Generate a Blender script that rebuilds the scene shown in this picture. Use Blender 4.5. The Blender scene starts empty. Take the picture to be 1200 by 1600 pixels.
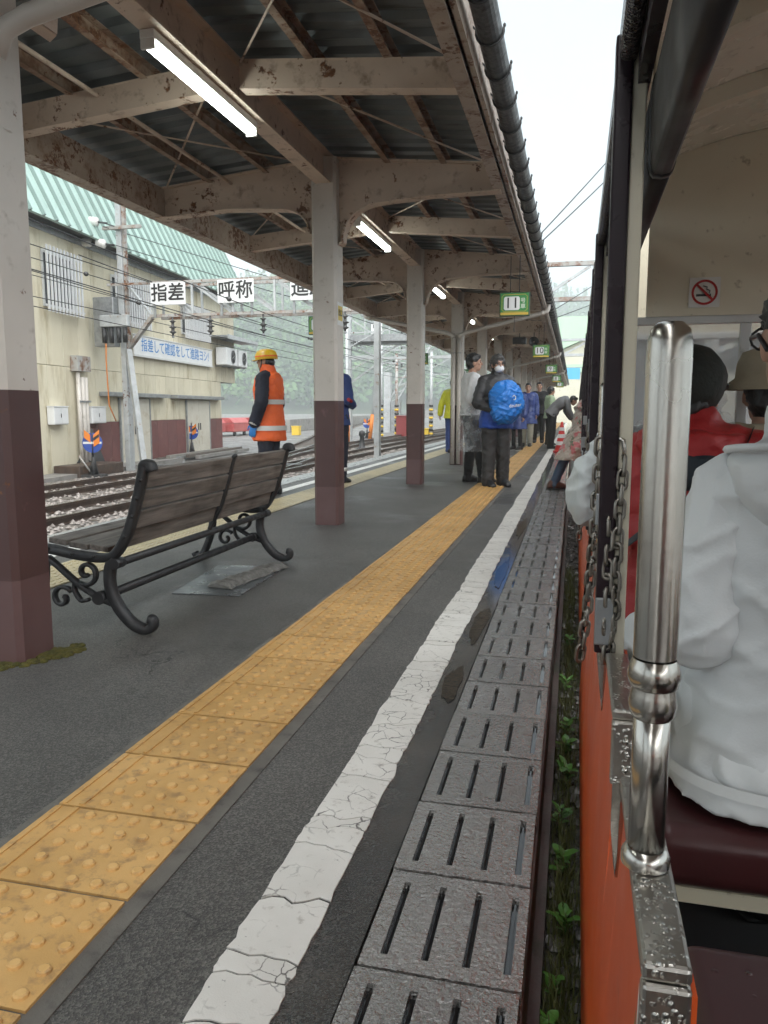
import bpy, bmesh, math, random
import numpy as np
from mathutils import Vector, Matrix, noise
V = Vector
R = math.radians
random.seed(11)
S = bpy.context.scene
COL = S.collection

# ------------------------------------------------------------------ camera, sky, sun, exposure
cam = bpy.data.cameras.new('camera')
cam.sensor_fit = 'VERTICAL'; cam.sensor_height = 36.0; cam.lens = 27.0
cam.clip_start = 0.02; cam.clip_end = 6000
cam_o = bpy.data.objects.new('camera', cam); COL.objects.link(cam_o)
cam_o.location = (0, 0, 1.0)
cam_o.rotation_euler = (R(90 - 7.595), 0, R(13.784))
S.camera = cam_o

w = bpy.data.worlds.new('World'); S.world = w; w.use_nodes = True
nt = w.node_tree; nt.nodes.clear()
sky = nt.nodes.new('ShaderNodeTexSky'); sky.sky_type = 'NISHITA'; sky.sun_disc = False
sky.sun_elevation = R(53); sky.sun_rotation = R(158); sky.dust_density = 4.0; sky.air_density = 1.0
mixc = nt.nodes.new('ShaderNodeMix'); mixc.data_type = 'RGBA'
mixc.inputs[0].default_value = 0.9                      # closed rain cloud over the clear sky
tc = nt.nodes.new('ShaderNodeTexCoord')
cn = nt.nodes.new('ShaderNodeTexNoise'); cn.inputs['Scale'].default_value = 2.2; cn.inputs['Detail'].default_value = 5
cr = nt.nodes.new('ShaderNodeValToRGB')
cr.color_ramp.elements[0].position = 0.3; cr.color_ramp.elements[0].color = (2.3, 2.68, 2.95, 1)
cr.color_ramp.elements[1].position = 0.7; cr.color_ramp.elements[1].color = (2.95, 3.3, 3.55, 1)
bgn = nt.nodes.new('ShaderNodeBackground'); bgn.inputs[1].default_value = 0.052
wo = nt.nodes.new('ShaderNodeOutputWorld')
nt.links.new(tc.outputs['Generated'], cn.inputs['Vector']); nt.links.new(cn.outputs[0], cr.inputs[0])
nt.links.new(sky.outputs[0], mixc.inputs[6]); nt.links.new(cr.outputs[0], mixc.inputs[7])
nt.links.new(mixc.outputs[2], bgn.inputs[0]); nt.links.new(bgn.outputs[0], wo.inputs[0])

sun = bpy.data.lights.new('sun', 'SUN'); sun.energy = 1.5; sun.angle = R(95); sun.color = (1, .985, .96)
sun_o = bpy.data.objects.new('sun', sun); COL.objects.link(sun_o)
sun_o.rotation_euler = V((-.22, .55, -.80)).to_track_quat('-Z', 'Y').to_euler(); sun_o.location = (20, 0, 30)

S.view_settings.view_transform = 'Standard'; S.view_settings.look = 'None'
S.view_settings.gamma = 1.0; S.view_settings.use_curve_mapping = False
S.view_settings.exposure = 2.5
S.render.engine = 'CYCLES'
S.cycles.use_denoising = True
S.cycles.max_bounces = 6; S.cycles.diffuse_bounces = 4; S.cycles.glossy_bounces = 3
S.cycles.transmission_bounces = 6; S.cycles.transparent_max_bounces = 12; S.cycles.volume_bounces = 4
S.cycles.adaptive_threshold = 0.025
S.cycles.sample_clamp_indirect = 6.0
S.cycles.caustics_reflective = False; S.cycles.caustics_refractive = False

TMP = bpy.data.scenes.new('workshop')
def evaluated(o):                         # mesh of an object with its modifiers, worked out in a scratch scene
    TMP.collection.objects.link(o)
    with bpy.context.temp_override(scene=TMP, view_layer=TMP.view_layers[0]):
        dg = bpy.context.evaluated_depsgraph_get(); dg.update()
        me = bpy.data.meshes.new_from_object(o.evaluated_get(dg))
    TMP.collection.objects.unlink(o)
    return me
# ------------------------------------------------------------------ helpers
def wm(o):
    m = o.matrix_basis.copy()
    while o.parent:
        o = o.parent; m = o.matrix_basis @ m
    return m

def tag(o, label=None, cat=None, group=None, kind=None):
    if label: o['label'] = label
    if cat: o['category'] = cat
    if group: o['group'] = group
    if kind: o['kind'] = kind
    return o

def thing(name, label, cat, loc=(0, 0, 0), rz=0.0, group=None, parent=None):
    o = bpy.data.objects.new(name, None); COL.objects.link(o)
    o.location = loc; o.rotation_euler = (0, 0, rz); o.empty_display_size = .1
    o.matrix_basis = Matrix.Translation(loc) @ Matrix.Rotation(rz, 4, 'Z')
    return tag(o, label, cat, group)

def link(name, me, parent=None, M4=None):
    o = bpy.data.objects.new(name, me); COL.objects.link(o)
    if parent: o.parent = parent
    if M4 is not None: o.matrix_basis = M4
    return o

def kids(o, _c={}):
    return [c for c in bpy.data.objects if c.parent == o]

def copy_tree(o, tree, parent=None, M4=None):
    c = o.copy(); COL.objects.link(c); c.parent = parent
    if M4 is not None: c.matrix_basis = M4
    for ch in tree.get(o, []): copy_tree(ch, tree, c)
    return c

def family():
    t = {}
    for o in bpy.data.objects:
        if o.parent: t.setdefault(o.parent, []).append(o)
    return t

class MB:
    def __init__(s): s.v = []; s.f = []; s.m = []; s.sm = []
    def add(s, vs, fs, mi=0, smooth=False):
        b = len(s.v); s.v += [tuple(p) for p in vs]
        for f in fs: s.f.append([b + i for i in f]); s.m.append(mi); s.sm.append(smooth)
        return s
    def bx(s, x0, x1, y0, y1, z0, z1, mi=0):
        return s.add([(x0, y0, z0), (x1, y0, z0), (x1, y1, z0), (x0, y1, z0), (x0, y0, z1), (x1, y0, z1), (x1, y1, z1), (x0, y1, z1)],
                     [(0, 3, 2, 1), (4, 5, 6, 7), (0, 1, 5, 4), (1, 2, 6, 5), (2, 3, 7, 6), (3, 0, 4, 7)], mi)
    def bar(s, p0, p1, wd, ht, mi=0, up=(0, 0, 1)):
        p0, p1 = V(p0), V(p1); d = (p1 - p0).normalized(); u = V(up)
        r = d.cross(u)
        if r.length < 1e-4: r = d.cross(V((1, 0, 0)))
        r.normalize(); u = r.cross(d)
        a = r * wd / 2; b = u * ht / 2
        return s.add([p0 - a - b, p0 + a - b, p0 + a + b, p0 - a + b, p1 - a - b, p1 + a - b, p1 + a + b, p1 - a + b],
                     [(3, 2, 1, 0), (4, 5, 6, 7), (0, 1, 5, 4), (1, 2, 6, 5), (2, 3, 7, 6), (3, 0, 4, 7)], mi)
    def tube(s, pts, r, n=8, mi=0, cap=True, closed=False):
        pts = [V(p) for p in pts]; k = len(pts)
        rs = r if isinstance(r, (list, tuple)) else [r] * k
        vs = []; fs = []; u = None
        for i, p in enumerate(pts):
            if closed: t = pts[(i + 1) % k] - pts[i - 1]
            else: t = pts[min(i + 1, k - 1)] - pts[max(i - 1, 0)]
            t.normalize()
            if u is None:
                u = t.orthogonal().normalized()
            else:
                u = (u - t * u.dot(t))
                u = u.normalized() if u.length > 1e-6 else t.orthogonal().normalized()
            b = t.cross(u)
            for j in range(n):
                a = 2 * math.pi * j / n
                vs.append(p + (u * math.cos(a) + b * math.sin(a)) * rs[i])
        m = k if closed else k - 1
        for i in range(m):
            for j in range(n):
                a0 = i * n + j; a1 = i * n + (j + 1) % n; b0 = ((i + 1) % k) * n + j; b1 = ((i + 1) % k) * n + (j + 1) % n
                fs.append((a0, a1, b1, b0))
        s.add(vs, fs, mi, True)
        if cap and not closed:
            b = len(s.v) - len(vs)
            s.f.append([b + j for j in range(n)][::-1]); s.m.append(mi); s.sm.append(False)
            s.f.append([b + (k - 1) * n + j for j in range(n)]); s.m.append(mi); s.sm.append(False)
        return s
    def cyl(s, p0, p1, r, n=12, mi=0, r2=None):
        return s.tube([p0, p1], [r, r if r2 is None else r2], n, mi)
    def lathe(s, prof, n=16, c=(0, 0, 0), mi=0, axis=(0, 0, 1)):
        ax = V(axis).normalized(); u = ax.orthogonal().normalized(); b = ax.cross(u); c = V(c)
        vs = [c + ax * z + (u * math.cos(2 * math.pi * j / n) + b * math.sin(2 * math.pi * j / n)) * r for r, z in prof for j in range(n)]
        fs = [(i * n + j, i * n + (j + 1) % n, (i + 1) * n + (j + 1) % n, (i + 1) * n + j) for i in range(len(prof) - 1) for j in range(n)]
        return s.add(vs, fs, mi, True)
    def ell(s, c, rx, ry, rz, n=14, k=9, mi=0, rot=None):
        c = V(c); vs = []
        for i in range(k + 1):
            th = math.pi * i / k
            for j in range(n):
                ph = 2 * math.pi * j / n
                p = V((rx * math.sin(th) * math.cos(ph), ry * math.sin(th) * math.sin(ph), rz * math.cos(th)))
                if rot is not None: p = rot @ p
                vs.append(c + p)
        fs = [(i * n + j, (i + 1) * n + j, (i + 1) * n + (j + 1) % n, i * n + (j + 1) % n) for i in range(k) for j in range(n)]
        return s.add(vs, fs, mi, True)
    def cap(s, p0, r0, p1, r1, n=10):          # round cone: two balls and a cone
        s.ell(p0, r0, r0, r0, n, 6); s.ell(p1, r1, r1, r1, n, 6)
        if (V(p1) - V(p0)).length > 1e-4: s.tube([p0, p1], [r0, r1], n)
        return s
    def loft(s, rings, n=16, mi=0, capends=True, smooth=True):   # ring = (centre, ux, rx, uy, ry[, power])
        vs = []
        for rg in rings:
            c, ux, rx, uy, ry = rg[:5]; pw = rg[5] if len(rg) > 5 else 1.0
            for j in range(n):
                a = 2 * math.pi * j / n; ca, sa = math.cos(a), math.sin(a)
                ca = math.copysign(abs(ca) ** pw, ca); sa = math.copysign(abs(sa) ** pw, sa)
                vs.append(V(c) + V(ux) * rx * ca + V(uy) * ry * sa)
        k = len(rings)
        fs = [(i * n + j, i * n + (j + 1) % n, (i + 1) * n + (j + 1) % n, (i + 1) * n + j) for i in range(k - 1) for j in range(n)]
        if capends: fs += [tuple(range(n))[::-1], tuple((k - 1) * n + j for j in range(n))]
        return s.add(vs, fs, mi, smooth)
    def prism(s, poly, d, o=(0, 0, 0), ux=(1, 0, 0), uy=(0, 0, 1), mi=0):   # polygon in (ux, uy), extruded by vector d
        o, ux, uy, d = V(o), V(ux), V(uy), V(d); n = len(poly)
        a = [o + ux * x + uy * y for x, y in poly]; b = [p + d for p in a]
        fs = [tuple(range(n)), tuple(range(2 * n - 1, n - 1, -1))] + [(i, n + i, n + (i + 1) % n, (i + 1) % n) for i in range(n)]
        return s.add(a + b, fs, mi)
    def xf(s, M4):
        s.v = [tuple(M4 @ V(p)) for p in s.v]; return s
    def mesh(s, name, mats, fix=True):
        me = bpy.data.meshes.new(name); me.from_pydata(s.v, [], s.f)
        for m in (mats if isinstance(mats, (list, tuple)) else [mats]): me.materials.append(m)
        me.polygons.foreach_set('material_index', s.m); me.polygons.foreach_set('use_smooth', s.sm)
        if fix:
            bm = bmesh.new(); bm.from_mesh(me); bmesh.ops.recalc_face_normals(bm, faces=bm.faces); bm.to_mesh(me); bm.free()
        me.update(); return me
    def build(s, name, mats, parent=None, world=True, bevel=0, fix=True, M4=None):
        if world and parent is not None:
            inv = wm(parent).inverted(); s.xf(inv)
        o = link(name, s.mesh(name, mats, fix), parent, M4)
        if bevel:
            b = o.modifiers.new('edge', 'BEVEL'); b.width = bevel; b.segments = 2; b.limit_method = 'ANGLE'; b.angle_limit = R(40)
            b.harden_normals = False
        return o

def B(name, mats, parent, *boxes, bevel=0, world=True):     # one part made of one or more butted boxes
    m = MB()
    for b in boxes: m.bx(*b)
    return m.build(name, mats, parent, world, bevel)

# ------------------------------------------------------------------ materials
MATS = {}
def NT(name):
    m = bpy.data.materials.new(name); m.use_nodes = True
    t = m.node_tree; t.nodes.clear()
    out = t.nodes.new('ShaderNodeOutputMaterial'); p = t.nodes.new('ShaderNodeBsdfPrincipled')
    t.links.new(p.outputs[0], out.inputs[0]); MATS[name] = m
    return m, t, p, out

def nd(t, kind, **kw):
    n = t.nodes.new('ShaderNode' + kind)
    for k, v in kw.items():
        if k in n.inputs: n.inputs[k].default_value = v
        else: setattr(n, k, v)
    return n

def coords(t, rnd=True, world=False, stretch=None):
    if world:
        g = nd(t, 'NewGeometry'); o = g.outputs['Position']
    else:
        c = nd(t, 'TexCoord'); o = c.outputs['Object']
    if rnd:
        oi = nd(t, 'ObjectInfo'); m = nd(t, 'VectorMath', operation='MULTIPLY'); m.inputs[1].default_value = (37, 53, 71)
        t.links.new(oi.outputs['Random'], m.inputs[0])
        a = nd(t, 'VectorMath', operation='ADD'); t.links.new(o, a.inputs[0]); t.links.new(m.outputs[0], a.inputs[1]); o = a.outputs[0]
    if stretch:
        m = nd(t, 'VectorMath', operation='MULTIPLY'); m.inputs[1].default_value = stretch
        t.links.new(o, m.inputs[0]); o = m.outputs[0]
    return o

def noi(t, co, scale, detail=4, rough=.55):
    n = nd(t, 'TexNoise', Scale=scale, Detail=detail, Roughness=rough); t.links.new(co, n.inputs['Vector']); return n.outputs[0]

def ramp(t, src, p0, p1, c0=(0, 0, 0, 1), c1=(1, 1, 1, 1)):
    r = nd(t, 'ValToRGB'); e = r.color_ramp.elements
    e[0].position = p0; e[1].position = p1; e[0].color = c0; e[1].color = c1
    t.links.new(src, r.inputs[0]); return r.outputs[0]

def mix(t, f, a, b, mode='MIX'):
    m = nd(t, 'Mix', data_type='RGBA', blend_type=mode)
    for i, x in ((0, f), (6, a), (7, b)):
        if isinstance(x, (int, float)): m.inputs[i].default_value = x
        elif isinstance(x, (tuple, list)): m.inputs[i].default_value = (*x[:3], 1)
        else: t.links.new(x, m.inputs[i])
    return m.outputs[2]

def setin(t, sock, x):
    if isinstance(x, (int, float)): sock.default_value = x
    elif isinstance(x, (tuple, list)): sock.default_value = (*x[:3], 1) if len(sock.default_value) == 4 else x
    else: t.links.new(x, sock)

def bumpn(t, p, h, strength, dist=.01, chain=None):
    b = nd(t, 'Bump', Strength=strength, Distance=dist); t.links.new(h, b.inputs['Height'])
    if chain is not None: t.links.new(chain, b.inputs['Normal'])
    t.links.new(b.outputs[0], p.inputs['Normal']); return b.outputs[0]

def pm(name, col, col2=None, vs=4., rough=.6, rough2=None, metal=0., bump=0., bs=60., bd=.004, dirt=None, rust=None, rnd=0.,
       world=False, coat=0., stretch=None, emit=None, spec=.5, sheen=0.):
    m, t, p, out = NT(name)
    co = coords(t, not world, world, stretch)
    c = tuple(col) + (1,) if len(col) == 3 else col
    src = mix(t, ramp(t, noi(t, co, vs, 6), .35, .65), col, col2) if col2 else None
    cur = src if src is not None else col
    rg = rough
    if rough2 is not None: 
        rr = nd(t, 'MapRange'); rr.inputs[3].default_value = rough; rr.inputs[4].default_value = rough2
        t.links.new(ramp(t, noi(t, co, vs * 2.3, 5), .35, .65), rr.inputs[0]); rg = rr.outputs[0]
    if dirt:                                        # (colour, amount 0..1, scale)
        dc, da, ds = dirt
        cur = mix(t, ramp(t, noi(t, co, ds, 8, .65), .72 - da * .45, .80 - da * .25), cur, dc)
    if rust:                                        # (amount, scale)
        ra, rs = rust
        lo_ = nd(t, 'Math', operation='MULTIPLY_ADD'); t.links.new(noi(t, co, rs * .17, 3), lo_.inputs[0]); lo_.inputs[1].default_value = .55; lo_.inputs[2].default_value = -.275
        su_ = nd(t, 'Math', operation='ADD'); t.links.new(noi(t, co, rs, 10, .72), su_.inputs[0]); t.links.new(lo_.outputs[0], su_.inputs[1])
        msk = ramp(t, su_.outputs[0], .70 - ra * .3, .74 - ra * .3)
        rc = mix(t, ramp(t, noi(t, co, rs * 5, 6), .3, .7), (.055, .022, .010), (.22, .085, .028))
        cur = mix(t, msk, cur, rc)
    if rnd:
        oi = nd(t, 'ObjectInfo'); mr = nd(t, 'MapRange'); mr.inputs[3].default_value = 1 - rnd; mr.inputs[4].default_value = 1 + rnd
        t.links.new(oi.outputs['Random'], mr.inputs[0])
        h = nd(t, 'HueSaturation'); setin(t, h.inputs['Color'], cur); t.links.new(mr.outputs[0], h.inputs['Value']); cur = h.outputs[0]
    setin(t, p.inputs['Base Color'], cur); setin(t, p.inputs['Roughness'], rg)
    p.inputs['Metallic'].default_value = metal; p.inputs['Coat Weight'].default_value = coat; p.inputs['Coat Roughness'].default_value = .15
    p.inputs['Specular IOR Level'].default_value = spec
    if sheen: p.inputs['Sheen Weight'].default_value = sheen
    if bump: bumpn(t, p, noi(t, co, bs, 5), bump, bd)
    if emit: p.inputs['Emission Color'].default_value = (*emit[0], 1); p.inputs['Emission Strength'].default_value = emit[1]
    return m
# ------------------------------------------------------------------ surface materials
def mat_asphalt():
    m, t, p, out = NT('asphalt')
    co = coords(t, False, True)
    base = mix(t, ramp(t, noi(t, co, 1.3, 6), .3, .7), (.078, .076, .072), (.125, .121, .114))
    base = mix(t, ramp(t, noi(t, co, 5, 8, .7), .58, .72), base, (.070, .068, .066))
    vo = nd(t, 'TexVoronoi', Scale=240.); t.links.new(co, vo.inputs['Vector'])
    gr = ramp(t, vo.outputs['Color'], .35, .95, (.60, .60, .60, 1), (1.75, 1.73, 1.68, 1))
    base = mix(t, 1.0, base, gr, 'MULTIPLY')
    fl = ramp(t, noi(t, co, 420, 2), .66, .72)
    base = mix(t, fl, base, (.30, .30, .29))
    # rain wetted strip beyond the drip line of the canopy
    sx = nd(t, 'SeparateXYZ'); t.links.new(co, sx.inputs[0])
    ad = nd(t, 'Math', operation='MULTIPLY_ADD'); t.links.new(noi(t, co, 4.5, 5), ad.inputs[0]); ad.inputs[1].default_value = .32; t.links.new(sx.outputs[0], ad.inputs[2])
    wet = ramp(t, ad.outputs[0], .0, 1.0)
    mr = nd(t, 'MapRange'); mr.inputs[1].default_value = -.36; mr.inputs[2].default_value = -.26; t.links.new(ad.outputs[0], mr.inputs[0])
    patch = ramp(t, noi(t, co, .8, 5), .52, .64)
    base = mix(t, patch, base, mix(t, 1.0, base, (.74, .74, .75), 'MULTIPLY'))
    base = mix(t, mr.outputs[0], base, mix(t, 1.0, base, (.55, .55, .56), 'MULTIPLY'))
    rr = nd(t, 'MapRange'); rr.inputs[3].default_value = .52; rr.inputs[4].default_value = .14; t.links.new(mr.outputs[0], rr.inputs[0])
    r2 = nd(t, 'Math', operation='MULTIPLY_ADD'); t.links.new(patch, r2.inputs[0]); r2.inputs[1].default_value = -.20; t.links.new(rr.outputs[0], r2.inputs[2])
    cz = nd(t, 'TexVoronoi', feature='DISTANCE_TO_EDGE', Scale=.75)
    dw = nd(t, 'VectorMath', operation='MULTIPLY_ADD'); nn = nd(t, 'TexNoise', Scale=3., Detail=6.); t.links.new(co, nn.inputs['Vector'])
    t.links.new(nn.outputs['Color'], dw.inputs[0]); dw.inputs[1].default_value = (.7, .7, .7); t.links.new(co, dw.inputs[2]); t.links.new(dw.outputs[0], cz.inputs['Vector'])
    crk = ramp(t, cz.outputs['Distance'], .0015, .004, (1, 1, 1, 1), (0, 0, 0, 1))
    cm = nd(t, 'Math', operation='MULTIPLY'); t.links.new(crk, cm.inputs[0]); t.links.new(ramp(t, noi(t, co, .9, 3), .48, .56), cm.inputs[1])
    base = mix(t, cm.outputs[0], base, (.015, .015, .015))
    setin(t, p.inputs['Base Color'], base); setin(t, p.inputs['Roughness'], r2.outputs[0])
    setin(t, p.inputs['Coat Weight'], mr.outputs[0]); p.inputs['Coat Roughness'].default_value = .10; p.inputs['Coat IOR'].default_value = 1.8
    b1 = nd(t, 'Bump', Strength=.55, Distance=.003); t.links.new(vo.outputs['Distance'], b1.inputs['Height']); t.links.new(b1.outputs[0], p.inputs['Normal'])
    return m
mat_asphalt()

def mat_wetslab():
    m, t, p, out = NT('wet_slab')
    co = coords(t, False, True)
    base = mix(t, ramp(t, noi(t, co, 3, 6), .3, .7), (.095, .093, .088), (.150, .147, .140))
    base = mix(t, ramp(t, noi(t, co, 300, 2), .35, .75), base, (.24, .235, .22))
    oi = nd(t, 'ObjectInfo'); mr = nd(t, 'MapRange'); mr.inputs[3].default_value = .8; mr.inputs[4].default_value = 1.2; t.links.new(oi.outputs['Random'], mr.inputs[0])
    h = nd(t, 'HueSaturation'); t.links.new(base, h.inputs['Color']); t.links.new(mr.outputs[0], h.inputs['Value'])
    setin(t, p.inputs['Base Color'], h.outputs[0])
    rr = nd(t, 'MapRange'); rr.inputs[3].default_value = .07; rr.inputs[4].default_value = .33; t.links.new(ramp(t, noi(t, co, 7, 5), .38, .62), rr.inputs[0])
    setin(t, p.inputs['Roughness'], rr.outputs[0]); p.inputs['Specular IOR Level'].default_value = .9; p.inputs['Coat Weight'].default_value = 1.; p.inputs['Coat Roughness'].default_value = .05; p.inputs['Coat IOR'].default_value = 2.0
    n1 = bumpn(t, p, noi(t, co, 105, 2), .75, .010)
    n2 = bumpn(t, p, noi(t, co, 28, 3), .3, .01, n1); t.links.new(n2, p.inputs['Coat Normal'])
    return m
mat_wetslab()

def mat_deck():
    m, t, p, out = NT('roof_deck_metal')
    co = coords(t, True)
    base = mix(t, ramp(t, noi(t, co, 1.4, 6), .3, .7), (.10, .115, .118), (.17, .185, .185))
    base = mix(t, ramp(t, noi(t, coords(t, True, stretch=(.8, 9, 3)), 1.6, 7, .7), .60, .72), base, (.045, .040, .036))
    setin(t, p.inputs['Base Color'], base); p.inputs['Roughness'].default_value = .48; p.inputs['Metallic'].default_value = .25
    return m
mat_deck()

def mat_glass(name, col, alpha, rough=.05):
    m, t, p, out = NT(name)
    p.inputs['Base Color'].default_value = (*col, 1); p.inputs['Roughness'].default_value = rough
    tr = nd(t, 'BsdfTransparent'); mx = nd(t, 'MixShader'); mx.inputs[0].default_value = alpha
    t.links.new(tr.outputs[0], mx.inputs[1]); t.links.new(p.outputs[0], mx.inputs[2]); t.links.new(mx.outputs[0], out.inputs[0])
    co = coords(t, True); bumpn(t, p, noi(t, co, 22, 6), .5, .02)
    return m

pm('yellow_tile', (.60, .365, .135), (.50, .295, .10), 5, .58, .42, bump=.3, bs=240, bd=.002, dirt=((.33, .20, .085), .44, 26), rnd=.09)
pm('yellow_lit_top', (.68, .43, .17), (.60, .36, .12), 30, .5, rnd=.05)  # stud tops painted lighter to bring out their relief under soft light
pm('white_paint', (.74, .73, .69), (.66, .65, .61), 6, .55, .38, bump=.3, bs=300, bd=.002, dirt=((.42, .40, .36), .30, 30), rnd=.04)
def paint_cracks(m):                      # hairline cracks in the old road paint
    t = m.node_tree; p = [n for n in t.nodes if n.type == 'BSDF_PRINCIPLED'][0]; src = p.inputs['Base Color'].links[0].from_socket
    co = coords(t, True); nn = nd(t, 'TexNoise', Scale=9., Detail=5.); t.links.new(co, nn.inputs['Vector'])
    dw = nd(t, 'VectorMath', operation='MULTIPLY_ADD'); t.links.new(nn.outputs['Color'], dw.inputs[0]); dw.inputs[1].default_value = (.09, .09, .09); t.links.new(co, dw.inputs[2])
    cz = nd(t, 'TexVoronoi', feature='DISTANCE_TO_EDGE', Scale=17.); t.links.new(dw.outputs[0], cz.inputs['Vector'])
    mm = nd(t, 'Math', operation='MULTIPLY'); t.links.new(ramp(t, cz.outputs['Distance'], .008, .035, (1, 1, 1, 1), (0, 0, 0, 1)), mm.inputs[0]); t.links.new(ramp(t, noi(t, co, 7, 3), .47, .60), mm.inputs[1])
    c2 = mix(t, mm.outputs[0], src, (.12, .115, .105)); c2 = mix(t, ramp(t, noi(t, co, 55, 6, .7), .66, .70), c2, (.16, .155, .145)); t.links.new(c2, p.inputs['Base Color'])
paint_cracks(MATS['white_paint'])
pm('mortar', (.16, .15, .13), (.10, .095, .085), 6, .75, bump=.4, bs=160, dirt=((.06, .055, .05), .4, 12), world=True)
pm('platform_wall', (.075, .045, .042), (.11, .09, .08), 4, .5, bump=.5, bs=60, dirt=((.03, .035, .018), .5, 5), world=True)
pm('shaded_beam_paint', (.61, .49, .39), (.52, .41, .32), 2.2, .5, .62, bump=.2, bs=35, dirt=((.28, .20, .14), .38, 9), rust=(.34, 11), rnd=.05)  # column cream browned with shade and platform bounce, plus dust and rust
pm('purlin_rusty', (.36, .28, .215), (.24, .15, .095), 5, .6, bump=.3, bs=50, dirt=((.17, .075, .032), .58, 9), rust=(.52, 13))
pm('edge_paint', (.45, .37, .30), (.36, .28, .22), 3, .5, bump=.3, bs=60, dirt=((.22, .13, .08), .45, 12), rust=(.50, 17))
pm('column_white', (.60, .56, .51), (.54, .50, .45), 2.5, .42, .55, bump=.12, bs=25, dirt=((.40, .36, .31), .30, 12), rust=(.08, 16))
pm('column_brown', (.082, .040, .037), (.068, .033, .031), 2, .35, .5, bump=.15, bs=20, dirt=((.17, .085, .086), .22, 6), rust=(.10, 9))
pm('column_patch', (.125, .070, .067), (.108, .058, .056), 5, .45, bump=.15, bs=25, dirt=((.11, .05, .05), .25, 20))
pm('pvc_pipe', (.58, .545, .50), (.52, .485, .44), 3, .38, dirt=((.36, .33, .29), .3, 9))
pm('gutter_dark', (.05, .052, .054), (.085, .086, .087), 14, .32, .55, metal=.3, bump=.4, bs=45, dirt=((.02, .02, .02), .5, 14))
pm('dark_steel', (.035, .035, .037), (.055, .055, .055), 8, .45, .6, metal=.4, bump=.2, bs=80)
pm('galvanised', (.36, .375, .38), (.26, .27, .275), 9, .38, .55, metal=.6, bump=.12, bs=60, dirt=((.19, .14, .10), .2, 9))
pm('pale_steel', (.48, .50, .505), (.38, .40, .405), 5, .5, metal=.2, dirt=((.26, .18, .12), .28, 8), rust=(.14, 12))
pm('rusty_steel', (.40, .41, .40), (.30, .27, .24), 4, .6, dirt=((.20, .09, .045), .5, 5), rust=(.42, 8))
pm('black_plastic', (.018, .018, .019), None, rough=.4)
pm('tube_glow', (.9, .95, .92), None, rough=.4, emit=((.92, 1.0, .94), 3.2))
pm('lamp_body', (.70, .70, .67), None, rough=.4)

# ------------------------------------------------------------------ ground sheet, platform
PITCH = 3.79
COLY = [2.64 + PITCH * k for k in range(-2, 16)]
PX = -2.07                                    # column line
Y0, Y1 = -5.0, 62.0

pm('yard_ground', (.20, .195, .185), (.125, .12, .112), .7, .35, .7, bump=.6, bs=14, bd=.05, dirt=((.09, .08, .07), .45, 3.2), world=True)
g = MB(); g.add([(-700, -150, -.36), (700, -150, -.36), (700, 700, -.36), (-700, 700, -.36)], [(0, 1, 2, 3)])
tag(g.build('ground', MATS['yard_ground']), kind='structure')

plat = thing('platform', None, None, (PX, 0, -.36)); tag(plat, kind='structure')
B('base', MATS['platform_wall'], plat, (-4.06, -.055, Y0, Y1, -.36, -.052))
B('asphalt', MATS['asphalt'], plat, (-3.755, -.358, Y0, Y1, -.0515, 0))
B('edge_paving', MATS['mortar'], plat, (-4.06, -3.757, Y0, Y1, -.0515, .0))
B('mortar_strip', MATS['mortar'], plat, (-1.268, -.812, Y0, Y1, .0006, .0035))

pm('slot_water', (.018, .018, .019), None, rough=.06)
def slab_mesh():
    L = .3; nx = [(-.15, -.113), (-.113, -.099), (-.099, -.037), (-.037, -.023), (-.023, .039), (.039, .053), (.053, .113), (.113, .127), (.127, .15)]
    m = MB(); g = .0028
    for i, (a, b) in enumerate(nx):
        if i == 0: a += g
        if i == len(nx) - 1: b -= g
        slot = i % 2 == 1
        if not slot: m.bx(a, b, -L / 2 + g, L / 2 - g, -.05, .002)
        else:
            m.bx(a, b, -L / 2 + g, -.112, -.05, .002); m.bx(a, b, .112, L / 2 - g, -.05, .002)
            m.bx(a, b, -.112, .112, -.05, -.014, 1)
            c = (a + b) / 2
            m.bx(c - .002, c + .002, -.111, .111, -.0139, -.006, 1)
    me = m.mesh('edge_slab', [MATS['wet_slab'], MATS['slot_water']])
    bm = bmesh.new(); bm.from_mesh(me); bmesh.ops.remove_doubles(bm, verts=bm.verts, dist=1e-5)
    # drop the inner faces shared by two neighbouring strips
    seen = {}
    for f in bm.faces:
        k = tuple(sorted(v.index for v in f.verts)); seen.setdefault(k, []).append(f)
    dead = [f for fs in seen.values() if len(fs) > 1 for f in fs]
    bmesh.ops.delete(bm, geom=dead, context='FACES'); bmesh.ops.recalc_face_normals(bm, faces=bm.faces)
    bm.to_mesh(me); bm.free(); return me
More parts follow.
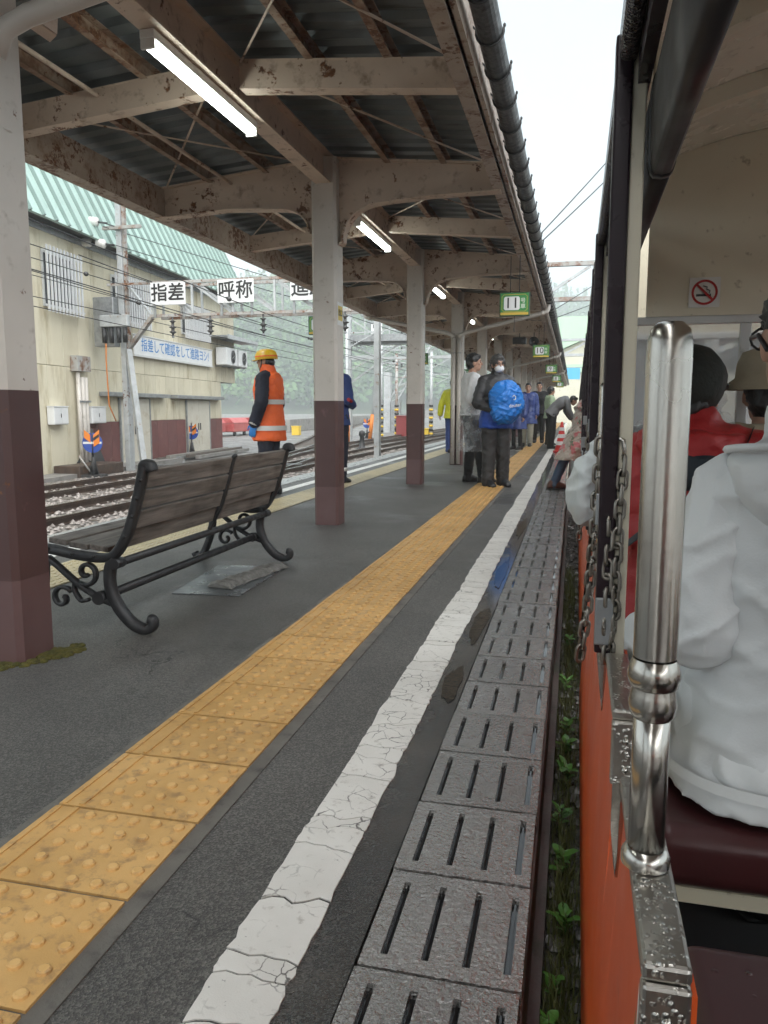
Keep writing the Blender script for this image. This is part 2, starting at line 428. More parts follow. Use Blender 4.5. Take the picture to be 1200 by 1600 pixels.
def tile_mesh(dots):
    m = MB(); x0, x1 = -1.24, -.855
    g = .003
    m.bx(x0, x1, -.15 + g, .15 - g, .003, .010)
    if dots:
        m.bx(x0 + .008, x0 + .02, -.15 + g + .004, .15 - g - .004, .010, .0135)
        m.bx(x0 + .055, x0 + .068, -.15 + g + .004, .15 - g - .004, .010, .0145)
        for i in range(5):
            for j in range(5):
                cx = x1 - .03 - i * .06; cy = -.12 + j * .06
                n = 10
                pr = [(.0150, .0098), (.0135, .0148), (.0095, .0168)]
                vs = [(cx + r * math.cos(2 * math.pi * q / n), cy + r * math.sin(2 * math.pi * q / n), z) for r, z in pr for q in range(n)]
                fs = [(a * n + q, a * n + (q + 1) % n, (a + 1) * n + (q + 1) % n, (a + 1) * n + q) for a in range(2) for q in range(n)] 
                m.add(vs, fs, 0, False); m.add(vs[2 * n:], [tuple(range(n))], 1, False)
    else:
        for i in range(4):
            cx = x0 + .06 + i * .086
            m.prism([(-.02, 0), (.02, 0), (.012, .005), (-.012, .005)], (0, .28, 0), (cx, -.14, .0099))
    me = m.mesh('tactile_tile', [MATS['yellow_tile'], MATS['yellow_lit_top']], fix=False)
    for v in me.vertices: v.co.x += 1.0475
    return me
sl, td, tb = slab_mesh(), tile_mesh(True), tile_mesh(False)
inv = wm(plat).inverted()
rs = random.Random(3)
for i in range(150):
    y = .16 + i * .3035
    link('edge_slab', sl, plat, inv @ Matrix.Translation((-.2055 + rs.uniform(-.002, .002), y, rs.uniform(-.0015, .0015) + .001)) @ Matrix.Rotation(rs.uniform(-.006, .006), 4, 'Z'))
for i in range(110):
    y = .52 + i * .3035
    link('tactile_tile', td if i < 33 else tb, plat, inv @ Matrix.Translation((-1.0475 + rs.uniform(-.002, .002), y, rs.uniform(-.001, .001))) @ Matrix.Rotation(rs.uniform(-.004, .004), 4, 'Z'))
# beyond the tiles that can be told apart
m = MB()
for i in range(110, 200): m.bx(-1.24, -.855, .37 + i * .3035 + .003, .67 + i * .3035, .003, .011)
tag(m.build('tactile_paving', MATS['yellow_tile'], plat), kind='stuff')
m = MB()
for i in range(150, 200): m.bx(-.3555, -.0555, .01 + i * .3035 + .003, .31 + i * .3035, -.05, .002)
tag(m.build('edge_paving', MATS['wet_slab'], plat), kind='stuff')
# far side of the island: pale tactile strip, white line, edge slabs
pm('pale_tile', (.50, .43, .27), (.42, .36, .23), 6, .45, .3, dirt=((.25, .22, .16), .3, 20), rnd=.06)
pm('wet_pale', (.34, .345, .34), (.25, .255, .25), 4, .22, .45, bump=.3, bs=40, world=True, dirt=((.15, .15, .14), .3, 8))
for i in range(90):
    y = 4 + i * .3035
    pass
m = MB()
ftile = MB(); ftile.bx(-.19, .19, -.149, .149, .003, .010)
for a in range(6):
    for b in range(5): ftile.bx(-.165 + a * .06, -.135 + a * .06, -.135 + b * .06, -.105 + b * .06, .0099, .0145)
fm = ftile.mesh('tactile_tile', MATS['pale_tile'])
for i in range(100): link('tactile_tile', fm, plat, inv @ Matrix.Translation((-3.02, 3 + i * .3035, 0)))
fs_ = MB(); fs_.bx(-.149, .149, -.149, .149, -.04, .004); fs_ = fs_.mesh('edge_slab', MATS['wet_pale'])
for i in range(100): link('edge_slab', fs_, plat, inv @ Matrix.Translation((-3.9, 3 + i * .3035, .001)))
B('white_line', MATS['white_paint'], plat, (-3.56, -3.42, Y0, Y1, .0006, .004))

# cracked white line: every block between two cracks is a piece of paint of its own
def crack(y, r):
    n = 7; a = r.uniform(-.03, .03)
    ph = r.uniform(0, 99)
    return [(-.598 + .145 * k / (n - 1), y + a * (k / (n - 1) - .5) + .022 * (noise.noise((ph, k * .45, 0))) + .010 * noise.noise((ph, k * 1.3, 4)) + r.uniform(-.0025, .0025)) for k in range(n)]
r = random.Random(5)
y = .55; prev = crack(y, r); cnt = 0
lft = lambda yy: .009 * noise.noise((yy * 9, 3, 0)) + .006 * noise.noise((yy * 40, 7, 0)) + .012 * noise.noise((yy * 1.3, 9, 0))
rgt = lambda yy: .009 * noise.noise((yy * 8, 5, 1)) + .006 * noise.noise((yy * 38, 2, 5)) + .012 * noise.noise((yy * 1.1, 4, 2))
while y < 60 and cnt < 290:
    step = r.choice([.05, .08, .11, .14, .17, .20, .22, .25]) if y < 12 else r.uniform(.2, .5)
    y += step; cur = crack(y, r); g = r.uniform(.0014, .0045) if r.random() < .75 else .0009
    lo = [(x, yy + g) for x, yy in prev]; hi = [(x, yy - g) for x, yy in cur]
    poly = []
    for x, yy in lo: poly.append((x, yy))
    k = 5
    for q in range(1, k): yy = lo[-1][1] + (hi[-1][1] - lo[-1][1]) * q / k; poly.append((lo[-1][0], yy))
    for x, yy in hi[::-1]: poly.append((x, yy))
    for q in range(1, k): yy = hi[0][1] + (lo[0][1] - hi[0][1]) * q / k; poly.append((lo[0][0], yy))
    P2 = []
    for x, yy in poly:
        if x < -.597: x += lft(yy) + .25 * (abs(yy - (lo[0][1] + hi[0][1]) / 2) / step) ** 4 * .06
        elif x > -.454: x += rgt(yy) - .25 * (abs(yy - (lo[-1][1] + hi[-1][1]) / 2) / step) ** 4 * .06
        P2.append((x, yy))
    cx = sum(p[0] for p in P2) / len(P2); cy = sum(p[1] for p in P2) / len(P2)
    mb = MB(); mb.prism([(a - cx, b - cy) for a, b in P2], (0, 0, .0032), (0, 0, .0006), (1, 0, 0), (0, 1, 0))
    mb.build('paint_block', MATS['white_paint'], plat, world=False, M4=inv @ Matrix.Translation((cx, cy, 0)))
    prev = cur; cnt += 1

# shallow puddles along the white line
def blob(cx, cy, rx, ry, seed, n=40):
    return [(cx + rx * math.cos(a) * (1 + .55 * noise.noise((math.cos(a) * 1.7 + seed, math.sin(a) * 1.7, seed))), cy + ry * math.sin(a) * (1 + .55 * noise.noise((math.cos(a) * 1.7, math.sin(a) * 1.7 + seed, 3)))) for a in [2 * math.pi * i / n for i in range(n)]]
m_, t_, p_, o_ = NT('puddle_water')
p_.inputs['Base Color'].default_value = (.060, .055, .046, 1); p_.inputs['Roughness'].default_value = .06
bumpn(t_, p_, noi(t_, coords(t_, False, True), 30, 2), .08, .01)
for i, (cx, cy, rx, ry) in enumerate([(-.40, 2.72, .035, .16), (-.40, 3.5, .035, .30), (-.40, 4.7, .03, .42), (-.40, 6.6, .03, .5)]):
    m = MB(); m.add([(x, y, .0035) for x, y in blob(cx, cy, rx, ry, i * 3.1)], [tuple(range(40))])
    tag(m.build('puddle', MATS['puddle_water']), kind='structure')
# ------------------------------------------------------------------ platform canopy
canopy = thing('platform_canopy', 'long cream steel canopy with rusty purlins and two-tone columns over the platform', 'canopy', (PX, 0, 0))
def dz(x): return 3.165 - .085 * abs(x - PX)                  # underside of the roof deck
def side_profile(sgn, top0, topE, xE):
    return None
# curved bracket beam at every column: web, bottom flange that follows the arch, top flange
def arch_pts(sgn):
    xe = 1.45 if sgn > 0 else 1.57
    zs = 2.37 if sgn > 0 else 2.45
    pts = [(.115, zs)]
    r = .33 if sgn > 0 else .25
    cx, cz = .115 + r + .03, zs + .02
    for k in range(0, 9):
        a = math.pi - k / 8 * math.pi / 2 * .93
        pts.append((cx + (r + .0) * math.cos(a) , cz + .30 * math.sin(a) if sgn > 0 else cz + .215 * math.sin(a)))
    zt = pts[-1][1]
    pts.append((.9, zt + .03)); pts.append((xe, 2.72 if sgn > 0 else 2.675))
    return pts, xe
def cross_beam_mesh():
    mb = MB()
    for sgn in (1, -1):
        pts, xe = arch_pts(sgn)
        top = [(xe, 2.915), (.10, 3.055)]
        poly = pts + top
        mb.prism([(sgn * x, z) for x, z in poly], (0, .012, 0), (0, -.006, 0))
        # bottom flange strip
        for (a, b) in zip(pts[:-1], pts[1:]):
            d = V((b[0] - a[0], 0, b[1] - a[1]))
            if d.length < 1e-4: continue
            n = V((-d.z, 0, d.x)).normalized() * .006
            q = [V((a[0], 0, a[1])), V((b[0], 0, b[1]))]
            vs = []
            for p in q:
                for w_ in (-.06, .06):
                    for e in (-1, 1):
                        pp = p + n * e; vs.append((sgn * pp.x, w_, pp.z))
            mb.add(vs, [(0, 1, 3, 2), (4, 6, 7, 5), (0, 4, 5, 1), (2, 3, 7, 6), (1, 5, 7, 3), (0, 2, 6, 4)])
        a, b = (.10, 3.061), (xe, 2.921)
        vs = [(sgn * x, w_, z + e) for x, z in (a, b) for w_ in (-.055, .055) for e in (-.0055, .0055)]
        mb.add(vs, [(0, 1, 3, 2), (4, 6, 7, 5), (0, 4, 5, 1), (2, 3, 7, 6), (1, 5, 7, 3), (0, 2, 6, 4)])
    return mb.mesh('cross_beam', MATS['shaded_beam_paint'])
def rafter_mesh():
    mb = MB()
    for sgn in (1, -1):
        xe = 1.40 if sgn > 0 else 1.50
        def zz(x): return 3.045 - .09 * x
        mb.prism([(sgn * .09, zz(.09) - .15), (sgn * xe, zz(xe) - .15), (sgn * xe, zz(xe)), (sgn * .09, zz(.09))], (0, .010, 0), (0, -.045, 0))
        for dzv in (-.157, 0):
            a, b = (.09, zz(.09) + dzv), (xe, zz(xe) + dzv)
            vs = [(sgn * x, w_, z + e) for x, z in (a, b) for w_ in (-.05, .05) for e in (0, .007)]
            mb.add(vs, [(0, 1, 3, 2), (4, 6, 7, 5), (0, 4, 5, 1), (2, 3, 7, 6), (1, 5, 7, 3), (0, 2, 6, 4)])
    return mb.mesh('rafter', MATS['shaded_beam_paint'])
def column_mesh(first=False):
    h = .108; c = .022; mb = MB()
    oct_ = [(-h + c, -h), (h - c, -h), (h, -h + c), (h, h - c), (h - c, h), (-h + c, h), (-h, h - c), (-h, -h + c)]
    zs = [(-.02, 0), (.335, 1), (1.075, 0), (3.06, 0)]
    for i in range(3):
        z0, z1 = zs[i][0], zs[i + 1][0]
        g_ = .0015 if i == 1 else 0
        o8 = [(x * (1 + g_), y * (1 + g_)) for x, y in oct_]
        vs = [(x, y, z) for z in (z0, z1) for x, y in o8]
        mi = (2, 1, 0)[i]
        mb.add(vs, [(j, (j + 1) % 8, 8 + (j + 1) % 8, 8 + j) for j in range(8)], mi)
    mb.add([(x, y, 3.06) for x, y in oct_], [tuple(range(8))], 0)
    mb.lathe([(.116, 2.03), (.119, 2.035), (.116, 2.04)], 8, mi=0)
    return mb.mesh('column', [MATS['column_white'], MATS['column_brown'], MATS['column_patch']])
def straight(name, polys, mat, L):          # profile polygons in (x, z) relative to the column line, running along y
    mb = MB()
    for p in polys: mb.prism(p, (0, L, 0))
    return mb.mesh(name, mat)
def rect(x0, x1, z0, z1): return [(x0, z0), (x1, z0), (x1, z1), (x0, z1)]
cb, rf, cm_ = cross_beam_mesh(), rafter_mesh(), column_mesh()
Lb = PITCH - .004
ridge = straight('ridge_beam', [rect(-.0065, .0065, 2.862, 3.075), rect(-.065, .065, 2.85, 2.862), rect(-.065, .065, 3.075, 3.087)], MATS['shaded_beam_paint'], Lb)
def purl(x):
    t = dz(PX + x) - .022
    return straight('purlin', [rect(x - .004, x + .004, t - .095, t), rect(x + .004, x + .05, t - .101, t - .095), rect(x + .004, x + .05, t - .004, t)], MATS['purlin_rusty'], Lb)
purs = [purl(x) for x in (.50, .965, -.56, -1.08)]
er = straight('edge_beam', [rect(1.40, 1.412, 2.742, 2.945), rect(1.39, 1.475, 2.73, 2.742), rect(1.412, 1.475, 2.933, 2.945)], MATS['edge_paint'], Lb)
eo = straight('fascia', [rect(1.492, 1.520, 2.745, 2.955)], MATS['edge_paint'], Lb)
el_ = straight('edge_beam', [rect(-1.512, -1.50, 2.692, 2.93), rect(-1.60, -1.49, 2.68, 2.692), rect(-1.6, -1.512, 2.918, 2.93)], MATS['edge_paint'], Lb)
elo = straight('fascia', [rect(-1.66, -1.615, 2.69, 2.95)], MATS['edge_paint'], Lb)
def deck(x0, x1):
    mb = MB(); pitch = .19; prof = []
    n = int(PITCH / pitch); pitch = PITCH / n
    for i in range(n):
        y = i * pitch
        prof += [(y, .036), (y + pitch * .30, .036), (y + pitch * .42, 0), (y + pitch * .88, 0)]
    prof.append((PITCH, .036))
    zz = lambda x: 3.165 - .085 * abs(x)
    k = len(prof)
    vs = [(x, y, zz(x) + h) for x in (x0, x1) for y, h in prof] + [(x, y, zz(x) + h + .002) for x in (x0, x1) for y, h in prof]
    fs = []
    for o in (0, 2 * k): fs += [(o + i, o + i + 1, o + k + i + 1, o + k + i) for i in range(k - 1)]
    fs += [(i, i + 1, 2 * k + i + 1, 2 * k + i) for i in range(k - 1)] + [(k + i, k + i + 1, 3 * k + i + 1, 3 * k + i) for i in range(k - 1)]
    mb.add(vs, fs); return mb.mesh('roof_sheet', MATS['roof_deck_metal'])
dr, dl = deck(0, 1.60), deck(-1.74, 0)
# gutter: half round trough with a netted cover
gm = MB(); n = 10; gx, gz, gr = 1.605, 2.862, .064
ring = [(gx + gr * math.cos(math.pi + math.pi * i / n), gz + gr * math.sin(math.pi + math.pi * i / n)) for i in range(n + 1)]
ring2 = [(gx + (gr - .006) * math.cos(math.pi + math.pi * i / n), gz + (gr - .006) * math.sin(math.pi + math.pi * i / n)) for i in range(n, -1, -1)]
gm.prism(ring + ring2, (0, Lb, 0)); gut = gm.mesh('gutter', MATS['gutter_dark'])
gm = MB(); gm.tube([(gx + (gr + .006) * math.cos(math.pi * .94 + math.pi * 1.12 * i / 10), 0, gz + (gr + .006) * math.sin(math.pi * .94 + math.pi * 1.12 * i / 10)) for i in range(11)], .006, 6)
gm.cyl((gx - gr - .005, 0, gz + .012), (1.50, 0, gz + .05), .005, 6); gm.ell((gx + gr + .008, 0, gz + .02), .008, .008, .012, 6, 4)
gbr = gm.mesh('gutter_bracket', MATS['dark_steel'])
gm = MB()
for x0, z0, x1, z1 in ((.06, 3.04, 1.38, 2.95),):
    pass
invc = wm(canopy).inverted()
def put(nm, me, y): return link(nm, me, canopy, Matrix.Translation((0, y, 0)))
for k, y in enumerate(COLY):
    put('column', cm_, y) if k != 2 else link('column', cm_, canopy, Matrix.Translation((-.125, y - .03, 0)))
    put('cross_beam', cb, y)
    if k == len(COLY) - 1: break
    put('rafter', rf, y + PITCH / 2); put('ridge_beam', ridge, y)
    for p in purs: put('purlin', p, y)
    put('edge_beam', er, y); put('fascia', eo, y); put('edge_beam', el_, y); put('fascia', elo, y)
    put('roof_sheet', dr, y); put('roof_sheet', dl, y); put('gutter', gut, y)
    if y > 2 and y < 40:
        for j in range(9): put('gutter_bracket', gbr, y + .2 + j * .42)
    # crossed tie rods in each half bay, thin conduit along the left slope
    if y > -2 and y < 40:
        for h0, h1 in ((y, y + PITCH / 2), (y + PITCH / 2, y + PITCH)):
            for s, xe in ((1, 1.37), (-1, 1.47)):
                mb = MB(); mb.cyl((s * .09, h0 + .03, 3.045), (s * xe, h1 - .03, 2.925), .0075, 6); mb.build('tie_rod', MATS['shaded_beam_paint'], canopy, world=False)
            mb = MB(); mb.cyl((1.37, h0 + .03, 2.925) if h0 == y else (-1.47, h0 + .03, 2.915), (.09, h1 - .03, 3.03) if h0 == y else (-.09, h1 - .03, 3.03), .0065, 6); mb.build('tie_rod', MATS['shaded_beam_paint'], canopy, world=False)
        mb = MB(); mb.cyl((-.86, y, 2.93), (-.86, y + PITCH - .01, 2.93), .014, 8); mb.build('conduit', MATS['shaded_beam_paint'], canopy, world=False)
# bolted joint plates, flakes of old paint on the first column
for yy in COLY[2:6]:
    for sx in (-1, 1):
        for i in range(4):
            mb = MB(); mb.ell((sx * .128, yy - .008, 2.55 + i * .12), .011, .008, .011, 8, 5); mb.build('bolt', MATS['shaded_beam_paint'], canopy, world=False)

# down pipes from the gutters to every third column
ORD = ['nearest', 'second', 'third', 'fourth', 'fifth']
for q, k in enumerate((2, 5, 8, 11)):
    y = COLY[k]
    for s, xe, nm in ((1, 1.585, 'train side'), (-1, -1.70, 'far side')):
        zc = 2.33; ze = 2.60 if k == 2 else 2.66
        if s < 0 and k == 2: continue
        t = thing('downpipe', None, None)
        pts = [(PX + xe, y - .13, 2.81 if s > 0 else 2.7), (PX + xe, y - .13, ze + .07), (PX + xe - s * .02, y - .13, ze + .02), (PX + xe - s * .07, y - .13, ze), (PX + s * .18, y - .14, zc + .03), (PX + s * .09, y - .15, zc - .01), (PX + s * .05, y - .155, zc - .09)]
        t.location = (PX, y - .16, 0); t.matrix_basis = Matrix.Translation((PX, y - .16, 0))
        mb = MB(); mb.tube(pts, .036, 14); mb.build('pipe', MATS['pvc_pipe'], t)
        for i in (3, 5):
            a, b = V(pts[i]), V(pts[i] if i == 5 else pts[i]) + V((-s * .06, 0, -.012 if i == 3 else -.03))
            mb = MB(); mb.cyl(a, b, .0405, 14); mb.build('joint', MATS['pvc_pipe'], t)
        if k != 2:
            mb = MB(); mb.cyl((PX + s * .05, y - .155, zc - .07), (PX + s * .05, y - .155, .02), .036, 14); mb.build('pipe', MATS['pvc_pipe'] if False else MATS['column_white'], t)
            mb = MB(); mb.tube([(PX + s * .05 + .04 * math.cos(a), y - .155 + .04 * math.sin(a), 2.0) for a in [i * math.pi / 5 for i in range(10)]], .006, 6, closed=True); mb.build('clamp', MATS['galvanised'], t)
        tag(t, f'cream downpipe sloping from the {nm} gutter to the {ORD[q]} piped column', 'pipe', 'canopy downpipes')

LAMPL = ['lit fluorescent lamp overhead at the camera end of the ridge', 'largest lit fluorescent lamp under the ridge beam, by the nearest downpipe', 'lit fluorescent lamp just past the second column', 'lit fluorescent lamp just past the third column'] + [f'lit fluorescent lamp under the ridge beam, {o} from the camera' for o in ('fourth', 'fifth', 'sixth', 'seventh', 'eighth', 'ninth', 'tenth')]
# fluorescent lamps under the ridge beam
for k, y in enumerate(COLY[1:12]):
    yy = y + 1.02
    t = thing('fluorescent_lamp', LAMPL[k], 'lamp', (PX - .02, yy + .62, 2.76), group='lamps along the canopy ridge')
    mb = MB(); mb.bx(-.04, .04, -.64, .64, .042, .088); mb.build('housing', MATS['lamp_body'], t, world=False, bevel=.006)
    mb = MB(); mb.loft([((0, -.62, .025), (1, 0, 0), .034, (0, 0, 1), .026), ((0, .62, .025), (1, 0, 0), .034, (0, 0, 1), .026)], 14); mb.build('tube', MATS['tube_glow'], t, world=False)
    for e in (-1, 1):
        mb = MB(); mb.bx(-.037, .037, e * .63 - .009, e * .63 + .009, -.004, .043); mb.build('end_cap', MATS['lamp_body'], t, world=False, bevel=.004)
# ------------------------------------------------------------------ the open sightseeing train
pm('car_orange', (.78, .115, .020), (.70, .098, .018), 3, .34, .45, bump=.35, bs=420, bd=.0015, dirt=((.45, .07, .02), .22, 7), coat=.2)
pm('pillar_purple', (.012, .005, .009), (.017, .008, .012), 7, .22, .4, spec=.3)
pm('cream_paint', (.74, .69, .55), (.68, .63, .50), 4, .35, .5, dirt=((.22, .17, .10), .25, 18))
pm('ceiling_cream', (.80, .75, .63), (.75, .70, .58), 3, .20, .32, dirt=((.30, .25, .17), .25, 8), rnd=.03)
pm('stainless', (.52, .50, .46), (.45, .425, .38), 2.5, .18, .30, metal=1., bump=.06, bs=70)
def mat_drops(name, col, metal, rough):
    m, t, p, out = NT(name); co = coords(t, True)
    vo = nd(t, 'TexVoronoi', Scale=150.); t.links.new(co, vo.inputs['Vector'])
    d0 = ramp(t, vo.outputs['Distance'], .12, .5, (1, 1, 1, 1), (0, 0, 0, 1)); dm = nd(t, 'Math', operation='MULTIPLY'); t.links.new(d0, dm.inputs[0]); t.links.new(ramp(t, noi(t, co, 38, 4), .42, .62), dm.inputs[1]); d = dm.outputs[0]
    setin(t, p.inputs['Base Color'], mix(t, ramp(t, noi(t, co, 9, 5), .35, .65), col, tuple(c * .8 for c in col)))
    p.inputs['Metallic'].default_value = metal; p.inputs['Roughness'].default_value = rough; p.inputs['Coat Weight'].default_value = .6; p.inputs['Coat Roughness'].default_value = .04
    b = bumpn(t, p, d, .55, .005); t.links.new(b, p.inputs['Coat Normal']); return m
mat_drops('stainless_wet', (.50, .48, .44), 1., .3)
pm('chain_steel', (.30, .28, .25), (.20, .18, .155), 12, .25, .45, metal=1.)
pm('curtain_roll', (.014, .011, .012), (.022, .018, .018), 4, .42, .55)
def mat_wetroof():
    m, t, p, out = NT('roof_wet')
    co = coords(t, True)
    p.inputs['Base Color'].default_value = (.035, .03, .034, 1)
    p.inputs['Roughness'].default_value = .16
    vo = nd(t, 'TexVoronoi', Scale=120.); t.links.new(co, vo.inputs['Vector'])
    bumpn(t, p, vo.outputs['Distance'], 1., .006)
    return m
mat_wetroof()
pm('maroon_vinyl', (.055, .013, .014), (.04, .010, .011), 3, .24, .4, bump=.15, bs=200, bd=.001)
def mat_vinyl_wet():
    m, t, p, out = NT('maroon_vinyl_wet')
    co = coords(t, False)
    vo = nd(t, 'TexVoronoi', Scale=38., Randomness=1.); t.links.new(co, vo.inputs['Vector'])
    drop = ramp(t, vo.outputs['Distance'], .10, .22, (1, 1, 1, 1), (0, 0, 0, 1))
    sel = ramp(t, vo.outputs['Color'], .55, .6)
    mm = nd(t, 'Math', operation='MULTIPLY'); t.links.new(drop, mm.inputs[0]); t.links.new(sel, mm.inputs[1])
    p.inputs['Base Color'].default_value = (.05, .014, .016, 1)
    mr = nd(t, 'MapRange'); mr.inputs[3].default_value = .36; mr.inputs[4].default_value = .03; t.links.new(mm.outputs[0], mr.inputs[0]); setin(t, p.inputs['Roughness'], mr.outputs[0])
    bumpn(t, p, mm.outputs[0], .9, .006)
    return m
mat_vinyl_wet()
pm('car_dark', (.02, .02, .021), None, rough=.7)
pm('white_frame', (.62, .63, .62), (.55, .56, .55), 6, .4, dirt=((.36, .35, .32), .3, 14))
pm('sign_white', (.74, .74, .72), None, rough=.4)
pm('sign_red', (.42, .02, .02), None, rough=.4)
pm('sign_black', (.02, .02, .02), None, rough=.45)
mat_glass('wet_glass', (.55, .58, .60), .42, .12)

BAY = 1.53
NB = 4
CL = BAY * NB + .10                               # car length
HI, LO = .535, .375
def prof_bay(y):                                   # (y, z) of the wavy top of the side wall, one bay from pillar to pillar
    p = [(0, HI), (.055, HI), (.085, HI - .03), (.10, LO + .04), (.135, LO), (.64, LO), (.655, LO + .01), (.66, HI), (.98, HI), (1.015, HI - .025), (1.03, LO + .05), (1.06, LO + .005), (1.10, LO), (1.195, LO), (1.2, HI), (BAY, HI)]
    return [(y + a, b) for a, b in p]
def xside(z): return -.032 * max(0, min(1, (.40 - z) / .50)) ** .8      # the panel flares outwards to its lower edge
def make_car():
    T = thing('sightseeing_car', None, None)
    tops = []
    for b in range(NB): tops += prof_bay(.05 + b * BAY)[:-1]
    tops = [(0, HI)] + tops + [(.05 + NB * BAY, HI), (CL, HI)]
    # side wall: outer and inner skin
    for side, nm in ((0, 'side_panel'), (1, 'side_panel')):
        mb = MB(); lv = [1.0, .62, .35, .15, 0]
        for skin in (0, .034):
            vs = []
            for y, z in tops:
                for l in lv:
                    zz = -.12 + (z + .12) * l
                    x = (xside(zz) if skin == 0 else .034)
                    vs.append((x if side == 0 else 1.50 - x, y, zz))
            k = len(lv)
            mb.add(vs, [(i * k + j, i * k + j + 1, (i + 1) * k + j + 1, (i + 1) * k + j) for i in range(len(tops) - 1) for j in range(k - 1)], 0 if skin == 0 else 1)
        # close the top
        n = len(tops)
        vs = [((0 if side == 0 else 1.5), y, z) for y, z in tops] + [((.034 if side == 0 else 1.466), y, z) for y, z in tops]
        mb.add(vs, [(i, i + 1, n + i + 1, n + i) for i in range(n - 1)])
        mb.build(nm, [MATS['car_orange'], MATS['cream_paint']], T, world=False, fix=False)
    # polished edging over the whole wavy top, one piece per bay
    for b in range(NB):
        pr = prof_bay(.05 + b * BAY); mb = MB(); n = len(pr)
        vs = []
        for i, (y, z) in enumerate(pr):
            a = pr[max(i - 1, 0)]; c = pr[min(i + 1, n - 1)]
            ty, tz = c[0] - a[0], c[1] - a[1]; l = math.hypot(ty, tz); ny, nz = -tz / l, ty / l
            for x in (-.006, .027):
                vs.append((x, y, z)); vs.append((x, y + ny * .009, z + nz * .009))
        fs = []
        for i in range(n - 1):
            o = i * 4; q = o + 4
            fs += [(o, o + 1, q + 1, q), (o + 1, o + 3, q + 3, q + 1), (o + 3, o + 2, q + 2, q + 3), (o + 2, o, q, q + 2)]
        mb.add(vs, fs); mb.build('edge_trim', MATS['stainless'], T, world=False)
        for y0, y1 in ((.655, .985), (1.195, 1.475)):
            mb = MB(); yb = .05 + b * BAY
            mb.bx(-.010, .029, yb + y0, yb + y1, HI + .010, HI + .026); mb.bx(-.010, .029, yb + y0 - .004, yb + y0 + .012, HI - .09, HI + .010)
            o = mb.build('arm_cap', MATS['stainless_wet'], T, world=False, bevel=.004)
            for zz in (HI - .02, HI - .065):
                r_ = MB(); r_.ell((.010, yb + y0 - .005, zz), .005, .003, .005, 8, 4); r_.build('rivet', MATS['stainless'], o, world=False)
    # pillars, hand poles
    for b in range(NB + 1):
        y = .05 + b * BAY
        for sx in (0, 1):
            X_ = lambda x: x if sx == 0 else 1.5 - x
            mb = MB(); a, c = sorted((X_(-.030), X_(.0))); mb.bx(a, c, y - .022, y + .022, HI + .012, 1.63)
            pl = mb.build('pillar', MATS['pillar_purple'], T, world=False, bevel=.004)
            mb = MB(); a, c = sorted((X_(.0005), X_(.024))); mb.bx(a, c, y - .014, y + .018, HI - .1, 1.60); st = mb.build('cream_strip', MATS['cream_paint'], pl, world=False, bevel=.003)
            if sx == 0:
                mb = MB(); mb.bx(-.031, .002, y - .030, y - .0225, HI + .03, HI + .12); mb.build('shoe_plate', MATS['galvanised'], pl, world=False, bevel=.003)
        if b < NB:
            y = .05 + b * BAY + .80; pl = MB()
            pl.tube([(.004, y, HI + .0265), (.004, y, .755)], .0172, 20)
            hp = pl.build('hand_pole', MATS['stainless'], T, world=False)
            pl = MB(); pl.lathe([(.0200, .70 + .07), (.0200, 1.045), (.0196, 1.060), (.0170, 1.071), (.011, 1.077), (0.0005, 1.078)], 32, (.004, y, 0)); pl.build('sleeve', MATS['stainless'], hp, world=False)
            for zz, rr in ((.752, .0225), (.724, .0205)):
                pl = MB(); pl.lathe([(.0175, zz - .014), (rr, zz - .010), (rr + .002, zz), (rr, zz + .010), (.0198, zz + .016)], 32, (.004, y, 0)); pl.build('collar', MATS['stainless'], hp, world=False)
            pl = MB(); pl.lathe([(.023, HI + .027), (.023, HI + .036), (.020, HI + .042), (.0174, HI + .044)], 28, (.004, y, 0)); pl.build('socket', MATS['stainless'], hp, world=False)
    # roof: arched shell, ribs, wet drip edge, rolled rain curtains
    zr = lambda x: 1.60 + .36 * (1 - ((x - .75) / .80) ** 2) ** .5 if abs(x - .75) < .80 else 1.60
    xs = [-.012 + 1.524 * i / 18 for i in range(19)]
    mb = MB(); n = len(xs)
    vs = [(x, y, zr(x) + .012) for y in (-.04, CL + .04) for x in xs]
    mb.add(vs, [(i, i + 1, n + i + 1, n + i) for i in range(n - 1)], 1, True)
    vs = [(x, y, zr(x) + .035) for y in (-.04, CL + .04) for x in xs]
    mb.add(vs, [(i, n + i, n + i + 1, i + 1) for i in range(n - 1)], 0, True)
    for y in (-.04, CL + .04):
        mb.add([(x, y, zr(x) + e) for e in (.012, .035) for x in xs], [(i, i + 1, n + i + 1, n + i) for i in range(n - 1)], 0)
    rf_ = mb.build('roof', [MATS['roof_wet'], MATS['ceiling_cream']], T, world=False, fix=False)
    for i in range(1, 12):
        y = .05 + i * BAY * NB / 12; mb = MB(); vs = []
        for x in xs[1:-1]:
            for yy, d in ((-.034, .011), (-.026, -.034), (.026, -.034), (.034, .011)): vs.append((x, y + yy, zr(x) + d))
        k = 4; mb.add(vs, [(a * k + j, a * k + j + 1, (a + 1) * k + j + 1, (a + 1) * k + j) for a in range(len(xs) - 3) for j in range(3)])
        mb.build('ceiling_rib', MATS['cream_paint'], rf_, world=False, fix=True)
